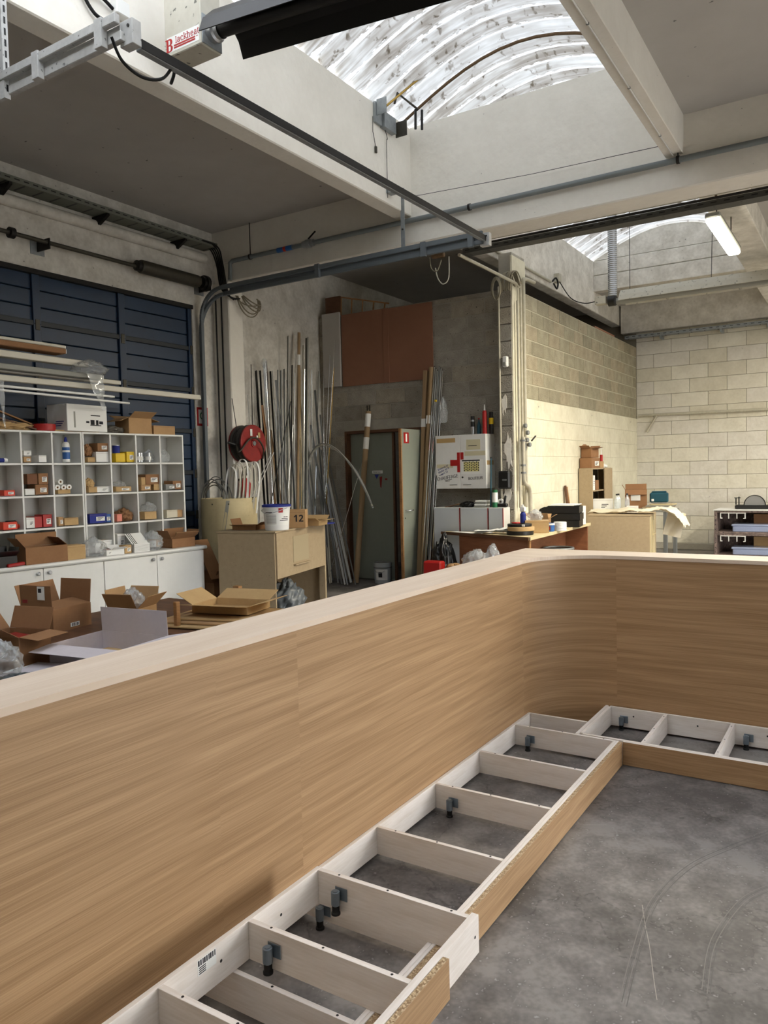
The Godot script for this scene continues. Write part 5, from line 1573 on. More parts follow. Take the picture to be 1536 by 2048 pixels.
	for k in 3:
		var dz := 0.02 * k
		var g := G.new()
		var pts := curve([Vector3(-7.12, 0.0, -8.95), Vector3(-7.2, 0.8, -9.05 - dz), Vector3(-7.22, 1.55, -9.2 - dz), Vector3(-7.12, 1.95, -9.2 - dz), Vector3(-6.9, 2.12 - 0.02 * k, -9.2 - dz), Vector3(-6.62, 2.02 - 0.02 * k, -9.2 - dz), Vector3(-6.36, 1.75, -9.2 - dz), Vector3(-6.18, 1.48, -9.2 - dz), Vector3(-6.04, 1.22 - 0.03 * k, -9.2 - dz)], 6)
		for i in pts.size() - 1:
			g.bar(pts[i], pts[i + 1], 0.012, 0.028, 0.0, Vector3.BACK)
		part(t, "strip", g, [M.pvc_grey, M.pvc, M.film][k])
	# tall wrapped carton tubes leaning at the door
	for k in 3:
		var a: Vector3 = [Vector3(-6.44, 2.60, -9.79), Vector3(-5.43, 3.12, -9.79), Vector3(-5.34, 3.16, -9.79)][k]
		var b: Vector3 = [Vector3(-6.50, 0.0, -9.42), Vector3(-5.44, 0.0, -9.47), Vector3(-5.35, 0.0, -9.40)][k]
		var d := (a - b).normalized()
		t = thing("long_carton_tube", ["brown cardboard tube with white labels leaning across the store room door", "long square brown carton leaning beside the open door leaf", "round brown tube leaning beside the silver profiles"][k], "tube")
		if k == 1:
			part(t, "body", barg(b + d * 0.03, a, 0.07, 0.06, 0.004), M.card_tube)
		else:
			part(t, "body", tubeg([b + d * 0.03, a], 0.042 if k == 0 else 0.038, 14), M.card_tube)
		if k == 0:
			for s in [[0.04, 0.24], [0.40, 0.58]]:
				part(t, "label_band", tubeg([a - d * s[0], a - d * s[1]], 0.0435, 14), M.paper)
			for o in [-0.02, 0.02]:
				part(t, "end_tab", barg(a + Vector3(o, 0, 0), a + Vector3(o, 0.09, 0), 0.03, 0.01), M.oily)
		else:
			part(t, "label_band", barg(a - d * 0.7, a - d * 0.82, 0.072, 0.062), M.paper)
	for k in 6:
		var x := -5.285 + 0.026 * k
		t = thing("silver_profile", "long silver profile leaning beside the first aid cupboard", "profile", Vector3.ZERO, 0.0, "silver profiles by the first aid cupboard")
		var a := Vector3(x, 3.16 - 0.03 * (k % 3), -9.78)
		var b := Vector3(x - 0.03 + 0.004 * k, 0.0, -9.30 - 0.02 * (k % 2))
		part(t, "shaft", barg(b + Vector3(0, 0.02, 0), a, 0.016, 0.014, 0.003), [M.chrome, M.alu, M.chrome, M.alu_dull, M.alu, M.chrome][k])
		part(t, "end_cap", barg(a, a + (a - b).normalized() * 0.006, 0.013, 0.011), M.black)
	bag("film_scrap", "clear film with a yellow tag round the silver profiles", Vector3(-5.13, 2.35, -9.72), Vector3(0.05, 0.16, 0.05), 37, M.film)
	solo("yellow_tag", "small yellow tape tag on the silver profiles", "tag", boxg(Vector3(-5.19, 2.66, -9.62), Vector3(0.035, 0.03, 0.03), 0.008), M.yellow)
	# fire hose reel on the pillar
	t = thing("hose_reel", "red fire hose reel wound with black hose on the pillar", "hose reel")
	var c := Vector3(-6.85, 2.09, -7.66)
	part(t, "face_disc", latheg([[0.0, 0.0], [0.05, 0.0], [0.05, -0.012], [0.235, -0.006], [0.245, -0.012], [0.245, -0.03], [0.0, -0.03]], 32, c, Vector3.RIGHT), M.red_dull)
	part(t, "back_disc", latheg([[0.0, 0.0], [0.245, 0.0], [0.245, 0.02], [0.0, 0.02]], 32, c - Vector3(0.23, 0, 0), Vector3.RIGHT), M.red_dull)
	part(t, "hub", latheg([[0.0, 0.012], [0.028, 0.01], [0.032, 0.0], [0.032, -0.3], [0, -0.3]], 16, c, Vector3.RIGHT), M.alu_dull)
	for k in 5:
		var pts := []
		for i in 29:
			var a := TAU * i / 28.0
			var rr := 0.215 + 0.012 * sin(k * 2.0)
			pts.append(c + Vector3(-0.055 - 0.036 * k, rr * sin(a), rr * cos(a)))
		part(t, "hose_turn", tubeg(pts, 0.02, 8), M.dusty)
	part(t, "hose_end", tubeg(curve([c + Vector3(-0.10, 0.0, 0.235), c + Vector3(0.0, -0.12, 0.30), c + Vector3(0.03, 0.05, 0.12), c + Vector3(0.05, 0.06, 0.0), c + Vector3(0.05, -0.06, -0.12), c + Vector3(0.0, -0.2, -0.16)], 7), 0.012, 7), M.oily)
	part(t, "nozzle", tubeg([c + Vector3(-0.1, -0.02, 0.24), c + Vector3(-0.14, 0.01, 0.34)], 0.018, 8), M.black)
	for e in [[0.14, 0.05, 0.03, 0.09], [0.11, -0.1, 0.035, 0.07], [0.09, -0.07, 0.03, 0.03]]:
		part(t, "sticker", boxg(c + Vector3(0.0, e[0], e[1]), Vector3(0.002, e[3], e[2] + 0.01), 0), M.paper if e[2] < 0.034 else M.cards[2])
	part(t, "wall_arm", spang(Vector3(-7.1, 1.95, -7.70), Vector3(-7.06, 2.2, -7.62)), M.red_dull)
	t = thing("fire_extinguisher", "red fire extinguisher hung low on the pillar behind the tub", "fire extinguisher")
	part(t, "cylinder", latheg([[0.0, 0.0], [0.075, 0.0], [0.08, 0.02], [0.08, 0.38], [0.05, 0.44], [0.02, 0.46], [0.02, 0.5], [0.0, 0.5]], 18, Vector3(-7.0, 1.18, -7.62)), M.red)
	part(t, "valve", boxg(Vector3(-7.0, 1.69, -7.62), Vector3(0.04, 0.04, 0.09), 0.008), M.black)
	part(t, "wall_hook", spang(Vector3(-7.1, 1.6, -7.65), Vector3(-7.02, 1.63, -7.59)), M.dark_steel)
	# bent sheet tub full of edging strips
	t = thing("bent_tub", "cream bent board tub with a strap, holding coils of edging strip", "tub", Vector3(-6.78, 0, -7.08))
	var outer := []
	for i in 41:
		var a := TAU * i / 40.0
		outer.append([cos(a), sin(a)])
	var g := G.new()
	var rows := []
	for y in [0.0, 0.7, 1.395]:
		var row := []
		for q in outer: row.append(Vector3(q[0] * 0.345, y, -q[1] * 0.345))
		rows.append(row)
	g.sheet(rows, 0.006)
	part(t, "wall", g, M.cream_board)
	part(t, "floor_disc", latheg([[0.0, 0.012], [0.338, 0.012], [0.338, 0.0], [0.0, 0.0]], 32), M.mdf)
	g = G.new()
	rows = []
	for y in [0.3, 0.8, 1.37]:
		rows.append([Vector3(0.348 * cos(0.9 + (1.37 - y) * 0.5), y, 0.348 * sin(0.9 + (1.37 - y) * 0.5)), Vector3(0.350 * cos(0.78 + (1.37 - y) * 0.5), y, 0.350 * sin(0.78 + (1.37 - y) * 0.5))])
	g.sheet(rows, 0.003)
	part(t, "strap", g, M.pvc_grey)
	for e in [[0.25, 1.33, 0.6], [0.05, 1.33, 0.6]]:
		part(t, "rivet", latheg([[0.0, 0.004], [0.008, 0.003], [0.01, 0.0]], 8, Vector3(0.347 * sin(e[0] * 3), 1.33, 0.347 * cos(e[0] * 3)), Vector3(sin(e[0] * 3), 0, cos(e[0] * 3))), M.oily)
	for k in 7:
		# white edging strips looping out of the tub
		var x := -6.72 + 0.035 * k
		var top := 1.78 + 0.03 * (k % 4)
		var z := -6.98 - 0.03 * k
		t = thing("edging_strip", "white edging strip looping out of the cream tub", "edging strip", Vector3.ZERO, 0.0, "white edging strips in the tub")
		var pts := curve([Vector3(x - 0.05, 1.0, z), Vector3(x - 0.02, 1.45, z), Vector3(x + 0.03, top - 0.06, z), Vector3(x + 0.09, top, z - 0.01), Vector3(x + 0.15, top - 0.07, z - 0.02), Vector3(x + 0.15, 1.55, z - 0.02), Vector3(x + 0.09, 1.2, z - 0.02)], 6)
		g = G.new()
		for i in pts.size() - 1:
			g.bar(pts[i], pts[i + 1], 0.003, 0.028, 0.0, Vector3.BACK)
		part(t, "band", g, M.pvc if k % 3 else M.white)
	for k in 2:
		solo("edging_strip", "straight white edging strip end sticking out of the tub", "edging strip", barg(Vector3(-6.55 + 0.05 * k, 1.2, -7.1), Vector3(-6.26 + 0.05 * k, 1.93 + 0.02 * k, -7.3), 0.03, 0.006), M.white, "straight strips in the tub")
	for k in 7:
		var r := 0.16 + 0.012 * k
		var pts := []
		for i in 21:
			var a := PI * (i / 20.0) * 1.05
			pts.append(Vector3(-6.95 + 0.012 * k - r * cos(a), 1.36 + sin(a) * (0.20 + 0.035 * (k % 4)), -7.0 + 0.03 * (k % 3)))
		solo("grey_edging", "thin grey edging loop arching over the tub rim", "edging strip", tubeg(pts, 0.007, 5), M.pvc_grey, "grey edging loops in the tub")
	# chest of raw board with one drawer front
	t = thing("board_chest", "raw chipboard chest with patched front over an open lower bay", "chest", Vector3(-5.49, 0, -6.44), 13.0)
	var W := 0.73
	var D := 1.36
	var Hh := 1.05
	part(t, "side_panel", spang(Vector3(-W, 0, -0.02), Vector3(-0.02, Hh - 0.02, 0.0), 0.002), M.mdf)
	part(t, "side_panel", spang(Vector3(-W, 0, -D), Vector3(-0.02, Hh - 0.02, -D + 0.02), 0.002), M.mdf)
	part(t, "back_panel", spang(Vector3(-W, 0, -D + 0.02), Vector3(-W + 0.02, Hh - 0.02, -0.02)), M.mdf)
	part(t, "top_board", spang(Vector3(-W - 0.02, Hh - 0.02, -D), Vector3(0.0, Hh, 0.01), 0.002), M.mdf)
	part(t, "drawer_front", spang(Vector3(-0.02, 0.52, -D + 0.02), Vector3(-0.001, Hh - 0.022, -0.02), 0.002), M.mdf)
	part(t, "shelf", spang(Vector3(-W + 0.02, 0.52, -D + 0.02), Vector3(-0.02, 0.54, -0.02)), M.mdf)
	part(t, "edge_post", spang(Vector3(-0.08, 0, -D + 0.02), Vector3(0.0, 0.52, -D + 0.06)), M.mdf)
	part(t, "patch_board", spang(Vector3(-0.001, 0.66, -0.83), Vector3(0.004, 0.96, -0.42), 0.001), plain(Color(0.66, 0.60, 0.48), 0.8))
	part(t, "patch_ledge", spang(Vector3(-0.001, 0.625, -0.83), Vector3(0.035, 0.64, -0.42), 0.002), M.mdf)
	bag("rubbish_bag", "dark rubbish bag inside the open bay of the chest", Vector3(-5.72, 0.0, -6.85), Vector3(0.17, 0.2, 0.2), 41, M.bag_grey)
	t = thing("paint_bucket", "white plastic tub with blue lid and printed label on the chest", "bucket", Vector3(-5.62, 1.051, -6.62))
	part(t, "body", latheg([[0.0, 0.0], [0.128, 0.0], [0.132, 0.01], [0.15, 0.25], [0.158, 0.252], [0.158, 0.262]], 28), M.white)
	part(t, "lid", latheg([[0.158, 0.262], [0.162, 0.262], [0.162, 0.285], [0.15, 0.288], [0.15, 0.28], [0.0, 0.28]], 28), M.ink_blue)
	var lb := part(t, "label", patch(0.1375, 0.1485, 0.06, 0.215, -20, 110), M.paper)
	for k in 9:
		part(lb, "print_line", patch(0.1390 + 0.00086 * k, 0.1394 + 0.00086 * k, 0.075 + 0.012 * k, 0.081 + 0.012 * k, 52, 104), M.pvc_grey)
	for k in 3:
		part(lb, "print_line", patch(0.1415 + 0.001 * k, 0.142 + 0.001 * k, 0.11 + 0.018 * k, 0.118 + 0.018 * k, -8, 36 - 8 * k), M.ink)
	part(lb, "print_line", patch(0.1488, 0.1492, 0.200, 0.208, 70, 104), M.ink)
	part(t, "red_mark", patch(0.1478, 0.1518, 0.20, 0.25, 22, 42), M.red)
	part(t, "handle", tubeg(curve([Vector3(-0.155, 0.25, 0), Vector3(-0.1, 0.22, 0.135), Vector3(0.0, 0.19, 0.165), Vector3(0.1, 0.21, 0.14), Vector3(0.155, 0.25, 0)], 5), 0.004, 5), M.alu)
	open_carton("flat_carton", "shallow brown tray carton with paper slip on the chest corner", Vector3(-6.02, 1.051, -6.60), Vector3(0.30, 0.05, 0.24), 14.0, M.cards[1], [80, null, 60, 20], 0.08)
	t = carton("number_carton", "brown carton printed with a 12 behind the white tub", Vector3(-5.66, 1.051, -7.0), Vector3(0.26, 0.21, 0.2), 30.0, M.cards[0])
	letters(t, "lettering", "12", 0.11, Vector3(0.05, 0.11, 0.1015), Basis(), M.ink, false, true)
	open_carton("flat_carton", "flat kraft carton lid under the numbered carton", Vector3(-5.74, 1.051, -7.38), Vector3(0.34, 0.06, 0.26), 14.0, M.cards[2], [70, 60, 85, 80], 0.1)
	solo("blue_cover", "blue plastic cover lying on the chest", "cover", latheg([[0.0, 0.012], [0.13, 0.012], [0.14, 0.006], [0.14, 0.0], [0.0, 0.0]], 24, Vector3(-5.72, 1.053, -7.62)), M.ink_blue)
	solo("white_trough", "long white board standing behind the chest before the profiles", "board", spang(Vector3(-7.2, 0.0, -8.42), Vector3(-6.62, 1.04, -8.40), 0.003), M.melamine)
	solo("leaning_board", "brown board leaning between cabinet end and chest", "board", barg(Vector3(-6.44, 0.47, -6.50), Vector3(-6.72, 0.92, -6.52), 0.2, 0.012, 0.002), M.cards[1])
	open_carton("tall_carton", "tall brown carton standing between cabinet end and chest", Vector3(-6.60, 0.0, -6.54), Vector3(0.20, 0.42, 0.16), 10.0, M.cards[1], [10, 10, 20, 15], 0.15)
	# pale panels over the door
	struct("trim_2", "pale grey board covering the wall corner above the profiles", spang(Vector3(-7.28, 3.02, -9.84), Vector3(-6.95, 4.16, -9.80), 0.004), M.slab)

# ---------------------------------------------------------------- along the block partition
func stroke(parent: Node, called: String, pts: Array, m: Material, r := 0.004):
	part(parent, called, tubeg(pts, r, 4), m)

func build_partition_things():
	# store room door: frame, closed leaf, leaf standing open
	var root := struct_root("door_1", "double store room door, pale green, one leaf standing open")
	for e in [[-6.93, -6.885, 0.0, 2.32], [-5.465, -5.42, 0.0, 2.32], [-6.885, -5.465, 2.275, 2.32]]:
		part(root, "frame", spang(Vector3(e[0], e[2], -9.99), Vector3(e[1], e[3], -9.835), 0.003), M.dark_timber)
	var leaf := part(root, "leaf", spang(Vector3(-6.88, 0.02, -9.97), Vector3(-6.12, 2.27, -9.93), 0.003), M.door_green)
	part(leaf, "edge_strip", spang(Vector3(-6.12, 0.02, -9.972), Vector3(-6.085, 2.27, -9.925), 0.003), M.dark_timber)
	var plate := part(leaf, "name_plate", spang(Vector3(-6.49, 1.655, -9.93), Vector3(-6.30, 1.70, -9.926), 0.001), M.paper)
	letters(plate, "lettering", "Réserve 2", 0.035, Vector3(-6.395, 1.678, -9.9255), Basis(), M.ink)
	var g := G.new()
	g.xf = Transform3D(Basis(), Vector3(0, 0, -9.93))
	g.prism(PackedVector2Array([Vector2(-6.45, 1.64), Vector2(-6.37, 1.64), Vector2(-6.41, 1.57)]), 0.002)
	part(leaf, "blue_sticker", g, M.ink_blue)
	g = G.new()
	g.xf = Transform3D(Basis(), Vector3(0, 0, -9.93))
	g.prism(PackedVector2Array([Vector2(-6.36, 1.60), Vector2(-6.31, 1.61), Vector2(-6.33, 1.43), Vector2(-6.35, 1.45)]), 0.002)
	part(leaf, "red_stain", g, M.red_dull)
	part(leaf, "red_stain", boxg(Vector3(-6.24, 1.565, -9.9295), Vector3(0.04, 0.03, 0.001)), M.red_dull)
	leaf = part(root, "leaf", spang(Vector3(-5.53, 0.02, -9.83), Vector3(-5.492, 2.27, -9.17), 0.003), M.door_green)
	part(leaf, "edge_strip", spang(Vector3(-5.532, 0.02, -9.17), Vector3(-5.49, 2.27, -9.145), 0.003), M.timber)
	var sg := part(leaf, "fire_sign", spang(Vector3(-5.492, 2.07, -9.36), Vector3(-5.489, 2.22, -9.22)), M.red)
	part(sg, "sign_symbol", spang(Vector3(-5.489, 2.09, -9.31), Vector3(-5.488, 2.2, -9.27)), M.paper)
	part(leaf, "handle", tubeg([Vector3(-5.49, 1.13, -9.22), Vector3(-5.44, 1.13, -9.22), Vector3(-5.44, 1.13, -9.36)], 0.009, 7), M.chrome)
	part(leaf, "handle", tubeg([Vector3(-5.53, 1.13, -9.22), Vector3(-5.58, 1.13, -9.22), Vector3(-5.58, 1.13, -9.34)], 0.009, 7), M.chrome)
	part(leaf, "keyhole", latheg([[0.0, 0.002], [0.012, 0.002], [0.012, 0.0]], 8, Vector3(-5.492, 1.02, -9.22), Vector3.RIGHT), M.black)
	# orange brown panel above
	var t := thing("orange_panel", "two large orange brown panels fixed high on the block wall", "panel")
	part(t, "panel", spang(Vector3(-6.93, 3.01, -9.84), Vector3(-6.125, 4.11, -9.825), 0.002), M.orange_board)
	part(t, "panel", spang(Vector3(-6.115, 3.005, -9.84), Vector3(-5.33, 4.10, -9.825), 0.002), M.orange_board)
	part(t, "batten", spang(Vector3(-6.17, 3.008, -9.825), Vector3(-6.07, 4.105, -9.818), 0.002), M.orange_board)
	t = thing("loft_rack", "brown loft box with pale slats above the block wall", "rack")
	part(t, "side", spang(Vector3(-7.25, 4.13, -9.9), Vector3(-6.97, 4.42, -9.86), 0.003), M.dark_timber)
	for k in 5:
		part(t, "slat", barg(Vector3(-6.97 + 0.2 * k, 4.125, -9.88), Vector3(-6.97 + 0.2 * k, 4.40 - 0.05 * k, -9.9), 0.02, 0.012), M.timber)
	part(t, "rail", barg(Vector3(-7.0, 4.41, -9.9), Vector3(-6.1, 4.19, -9.9), 0.02, 0.02), M.timber)
	# bucket on the floor
	t = thing("metal_bucket", "grey white pail with a black mark on the floor before the door", "bucket", Vector3(-6.22, 0, -9.74))
	part(t, "body", latheg([[0.0, 0.0], [0.118, 0.0], [0.122, 0.01], [0.138, 0.3], [0.142, 0.31], [0.138, 0.318]], 24), plain(Color(0.70, 0.72, 0.73), 0.5))
	part(t, "inside", latheg([[0.136, 0.316], [0.12, 0.05], [0.0, 0.05]], 24), M.pvc_grey)
	part(t, "hoop", latheg([[0.135, 0.235], [0.139, 0.235], [0.14, 0.25], [0.136, 0.25]], 24), M.alu_dull)
	part(t, "label", patch(0.1265, 0.1355, 0.06, 0.22, 25, 110), M.paper)
	part(t, "mark", patch(0.1295, 0.1335, 0.10, 0.18, 62, 88), M.ink)
	part(t, "handle", tubeg(curve([Vector3(-0.138, 0.27, 0.0), Vector3(-0.06, 0.2, 0.13), Vector3(0.06, 0.17, 0.135), Vector3(0.138, 0.27, 0.0)], 5), 0.004, 5), M.alu)
	# first aid cupboard
	t = thing("first_aid_cupboard", "white wall cupboard with a red cross, tape and handwriting", "cupboard")
	part(t, "carcass", spang(Vector3(-5.17, 1.42, -9.845), Vector3(-4.40, 2.16, -9.57), 0.002), M.melamine)
	for k in 2:
		var x0: float = [-5.17, -4.783][k]
		var x1: float = [-4.787, -4.40][k]
		var d := part(t, "door", spang(Vector3(x0, 1.42, -9.568), Vector3(x1, 2.16, -9.55), 0.002), M.melamine)
		part(d, "bar_handle", barg(Vector3(-4.95 + k * 0.21, 1.475, -9.535), Vector3(-4.83 + k * 0.21, 1.475, -9.535), 0.012, 0.01, 0.003), M.alu)
		if k == 0:
			part(d, "red_cross", spang(Vector3(-4.94, 1.735, -9.55), Vector3(-4.835, 1.82, -9.5485)), M.red)
			part(d, "red_cross", spang(Vector3(-4.835, 1.645, -9.55), Vector3(-4.79, 1.92, -9.5485)), M.red)
			part(d, "tape_piece", spang(Vector3(-5.15, 2.06, -9.55), Vector3(-4.86, 2.12, -9.549)), M.tape)
			part(d, "tape_piece", spang(Vector3(-5.155, 1.71, -9.55), Vector3(-4.9, 1.76, -9.549)), plain(Color(0.80, 0.77, 0.64), 0.5))
			letters(d, "handwriting", "CHAUFFAGE", 0.062, Vector3(-4.99, 1.575, -9.5488), Basis(Vector3.BACK, deg_to_rad(8)), M.ink)
			stroke(d, "underline", [Vector3(-5.03, 1.535, -9.549), Vector3(-4.92, 1.55, -9.549)], M.ink, 0.003)
			stroke(d, "underline", [Vector3(-5.02, 1.52, -9.549), Vector3(-4.95, 1.53, -9.549)], M.ink, 0.003)
			for j in 3:
				letters(d, "handwriting", ["Bureaux et", "atelier de 9", "vers 15"][j], 0.036, Vector3(-5.06 + 0.012 * j, 1.715 - 0.037 * j, -9.5488), Basis(Vector3.BACK, deg_to_rad(22)), M.ink_blue)
			stroke(d, "arrow", [Vector3(-5.12, 1.605, -9.549), Vector3(-5.06, 1.62, -9.549)], M.ink_blue, 0.003)
		else:
			part(d, "red_cross", spang(Vector3(-4.782, 1.82, -9.55), Vector3(-4.735, 1.92, -9.5485)), M.red)
			part(d, "tape_piece", spang(Vector3(-4.69, 1.95, -9.55), Vector3(-4.48, 2.09, -9.549)), plain(Color(0.80, 0.77, 0.64), 0.5))
			part(d, "tape_piece", spang(Vector3(-4.72, 1.87, -9.55), Vector3(-4.405, 1.93, -9.549)), plain(Color(0.80, 0.77, 0.64), 0.5))
			part(d, "slot", spang(Vector3(-4.66, 2.0, -9.549), Vector3(-4.53, 2.008, -9.548)), M.ink)
			part(d, "lock", latheg([[0.0, 0.006], [0.012, 0.006], [0.014, 0.0]], 10, Vector3(-4.755, 1.575, -9.55), Vector3.BACK), M.black)
			var sh := part(d, "taped_sheet", spang(Vector3(-4.775, 1.62, -9.55), Vector3(-4.445, 1.82, -9.5485)), M.paper)
			part(sh, "print_header", spang(Vector3(-4.76, 1.795, -9.5485), Vector3(-4.49, 1.813, -9.548)), M.ink)
			part(sh, "print_field", spang(Vector3(-4.735, 1.655, -9.5485), Vector3(-4.5, 1.788, -9.548)), plain(Color(0.86, 0.82, 0.55), 0.8))
			for i in 4:
				for j in 9:
					part(sh, "print_mark", boxg(Vector3(-4.724 + 0.0265 * j, 1.670 + 0.033 * i + 0.011 * (j % 2), -9.5474), Vector3(0.013, 0.021, 0.001)), M.ink)
			letters(d, "handwriting", "ROUTEUR", 0.05, Vector3(-4.56, 1.56, -9.5488), Basis(Vector3.BACK, deg_to_rad(3)), M.ink)
	part(t, "tape_piece", spang(Vector3(-4.40, 1.74, -9.8), Vector3(-4.3992, 1.80, -9.58)), M.tape)
	part(t, "side_note", spang(Vector3(-4.40, 1.50, -9.72), Vector3(-4.3992, 1.72, -9.62)), M.paper)
	# cans standing on it
	var cans := [[-4.66, 0.028, 0.20, M.alu, M.black, "black and silver spray can on the first aid cupboard"], [-4.38, 0.03, 0.24, M.black, M.yellow, "black and yellow spray can beside the red cartridge"]]
	for c in cans:
		t = thing("spray_can", c[5], "spray can", Vector3(c[0], 2.161, -9.7))
		part(t, "body", latheg([[0.0, 0.0], [c[1], 0.0], [c[1], c[2]], [c[1] * 0.7, c[2] + 0.02], [0.0, c[2] + 0.02]], 16), c[3])
		part(t, "cap", latheg([[c[1] * 0.95, c[2] + 0.005], [c[1] * 0.95, c[2] + 0.055], [0.0, c[2] + 0.055]], 16), M.black)
		part(t, "label_band", latheg([[c[1] + 0.0006, c[2] * 0.55], [c[1] + 0.0006, c[2] * 0.9]], 16), c[4])
	t = thing("foam_cartridge", "tall red cartridge on the first aid cupboard", "cartridge", Vector3(-4.46, 2.161, -9.66))
	part(t, "body", latheg([[0.0, 0.0], [0.031, 0.0], [0.031, 0.30], [0.02, 0.32], [0.0, 0.32]], 16), M.red)
	part(t, "nozzle", latheg([[0.012, 0.32], [0.005, 0.40], [0.0, 0.40]], 10), M.white)
	t = thing("glass_bottle", "small clear bottle between the cans on the cupboard", "bottle", Vector3(-4.565, 2.161, -9.7))
	part(t, "body", latheg([[0.0, 0.0], [0.028, 0.0], [0.028, 0.12], [0.011, 0.18], [0.011, 0.21]], 14), M.teal)
	part(t, "cap", latheg([[0.012, 0.205], [0.012, 0.225], [0.0, 0.225]], 10), M.red)
	# low cupboards
	for k in 3:
		var x0: float = [-5.13, -4.72, -4.30][k]
		var x1: float = [-4.728, -4.308, -4.09][k]
		t = thing("low_cupboard", ["grey white low cupboard next to the silver profiles", "grey white low cupboard with red edges in the middle", "narrow grey white low cupboard by the pier"][k], "cupboard")
		part(t, "carcass", spang(Vector3(x0, 0.0, -9.62), Vector3(x1, 1.165, -9.40), 0.002), M.melamine)
		var d := part(t, "door", spang(Vector3(x0 + 0.006, 0.05, -9.40), Vector3(x1 - 0.006, 1.16, -9.382), 0.002), plain(Color(0.74, 0.76, 0.77), 0.4))
		part(d, "red_edge", spang(Vector3(x1 - 0.006, 0.05, -9.40), Vector3(x1, 1.16, -9.381)), M.red_dull)
	t = thing("teal_broom_stick", "thin teal stick standing upright by the first aid cupboard", "stick", Vector3.ZERO)
	part(t, "stick", tubeg([Vector3(-4.30, 1.17, -9.46), Vector3(-4.30, 1.82, -9.50)], 0.009, 7), M.teal)
	part(t, "tip", tubeg([Vector3(-4.30, 1.82, -9.50), Vector3(-4.30, 1.84, -9.501)], 0.011, 7), M.rubber)
	t = thing("spray_bottle", "white and green tin beside the teal stick", "can", Vector3(-4.235, 1.166, -9.46))
	part(t, "body", latheg([[0.0, 0.0], [0.038, 0.0], [0.038, 0.2], [0.0, 0.2]], 16), M.white)
	part(t, "cap", latheg([[0.034, 0.2], [0.034, 0.235], [0.0, 0.235]], 16), M.green)
	part(t, "label_band", latheg([[0.0386, 0.0], [0.0386, 0.07]], 16), M.green)
	t = thing("paper_dispenser", "black plastic paper dispenser on the pier", "dispenser")
	part(t, "body", boxg(Vector3(-4.135, 1.53, -9.57), Vector3(0.17, 0.24, 0.11), 0.02), M.black)
	part(t, "lens", boxg(Vector3(-4.12, 1.53, -9.513), Vector3(0.06, 0.02, 0.008), 0.003), M.alu_dull)
	part(t, "back_plate", spang(Vector3(-4.2, 1.43, -9.63), Vector3(-4.07, 1.62, -9.62)), M.dark_steel)
	for k in 4:
		solo("paper_bundle", "grey white folded paper bundle on the low cupboard", "paper", boxg(Vector3(-4.45 + 0.006 * k, 1.178 + 0.024 * k, -9.5), Vector3(0.17, 0.022, 0.14), 0.005), M.paper if k % 2 else M.pvc_grey, "paper bundles on the low cupboard")
	bag("work_gloves", "dark crumpled gloves on the low cupboard", Vector3(-4.66, 1.166, -9.5), Vector3(0.09, 0.035, 0.07), 51, M.bag_black)
	t = thing("tape_gun", "black tape gun on the low cupboard near the pier", "tape gun", Vector3(-4.14, 1.166, -9.48))
	part(t, "body", boxg(Vector3(0, 0.03, 0), Vector3(0.15, 0.05, 0.06), 0.012), M.black)
	part(t, "grip", barg(Vector3(0.03, 0.05, 0), Vector3(0.05, 0.16, 0.0), 0.025, 0.03, 0.008), M.black)
	part(t, "tape", latheg([[0.02, -0.02], [0.04, -0.02], [0.04, 0.02], [0.02, 0.02]], 16, Vector3(-0.02, 0.075, 0), Vector3.BACK), M.paper)
	solo("cardboard_sheet", "brown sheet lying on the low cupboard behind the gloves", "sheet", barg(Vector3(-4.98, 1.17, -9.52), Vector3(-4.78, 1.21, -9.52), 0.16, 0.006), M.cards[1])
	# patches of old plaster on the wall end
	t = thing("plaster_patch", "torn patches of white plaster on the grey pier", "plaster")
	for e in [[-4.16, 2.55, 0.10, 0.2], [-4.10, 1.9, 0.12, 0.35], [-4.13, 1.3, 0.14, 0.2]]:
		g = G.new()
		var o := PackedVector2Array()
		var f := fnl(int(e[1] * 100), 1.0, 2)
		for i in 18:
			var a := TAU * i / 18.0
			var q: float = 0.75 + 0.5 * f.get_noise_2d(cos(a) * 2.0, sin(a) * 2.0)
			o.append(Vector2(clampf(e[0] + cos(a) * e[2] * 0.5 * q, -4.215, -4.035), e[1] + sin(a) * e[3] * 0.8 * q))
		g.xf = Transform3D(Basis(), Vector3(0, 0, -9.63))
		g.prism(o, 0.006)
		part(t, "patch", g, M.plaster)

	# work table by the pier
	t = thing("work_table", "brown worn work table with pale top by the pier", "table")
	g = G.new()
	g.xf = Transform3D(Basis(Vector3(1, 0, 0), Vector3(0, 0, -1), Vector3(0, 1, 0)), Vector3(0, 0.81, 0))
	var top := PackedVector2Array([Vector2(-3.46, 8.72), Vector2(-3.53, 11.3), Vector2(-3.9, 11.3), Vector2(-3.9, 9.30), Vector2(-4.88, 9.33), Vector2(-4.94, 9.25)])
	g.prism(top, 0.035)
	part(t, "top", g, M.cream_board)
	part(t, "edge_band", barg(Vector3(-4.94, 0.828, -9.24), Vector3(-3.47, 0.828, -8.705), 0.012, 0.04), M.dark_timber)
	part(t, "edge_band", barg(Vector3(-3.455, 0.828, -8.72), Vector3(-3.523, 0.828, -11.3), 0.01, 0.04), M.cream_board)
	board(t, "front_panel", Vector3(-4.62, 0, -9.16), Vector3(-3.5, 0, -8.78), 0.0, 0.81, 0.02, M.desk_brown)
	board(t, "corner_post", Vector3(-3.50, 0, -8.79), Vector3(-3.48, 0, -8.79), 0.0, 0.81, 0.05, M.timber)
	board(t, "end_panel", Vector3(-3.9, 0, -11.22), Vector3(-3.54, 0, -11.22), 0.0, 0.81, 0.024, M.desk_brown)
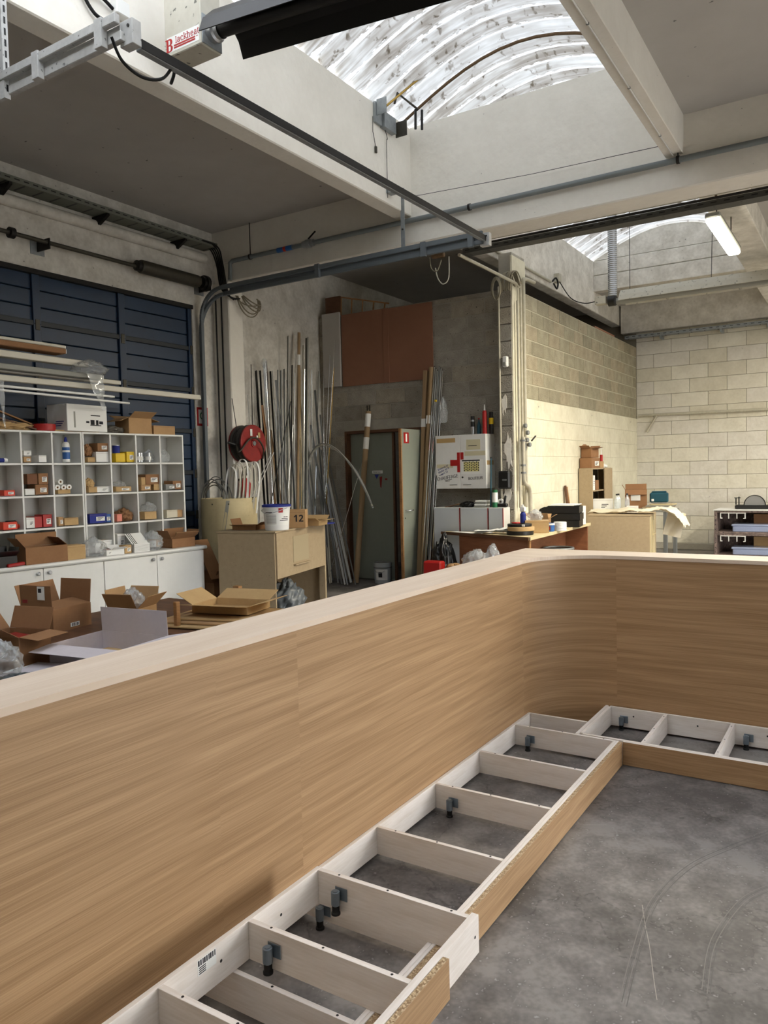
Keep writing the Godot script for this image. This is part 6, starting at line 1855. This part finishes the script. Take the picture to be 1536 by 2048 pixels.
	board(t, "back_panel", Vector3(-3.88, 0, -9.5), Vector3(-3.88, 0, -11.2), 0.1, 0.81, 0.02, M.desk_brown)
	var y := 0.8455
	for k in 5:
		var rows := []
		var f := fnl(300 + k, 1.0, 2)
		for i in 9:
			var row := []
			for j in 7:
				var p := Vector3(-4.33 + 0.06 * i, y + 0.004 + 0.006 * k + (0.02 + 0.05 * smoothstep(2.0, 7.0, float(i))) * (0.5 + 0.5 * f.get_noise_2d(i * 0.5, j * 0.6)), -9.02 - 0.03 * j - 0.004 * k)
				row.append(Transform3D(Basis(Vector3.UP, 0.16), Vector3(0, 0, 0)) * (p - Vector3(-4.1, 0, -9.1)) + Vector3(-4.12, 0, -9.1))
			rows.append(row)
		g = G.new()
		g.sheet(rows)
		if k % 2 == 0: solo("paper_sheet", "loose white paper sheet crumpled on the work table", "paper", g, M.paper, "papers on the work table")
	solo("drawing_sheet", "flat white drawing sheet at the narrow end of the work table", "paper", barg(Vector3(-4.75, y + 0.002, -9.245), Vector3(-4.3, y + 0.002, -9.08), 0.12, 0.002), M.paper)
	for k in 2:
		t = thing("edging_roll", ["wide black roll of edging lying on the work table", "kraft brown roll of edging stacked on the black one"][k], "roll", Vector3(-3.72 + 0.01 * k, y + 0.001 + 0.052 * k, -9.06))
		part(t, "band", latheg([[0.07, 0.0], [0.165, 0.0], [0.168, 0.006], [0.168, 0.044], [0.165, 0.05], [0.07, 0.05], [0.07, 0.0]], 28), [M.black, M.cards[2]][k])
		part(t, "core", latheg([[0.07, 0.0], [0.064, 0.0], [0.064, 0.05], [0.07, 0.05]], 20), M.cards[0])
	t = thing("edging_roll", "dark grey roll of edging with a paper tag on top of the stack", "roll", Vector3(-3.73, y + 0.106, -9.07))
	part(t, "band", latheg([[0.07, 0.0], [0.15, 0.0], [0.152, 0.004], [0.152, 0.026], [0.15, 0.03], [0.07, 0.03], [0.07, 0.0]], 28), M.dark_steel)
	part(t, "tag", boxg(Vector3(0.09, 0.016, 0.121), Vector3(0.05, 0.026, 0.012), 0.002), M.paper)
	t = thing("red_cover", "flat red cover on the roll stack", "cover", Vector3(-3.80, y + 0.138, -9.12))
	part(t, "disc", latheg([[0.0, 0.014], [0.05, 0.014], [0.055, 0.008], [0.055, 0.0], [0.0, 0.0]], 20), M.red)
	t = thing("spray_bottle", "blue bottle with white spray head behind the roll stack", "bottle", Vector3(-3.80, y, -9.36))
	part(t, "body", latheg([[0.0, 0.0], [0.036, 0.0], [0.038, 0.01], [0.038, 0.24], [0.02, 0.27], [0.0, 0.27]], 16), M.ink_blue)
	part(t, "spray_head", boxg(Vector3(0.0, 0.305, 0.0), Vector3(0.075, 0.07, 0.05), 0.012), M.white)
	part(t, "spray_tip", boxg(Vector3(0.0, 0.35, 0.01), Vector3(0.025, 0.03, 0.025), 0.005), M.white)
	carton("table_carton", "kraft carton with pale tape behind the roll stack", Vector3(-3.64, y, -9.42), Vector3(0.30, 0.16, 0.2), 24.0, M.cards[2], false, "", M.white)
	bag("clear_bag", "clear crumpled bag on the kraft carton of the work table", Vector3(-3.66, y + 0.161, -9.42), Vector3(0.08, 0.06, 0.07), 61, M.film)
	open_carton("table_carton", "open kraft carton near the black trays", Vector3(-3.72, y, -9.78), Vector3(0.24, 0.16, 0.22), 12.0, M.cards[0], [40, 60, 60, 50], 0.1)
	t = thing("paint_mug", "blue and red splashed mug on the work table", "mug", Vector3(-3.535, y, -9.64))
	part(t, "cup", latheg([[0.0, 0.0], [0.05, 0.0], [0.052, 0.01], [0.055, 0.11], [0.05, 0.11], [0.048, 0.015], [0.0, 0.015]], 18), M.sky_blue)
	part(t, "rim_band", latheg([[0.0558, 0.085], [0.0565, 0.108]], 18), M.paper)
	part(t, "splash", patch(0.0535, 0.0552, 0.02, 0.07, 70, 130), M.red_dull)
	t = thing("white_roll", "white stack of sanding discs on the work table", "roll", Vector3(-3.46, y, -9.80))
	for k in 4:
		part(t, "disc", latheg([[0.0, 0.028], [0.082, 0.028], [0.084, 0.024], [0.084, 0.003], [0.082, 0.0], [0.0, 0.0]], 22, Vector3(0, 0.029 * k, 0)), M.white)
	for k in 3:
		t = thing("letter_tray", "black plastic letter tray in a stack of three", "tray", Vector3(-3.70 + 0.01 * (k % 2), y + 0.098 * k, -10.55), 10.0, "black letter trays")
		var w := 0.30
		var d := 0.36
		part(t, "floor", spang(Vector3(-w, 0.0, -d * 0.5), Vector3(w * 0.9, 0.006, d * 0.5)), M.black)
		part(t, "back", spang(Vector3(w * 0.9 - 0.01, 0.0, -d * 0.5), Vector3(w * 0.9, 0.09, d * 0.5), 0.003), M.black)
		for s in [-1.0, 1.0]:
			g = G.new()
			g.xf = Transform3D(Basis(), Vector3(0, 0, s * d * 0.5 - 0.005))
			g.prism(PackedVector2Array([Vector2(-w, 0.0), Vector2(w * 0.9, 0.0), Vector2(w * 0.9, 0.09), Vector2(-w * 0.7, 0.09), Vector2(-w * 0.92, 0.06)]), 0.01)
			part(t, "side", g, M.black)
	for k in 2:
		solo("document_stack", "white documents lying in the topmost black tray", "paper", boxg(Vector3(-3.66 + 0.02 * k, y + 0.30 + 0.012 * k, -10.55 - 0.02 * k), Vector3(0.36, 0.011, 0.28), 0.002), M.paper, "documents on the trays")
	solo("white_file_box", "white file box standing behind the black trays", "file box", spang(Vector3(-3.62, y, -11.02), Vector3(-3.50, y + 0.27, -10.80), 0.003), M.white)
	# under and beside the table
	bag("rucksack", "black work bag slumped beside the work table", Vector3(-4.84, 0.0, -9.10), Vector3(0.14, 0.35, 0.14), 66, M.bag_black)
	t = thing("timber_crate", "low timber crate holding offcuts beside the work table", "crate", Vector3(-4.24, 0, -8.70), -19.0)
	part(t, "box", spang(Vector3(-0.42, 0.0, -0.2), Vector3(0.42, 0.38, 0.2), 0.006), M.timber)
	part(t, "rim", spang(Vector3(-0.44, 0.38, 0.18), Vector3(0.44, 0.41, 0.22), 0.004), M.cards[2])
	bag("clear_bag", "large clear rubbish bag on the timber crate", Vector3(-4.12, 0.41, -8.62), Vector3(0.15, 0.12, 0.14), 71, M.film)
	bag("clear_bag", "pointed clear bag leaning on the table panel", Vector3(-3.92, 0.41, -8.66), Vector3(0.08, 0.15, 0.06), 72, M.film)
	bag("offcuts", "heap of splintered wood offcuts on the crate", Vector3(-4.47, 0.41, -8.72), Vector3(0.10, 0.035, 0.08), 73, M.cards[0])
	solo("red_case", "red plastic case half hidden by the crate", "case", boxg(Vector3(-4.72, 0.26, -8.62), Vector3(0.26, 0.52, 0.14), 0.02), M.red)
	t = thing("hose_coil", "grey coiled hose on a stand under the work table", "hose", Vector3(-3.63, 0, -10.2))
	for k in 5:
		var pts := []
		for i in 25:
			var a := TAU * i / 24.0
			pts.append(Vector3(cos(a) * 0.2, 0.44 + 0.032 * k, sin(a) * 0.2))
		part(t, "turn", tubeg(pts, 0.018, 6), M.alu_dull)
	part(t, "stand", latheg([[0.0, 0.0], [0.2, 0.0], [0.2, 0.42], [0.0, 0.42]], 20), M.cards[1])

# ---------------------------------------------------------------- back bay
func build_back_bay():
	var t := thing("metal_locker", "beige open locker against the store room side wall", "locker")
	part(t, "side", spang(Vector3(-4.005, 0.0, -12.28), Vector3(-3.78, 1.66, -12.26), 0.002), M.mdf)
	part(t, "side", spang(Vector3(-4.005, 0.0, -13.32), Vector3(-3.78, 1.66, -13.30), 0.002), M.mdf)
	part(t, "back", spang(Vector3(-4.015, 0.0, -13.3), Vector3(-4.006, 1.66, -12.28)), M.pvc_grey)
	for y in [0.0, 0.45, 0.9, 1.28, 1.64]:
		part(t, "shelf", spang(Vector3(-4.005, y, -13.3), Vector3(-3.785, y + 0.02, -12.28)), M.mdf)
	part(t, "door", spang(Vector3(-3.78, 0.02, -13.32), Vector3(-3.76, 1.655, -12.88), 0.002), M.mdf)
	for e in [["locker_carton", "white boxed item on the locker shelf", 1.301, -12.42, 0.14, 0.24, M.white], ["locker_carton", "brown box on the locker shelf beside white one", 1.301, -12.62, 0.16, 0.16, M.cards[1]], ["locker_carton", "navy bag bundle on the lower locker shelf", 0.921, -12.5, 0.3, 0.18, M.ink_blue]]:
		carton(e[0], e[1], Vector3(-3.88, e[2], e[3]), Vector3(e[4], e[5], 0.14), 90.0, e[6], e[6] == M.white)
	# on the locker
	open_carton("locker_top_carton", "brown carton stacked upper on the locker with rolled flap", Vector3(-3.90, 1.83, -12.52), Vector3(0.26, 0.15, 0.18), 80.0, M.cards[1], [80, 30, 60, 60], 0.09)
	carton("locker_top_carton", "long brown carton lying on the locker below another", Vector3(-3.90, 1.661, -12.52), Vector3(0.40, 0.165, 0.2), 88.0, M.cards[1], true)
	carton("locker_top_carton", "small kraft carton at the locker top middle", Vector3(-3.88, 1.661, -12.86), Vector3(0.16, 0.11, 0.16), 86.0, M.cards[0])
	t = thing("silicone_tube", "red and white sealant tube standing on the locker", "tube", Vector3(-3.86, 1.661, -13.02))
	part(t, "body", latheg([[0.0, 0.0], [0.025, 0.0], [0.025, 0.22], [0.0, 0.225]], 12), M.red)
	part(t, "nozzle", latheg([[0.012, 0.22], [0.005, 0.36], [0.0, 0.36]], 8), M.white)
	bag("dust_rag", "white and blue rag on the locker end", Vector3(-3.88, 1.661, -13.16), Vector3(0.06, 0.03, 0.1), 81, M.paper)
	# sticks by the wall
	for k in 2:
		solo("timber_batten", ["dark batten leaning on the cream wall by the locker", "pale batten leaning on the cream wall by the locker"][k], "timber", barg(Vector3(-3.86 + 0.03 * k, 0.0, -11.62 - 0.08 * k), Vector3(-3.99, 1.40 - 0.02 * k, -11.55 - 0.05 * k), 0.04, 0.03, 0.003), [M.dark_timber, M.timber][k])
	t = thing("stacked_buckets", "stack of white buckets with rags behind the table end", "bucket", Vector3(-3.85, 0, -11.80))
	for k in 4:
		part(t, "bucket", latheg([[0.0, 0.0], [0.13, 0.0], [0.15, 0.13], [0.156, 0.135], [0.15, 0.14]], 22, Vector3(0, 0.145 * k, 0)), M.white if k % 2 else M.galv)
	bag("yellow_rag", "yellowish crumpled rag on the bucket stack", Vector3(-3.85, 0.581, -11.80), Vector3(0.11, 0.04, 0.1), 83, M.cloth)
	# raw chest draped with cloth
	t = thing("board_chest", "raw chipboard chest with handle panel, draped with white cloth", "chest", Vector3(-2.73, 0, -11.66), 8.0)
	var W := 0.93
	var D := 0.84
	var H := 0.95
	part(t, "front_panel", spang(Vector3(-W, 0.0, -0.02), Vector3(-0.02, H - 0.02, 0.0), 0.002), M.mdf)
	part(t, "back_panel", spang(Vector3(-W, 0.0, -D), Vector3(-0.02, H - 0.02, -D + 0.02), 0.002), M.mdf)
	part(t, "end_panel", spang(Vector3(-W, 0.0, -D + 0.02), Vector3(-W + 0.02, H - 0.02, -0.02)), M.mdf)
	part(t, "top_board", spang(Vector3(-W, H - 0.02, -D - 0.01), Vector3(0.0, H, 0.005), 0.002), M.mdf)
	part(t, "drawer_front", spang(Vector3(-0.02, 0.12, -D + 0.16), Vector3(0.0, H - 0.022, -0.004), 0.002), M.cream_board)
	part(t, "edge_post", spang(Vector3(-0.02, 0.0, -D), Vector3(0.0, H - 0.022, -D + 0.155), 0.002), M.mdf)
	for e in [[0.66, 0.86], [0.36, 0.62]]:
		part(t, "handle_panel", spang(Vector3(0.0, e[0], -0.48), Vector3(0.008, e[1], -0.24), 0.002), M.cream_board)
		part(t, "handle_ledge", spang(Vector3(0.0, e[0] - 0.03, -0.5), Vector3(0.022, e[0] - 0.01, -0.22), 0.002), M.cream_board)
	# cloth over its top, falling off at the end
	var rows := []
	var f := fnl(91, 1.0, 3)
	var spine := [Vector3(-3.74, 0.97, -12.12), Vector3(-3.4, 0.985, -12.02), Vector3(-3.05, 1.0, -11.95), Vector3(-2.8, 1.01, -11.94), Vector3(-2.62, 1.03, -11.94), Vector3(-2.45, 0.99, -11.92), Vector3(-2.34, 0.90, -11.9), Vector3(-2.27, 0.78, -11.88)]
	var pts := curve(spine, 5)
	for i in pts.size():
		var row := []
		var wide := lerpf(0.34, 0.18, clampf((i - 24.0) / 10.0, 0.0, 1.0))
		for j in 17:
			var v := j / 16.0 - 0.5
			var p: Vector3 = pts[i] + Vector3(0.05 * v, 0, -v * wide)
			p.y += 0.05 * f.get_noise_2d(i * 0.16, j * 0.45) + 0.03 * absf(f.get_noise_2d(i * 0.5, j * 0.9)) - 0.06 * v * v
			if p.x < -2.75: p.y = maxf(p.y, 0.956)
			row.append(p)
		rows.append(row)
	var g := G.new()
	g.sheet(rows, 0.008)
	solo("white_cloth", "long cream cloth draped over the raw chest and hanging off its end", "cloth", g, M.cloth)
	rows = []
	for i in 9:
		var row := []
		for j in 6:
			row.append(Vector3(-2.55 + 0.05 * j - 0.012 * i, 1.0 - 0.045 * i - 0.01 * j, -12.02 + 0.03 * sin(j * 1.4 + i * 0.4)))
		rows.append(row)
	g = G.new()
	g.sheet(rows, 0.008)
	solo("hanging_rag", "creased beige rag hanging at the chest end below the cloth", "cloth", g, M.cloth)
	# bench behind with bottles and boxes
	t = thing("rear_bench", "grey bench stacked with flat boards behind the draped chest", "bench")
	part(t, "top", spang(Vector3(-3.66, 0.90, -14.1), Vector3(-2.82, 0.93, -13.25), 0.003), M.pvc_grey)
	for e in [[-3.62, -13.3], [-2.88, -13.3], [-3.62, -14.05], [-2.88, -14.05]]:
		part(t, "leg", spang(Vector3(e[0] - 0.03, 0, e[1] - 0.03), Vector3(e[0] + 0.03, 0.9, e[1] + 0.03), 0.003), M.alu_dull)
	for k in 4:
		solo("board_offcut", "flat grey board in the stack on the rear bench", "board", boxg(Vector3(-3.08 + 0.03 * k, 0.943 + 0.024 * k, -13.52 - 0.04 * k), Vector3(0.5 - 0.04 * k, 0.022, 0.36), 0.002), [M.pvc_grey, M.mdf, M.pvc_grey, M.cream_board][k], "boards on the rear bench")
	t = carton("white_carton_box", "plain white carton at the chest end by the locker", Vector3(-3.66, 0.951, -12.42), Vector3(0.30, 0.21, 0.16), 12.0, M.white, true)
	for k in 3:
		t = thing("water_bottle", ["clear water bottle with dark cap, front one of three", "clear water bottle standing behind the first", "clear water bottle next to the brown carton"][k], "bottle", Vector3(-3.40 + 0.11 * (k % 2), 0.951 , -12.38 - 0.04 * k if k < 2 else -12.28) + Vector3(0.0, 0, -0.06 if k == 1 else 0.0))
		part(t, "body", latheg([[0.0, 0.0], [0.036, 0.0], [0.038, 0.01], [0.038, 0.06], [0.035, 0.07], [0.038, 0.08], [0.038, 0.19], [0.014, 0.25], [0.014, 0.275]], 16), M.clear)
		part(t, "cap", latheg([[0.016, 0.268], [0.016, 0.292], [0.0, 0.292]], 10), M.ink)
		part(t, "label_band", latheg([[0.0386, 0.09], [0.0386, 0.15]], 16), M.film)
	open_carton("rear_carton", "brown carton with white slip on the rear bench", Vector3(-3.44, 0.931, -13.62), Vector3(0.36, 0.34, 0.26), 14.0, M.cards[1], [150, 20, null, 30], 0.1)
	solo("delivery_slip", "white delivery slip stuck on the brown bench carton", "label", boxg(Vector3(-3.41, 1.14, -13.475), Vector3(0.16, 0.11, 0.004), 0.0), M.paper)
	carton("small_white_carton", "small white carton before the brown bench carton", Vector3(-3.16, 0.951, -12.30), Vector3(0.16, 0.10, 0.12), 6.0, M.white)
	t = thing("teal_tool_case", "teal power tool case on the rear bench", "tool case", Vector3(-3.06, 1.04, -13.66), 10.0)
	part(t, "body", boxg(Vector3(0, 0.09, 0), Vector3(0.30, 0.17, 0.2), 0.02), M.teal)
	part(t, "lid_ridge", boxg(Vector3(0, 0.185, 0), Vector3(0.24, 0.03, 0.14), 0.012), M.teal)
	part(t, "latch", boxg(Vector3(-0.1, 0.05, 0.103), Vector3(0.04, 0.04, 0.01), 0.003), M.paper)
	# stacked crates with rails and trays
	for k in 2:
		var y0 := 0.02 + 0.412 * k
		t = thing("flight_crate", ["speckled alloy framed crate on the floor by the back wall", "speckled alloy framed crate stacked upper, white lid on top"][k], "crate", Vector3(-2.38, y0, -14.9))
		part(t, "floor_board", spang(Vector3(0, 0.0, -0.8), Vector3(1.5, 0.03, 0.0), 0.002), M.osb)
		part(t, "top_board", spang(Vector3(0, 0.375, -0.8), Vector3(1.5, 0.408, 0.0), 0.002), M.osb)
		part(t, "side_board", spang(Vector3(0, 0.03, -0.8), Vector3(0.05, 0.375, 0.0), 0.002), M.osb)
		part(t, "back_board", spang(Vector3(0.05, 0.03, -0.8), Vector3(1.5, 0.375, -0.78)), M.osb)
		for i in 4:
			part(t, "rivet", latheg([[0.0, 0.004], [0.008, 0.003], [0.009, 0.0]], 8, Vector3(0.022, 0.07 + 0.085 * i, 0.0), Vector3.BACK), M.black)
		for x in [0.08, 0.15, 0.62, 0.88, 1.2]:
			part(t, "rivet", latheg([[0.0, 0.004], [0.008, 0.003], [0.009, 0.0]], 8, Vector3(x, 0.391, 0.0), Vector3.BACK), M.black)
			part(t, "rivet", latheg([[0.0, 0.004], [0.008, 0.003], [0.009, 0.0]], 8, Vector3(x, 0.015, 0.0), Vector3.BACK), M.black)
		var rail := thing("crate_rail", ["white comb shaped plastic rail in the floor crate", "white comb shaped plastic rail in the upper crate"][k], "rail", Vector3(-2.38, y0, -14.9))
		part(rail, "bar", spang(Vector3(0.1, 0.36, -0.06), Vector3(0.52, 0.374, 0.004), 0.002), M.white)
		for i in 4:
			var x := 0.106 + 0.134 * i
			part(rail, "tooth", spang(Vector3(x - 0.006, 0.275, -0.05), Vector3(x + 0.006, 0.36, 0.004), 0.002), M.white)
			part(rail, "tooth_tip", spang(Vector3(x - (0.006 if i != 3 else 0.03), 0.266, -0.05), Vector3(x + (0.006 if i != 0 else 0.03), 0.28, 0.004), 0.002), M.white)
		carton("crate_carton", ["brown carton deep inside the floor crate", "dark brown carton deep inside the upper crate"][k], Vector3(-2.38 + 0.95, y0 + 0.031, -15.42), Vector3(0.7, 0.30, 0.2), 0.0, [M.cards[2], M.cards[1]][k])
		var tray := thing("clear_tray", ["clear ribbed plastic tray in the floor crate", "clear ribbed plastic tray in the upper crate"][k], "tray", Vector3(-2.38, y0 + 0.031, -14.94))
		part(tray, "body", spang(Vector3(0.3, 0.0, -0.4), Vector3(1.45, 0.10, 0.0), 0.012), M.crate_clear)
		part(tray, "lid", spang(Vector3(0.28, 0.10, -0.42), Vector3(1.47, 0.135, 0.01), 0.01), M.crate_clear)
		for i in 40:
			part(tray, "rib", spang(Vector3(0.33 + 0.028 * i, 0.01, 0.0), Vector3(0.343 + 0.028 * i, 0.085, 0.006)), M.crate_clear)
	solo("white_board", "bright white board lying on the upper crate", "board", spang(Vector3(-2.4, 0.843, -15.7), Vector3(-0.88, 0.855, -14.88), 0.002), M.white)
	t = thing("mitre_saw", "dark mitre saw with round blade guard on the white board", "saw", Vector3(-1.78, 0.856, -15.35))
	part(t, "base", boxg(Vector3(0.15, 0.035, 0), Vector3(0.9, 0.07, 0.3), 0.012), M.black)
	var half := PackedVector2Array()
	var ring := PackedVector2Array()
	for i in 21:
		var a := PI * i / 20.0
		half.append(Vector2(0.02 + 0.165 * cos(a), 0.071 + 0.165 * sin(a)))
		ring.append(Vector2(0.02 + 0.182 * cos(a), 0.071 + 0.182 * sin(a)))
	for i in 21:
		var a := PI * (1.0 - i / 20.0)
		ring.append(Vector2(0.02 + 0.168 * cos(a), 0.071 + 0.168 * sin(a)))
	g = G.new()
	g.xf = Transform3D(Basis(), Vector3(0, 0, 0.056))
	g.prism(half, 0.006)
	part(t, "blade", g, M.alu)
	g = G.new()
	g.xf = Transform3D(Basis(), Vector3(0, 0, 0.04))
	g.prism(ring, 0.04)
	part(t, "blade_guard", g, M.black)
	part(t, "clamp_post", spang(Vector3(-0.31, 0.07, -0.02), Vector3(-0.29, 0.20, 0.0), 0.003), M.black)
	part(t, "clamp_post", spang(Vector3(-0.26, 0.07, -0.02), Vector3(-0.24, 0.22, 0.0), 0.003), M.black)
	part(t, "clamp_arm", spang(Vector3(-0.33, 0.19, -0.02), Vector3(-0.22, 0.205, 0.0), 0.003), M.black)
	part(t, "motor", boxg(Vector3(0.36, 0.19, 0), Vector3(0.22, 0.26, 0.2), 0.05), M.black)
	solo("wall_plank", "orange brown board lying on top of the store room side wall", "board", spang(Vector3(-4.2, 4.081, -14.5), Vector3(-4.03, 4.11, -13.3), 0.002), M.orange_board)

# ---------------------------------------------------------------- packaging on the low table between counter and cabinets
func build_cartons():
	var t := thing("packing_table", "low dark packing table buried under cartons behind the counter", "table", Vector3(-4.65, 0, -3.7))
	part(t, "top", spang(Vector3(-0.95, 0.50, -1.3), Vector3(0.95, 0.53, 1.4), 0.004), M.dark_timber)
	for e in [[-0.9, -1.25], [0.9, -1.25], [-0.9, 1.35], [0.9, 1.35]]:
		part(t, "leg", spang(Vector3(e[0] - 0.03, 0, e[1] - 0.03), Vector3(e[0] + 0.03, 0.5, e[1] + 0.03), 0.004), M.dark_timber)
	var y := 0.531
	t = open_carton("shipping_carton", "brown shipping carton with raised flaps and barcode on the packing table", Vector3(-5.27, y, -3.59), Vector3(0.31, 0.175, 0.39), 11.0, M.cards[1], [3, 6, -80, 20], 0.18)
	var s := part(t, "barcode_label", boxg(Vector3(0.156, 0.035, -0.02), Vector3(0.001, 0.03, 0.09)), M.paper)
	for k in 6:
		part(s, "barcode_bar", boxg(Vector3(0.157, 0.035, -0.055 + 0.013 * k), Vector3(0.001, 0.024, 0.005 + 0.003 * (k % 2))), M.ink)
	s = part(t, "address_label", boxg(Vector3(0.06, 0.30, 0.2065), Vector3(0.07, 0.10, 0.001)), M.paper)
	part(s, "print_block", boxg(Vector3(0.05, 0.32, 0.2075), Vector3(0.03, 0.03, 0.001)), M.ink)
	part(t, "print_mark", boxg(Vector3(-0.1, 0.235, 0.2035), Vector3(0.05, 0.025, 0.001)), M.red_dull)
	open_carton("shipping_carton", "smaller brown carton with film just behind the barcode carton", Vector3(-4.80, y, -3.92), Vector3(0.26, 0.15, 0.26), 16.0, M.cards[0], [30, 20, 45, 10], 0.14)
	bag("clear_bag", "clear film bag stuffed in the smaller brown carton", Vector3(-4.80, y + 0.06, -3.92), Vector3(0.08, 0.10, 0.08), 101, M.film)
	open_carton("shallow_carton", "shallow lavender white carton lying open with one tall flap", Vector3(-4.02, y, -3.10), Vector3(0.56, 0.125, 0.44), 8.0, M.card_white, [96, -3, 80, null], 0.16)
	solo("kraft_liner", "kraft cardboard liner lying inside the shallow lavender carton", "liner", boxg(Vector3(-4.03, y + 0.012, -3.10), Vector3(0.50, 0.006, 0.38), 0.001), M.cards[2])
	solo("white_sheet_board", "white cardboard sheet lying before the lavender carton", "sheet", barg(Vector3(-4.22, y + 0.025, -2.60), Vector3(-3.74, y + 0.03, -2.72), 0.30, 0.008, 0.001), M.card_white)
	solo("foam_board", "pale foam board edge under the white cardboard sheet", "sheet", barg(Vector3(-4.30, y + 0.012, -2.66), Vector3(-3.8, y + 0.012, -2.80), 0.26, 0.018, 0.002), M.paper)
	open_carton("shipping_carton", "open brown carton with a bent flap next to the clear bag", Vector3(-4.46, y, -2.74), Vector3(0.32, 0.20, 0.26), 14.0, M.cards[1], [60, 20, 95, 40], 0.14)
	solo("red_parcel", "dark red parcel inside the open brown carton", "parcel", boxg(Vector3(-4.46, y + 0.10, -2.74), Vector3(0.22, 0.16, 0.16), 0.01), M.red_dull)
	bag("clear_bag", "big crumpled clear bag at the edge of the packing table", Vector3(-4.12, y, -2.42), Vector3(0.12, 0.11, 0.10), 103, M.film)
	bag("grey_rag", "dark grey rags under the clear bag", Vector3(-3.92, y, -2.44), Vector3(0.12, 0.035, 0.09), 104, M.bag_grey)
	for k in 3:
		solo("flattened_carton", ["lowest flattened kraft carton in the pile by the chest", "middle flattened kraft carton in the pile by the chest", "uppermost flattened kraft carton with taped seam"][k], "carton", barg(Vector3(-4.75 + 0.08 * k, y + 0.012 + 0.016 * k, -4.25 - 0.05 * k), Vector3(-3.86 + 0.05 * k, y + 0.012 + 0.016 * k, -4.45 - 0.06 * k), 0.70 - 0.08 * k, 0.013, 0.002), M.cards[2 if k % 2 == 0 else 0])
	open_carton("flap_carton", "wide kraft carton with folded out flaps on the flattened pile", Vector3(-4.32, y + 0.062, -4.5), Vector3(0.50, 0.06, 0.36), 12.0, M.cards[2], [80, 70, 75, 60], 0.17)
	solo("timber_block", "small timber block standing on the packing table", "timber", boxg(Vector3(-4.40, y + 0.10, -4.0), Vector3(0.035, 0.2, 0.04), 0.004), M.timber)
	solo("timber_block", "short batten standing against the raw chest", "timber", spang(Vector3(-5.62, 0.0, -5.94), Vector3(-5.54, 0.52, -5.88), 0.004), M.timber)


# ---------------------------------------------------------------- lamps
func strip_lamp(label: String, at: Vector3, top: float, group := ""):
	var t := thing("strip_lamp", label, "lamp", at, 0.0, group)
	part(t, "housing", boxg(Vector3(0, 0.05, 0), Vector3(0.15, 0.05, 1.52), 0.012), M.pvc_grey)
	var glow := plain(Color(1, 1, 1), 0.4)
	glow.emission_enabled = true
	glow.emission = Color(1.0, 0.97, 0.88)
	glow.emission_energy_multiplier = 6.0
	part(t, "lamp_diffuser", boxg(Vector3(0, 0.0, 0), Vector3(0.14, 0.06, 1.5), 0.02), glow)
	for z in [-0.5, 0.5]:
		part(t, "hanger", tubeg([Vector3(0, 0.07, z), Vector3(0, top - at.y, z)], 0.006, 6), M.dark_steel)
	var l := AreaLight3D.new()
	l.name = "strip_light"
	l.light_color = Color(1.0, 0.955, 0.86)
	l.light_energy = 6.5
	l.area_size = Vector2(0.13, 1.45)
	l.area_range = 30.0
	l.shadow_enabled = true
	t.add_child(l)
	l.position = Vector3(0, -0.04, 0)
	l.rotation_degrees = Vector3(-90, 0, 0)

func build_lamps():
	strip_lamp("glowing white strip lamp hung under the kerb beam of the back bay", Vector3(-1.40, 4.2, -9.45), 4.56)
	strip_lamp("glowing strip lamp of the neighbouring bay row", Vector3(1.2, 4.2, -9.45), 4.87, "strip lamps of the next row")
	strip_lamp("glowing strip lamp of the neighbouring bay row", Vector3(1.2, 4.2, -13.2), 4.87, "strip lamps of the next row")
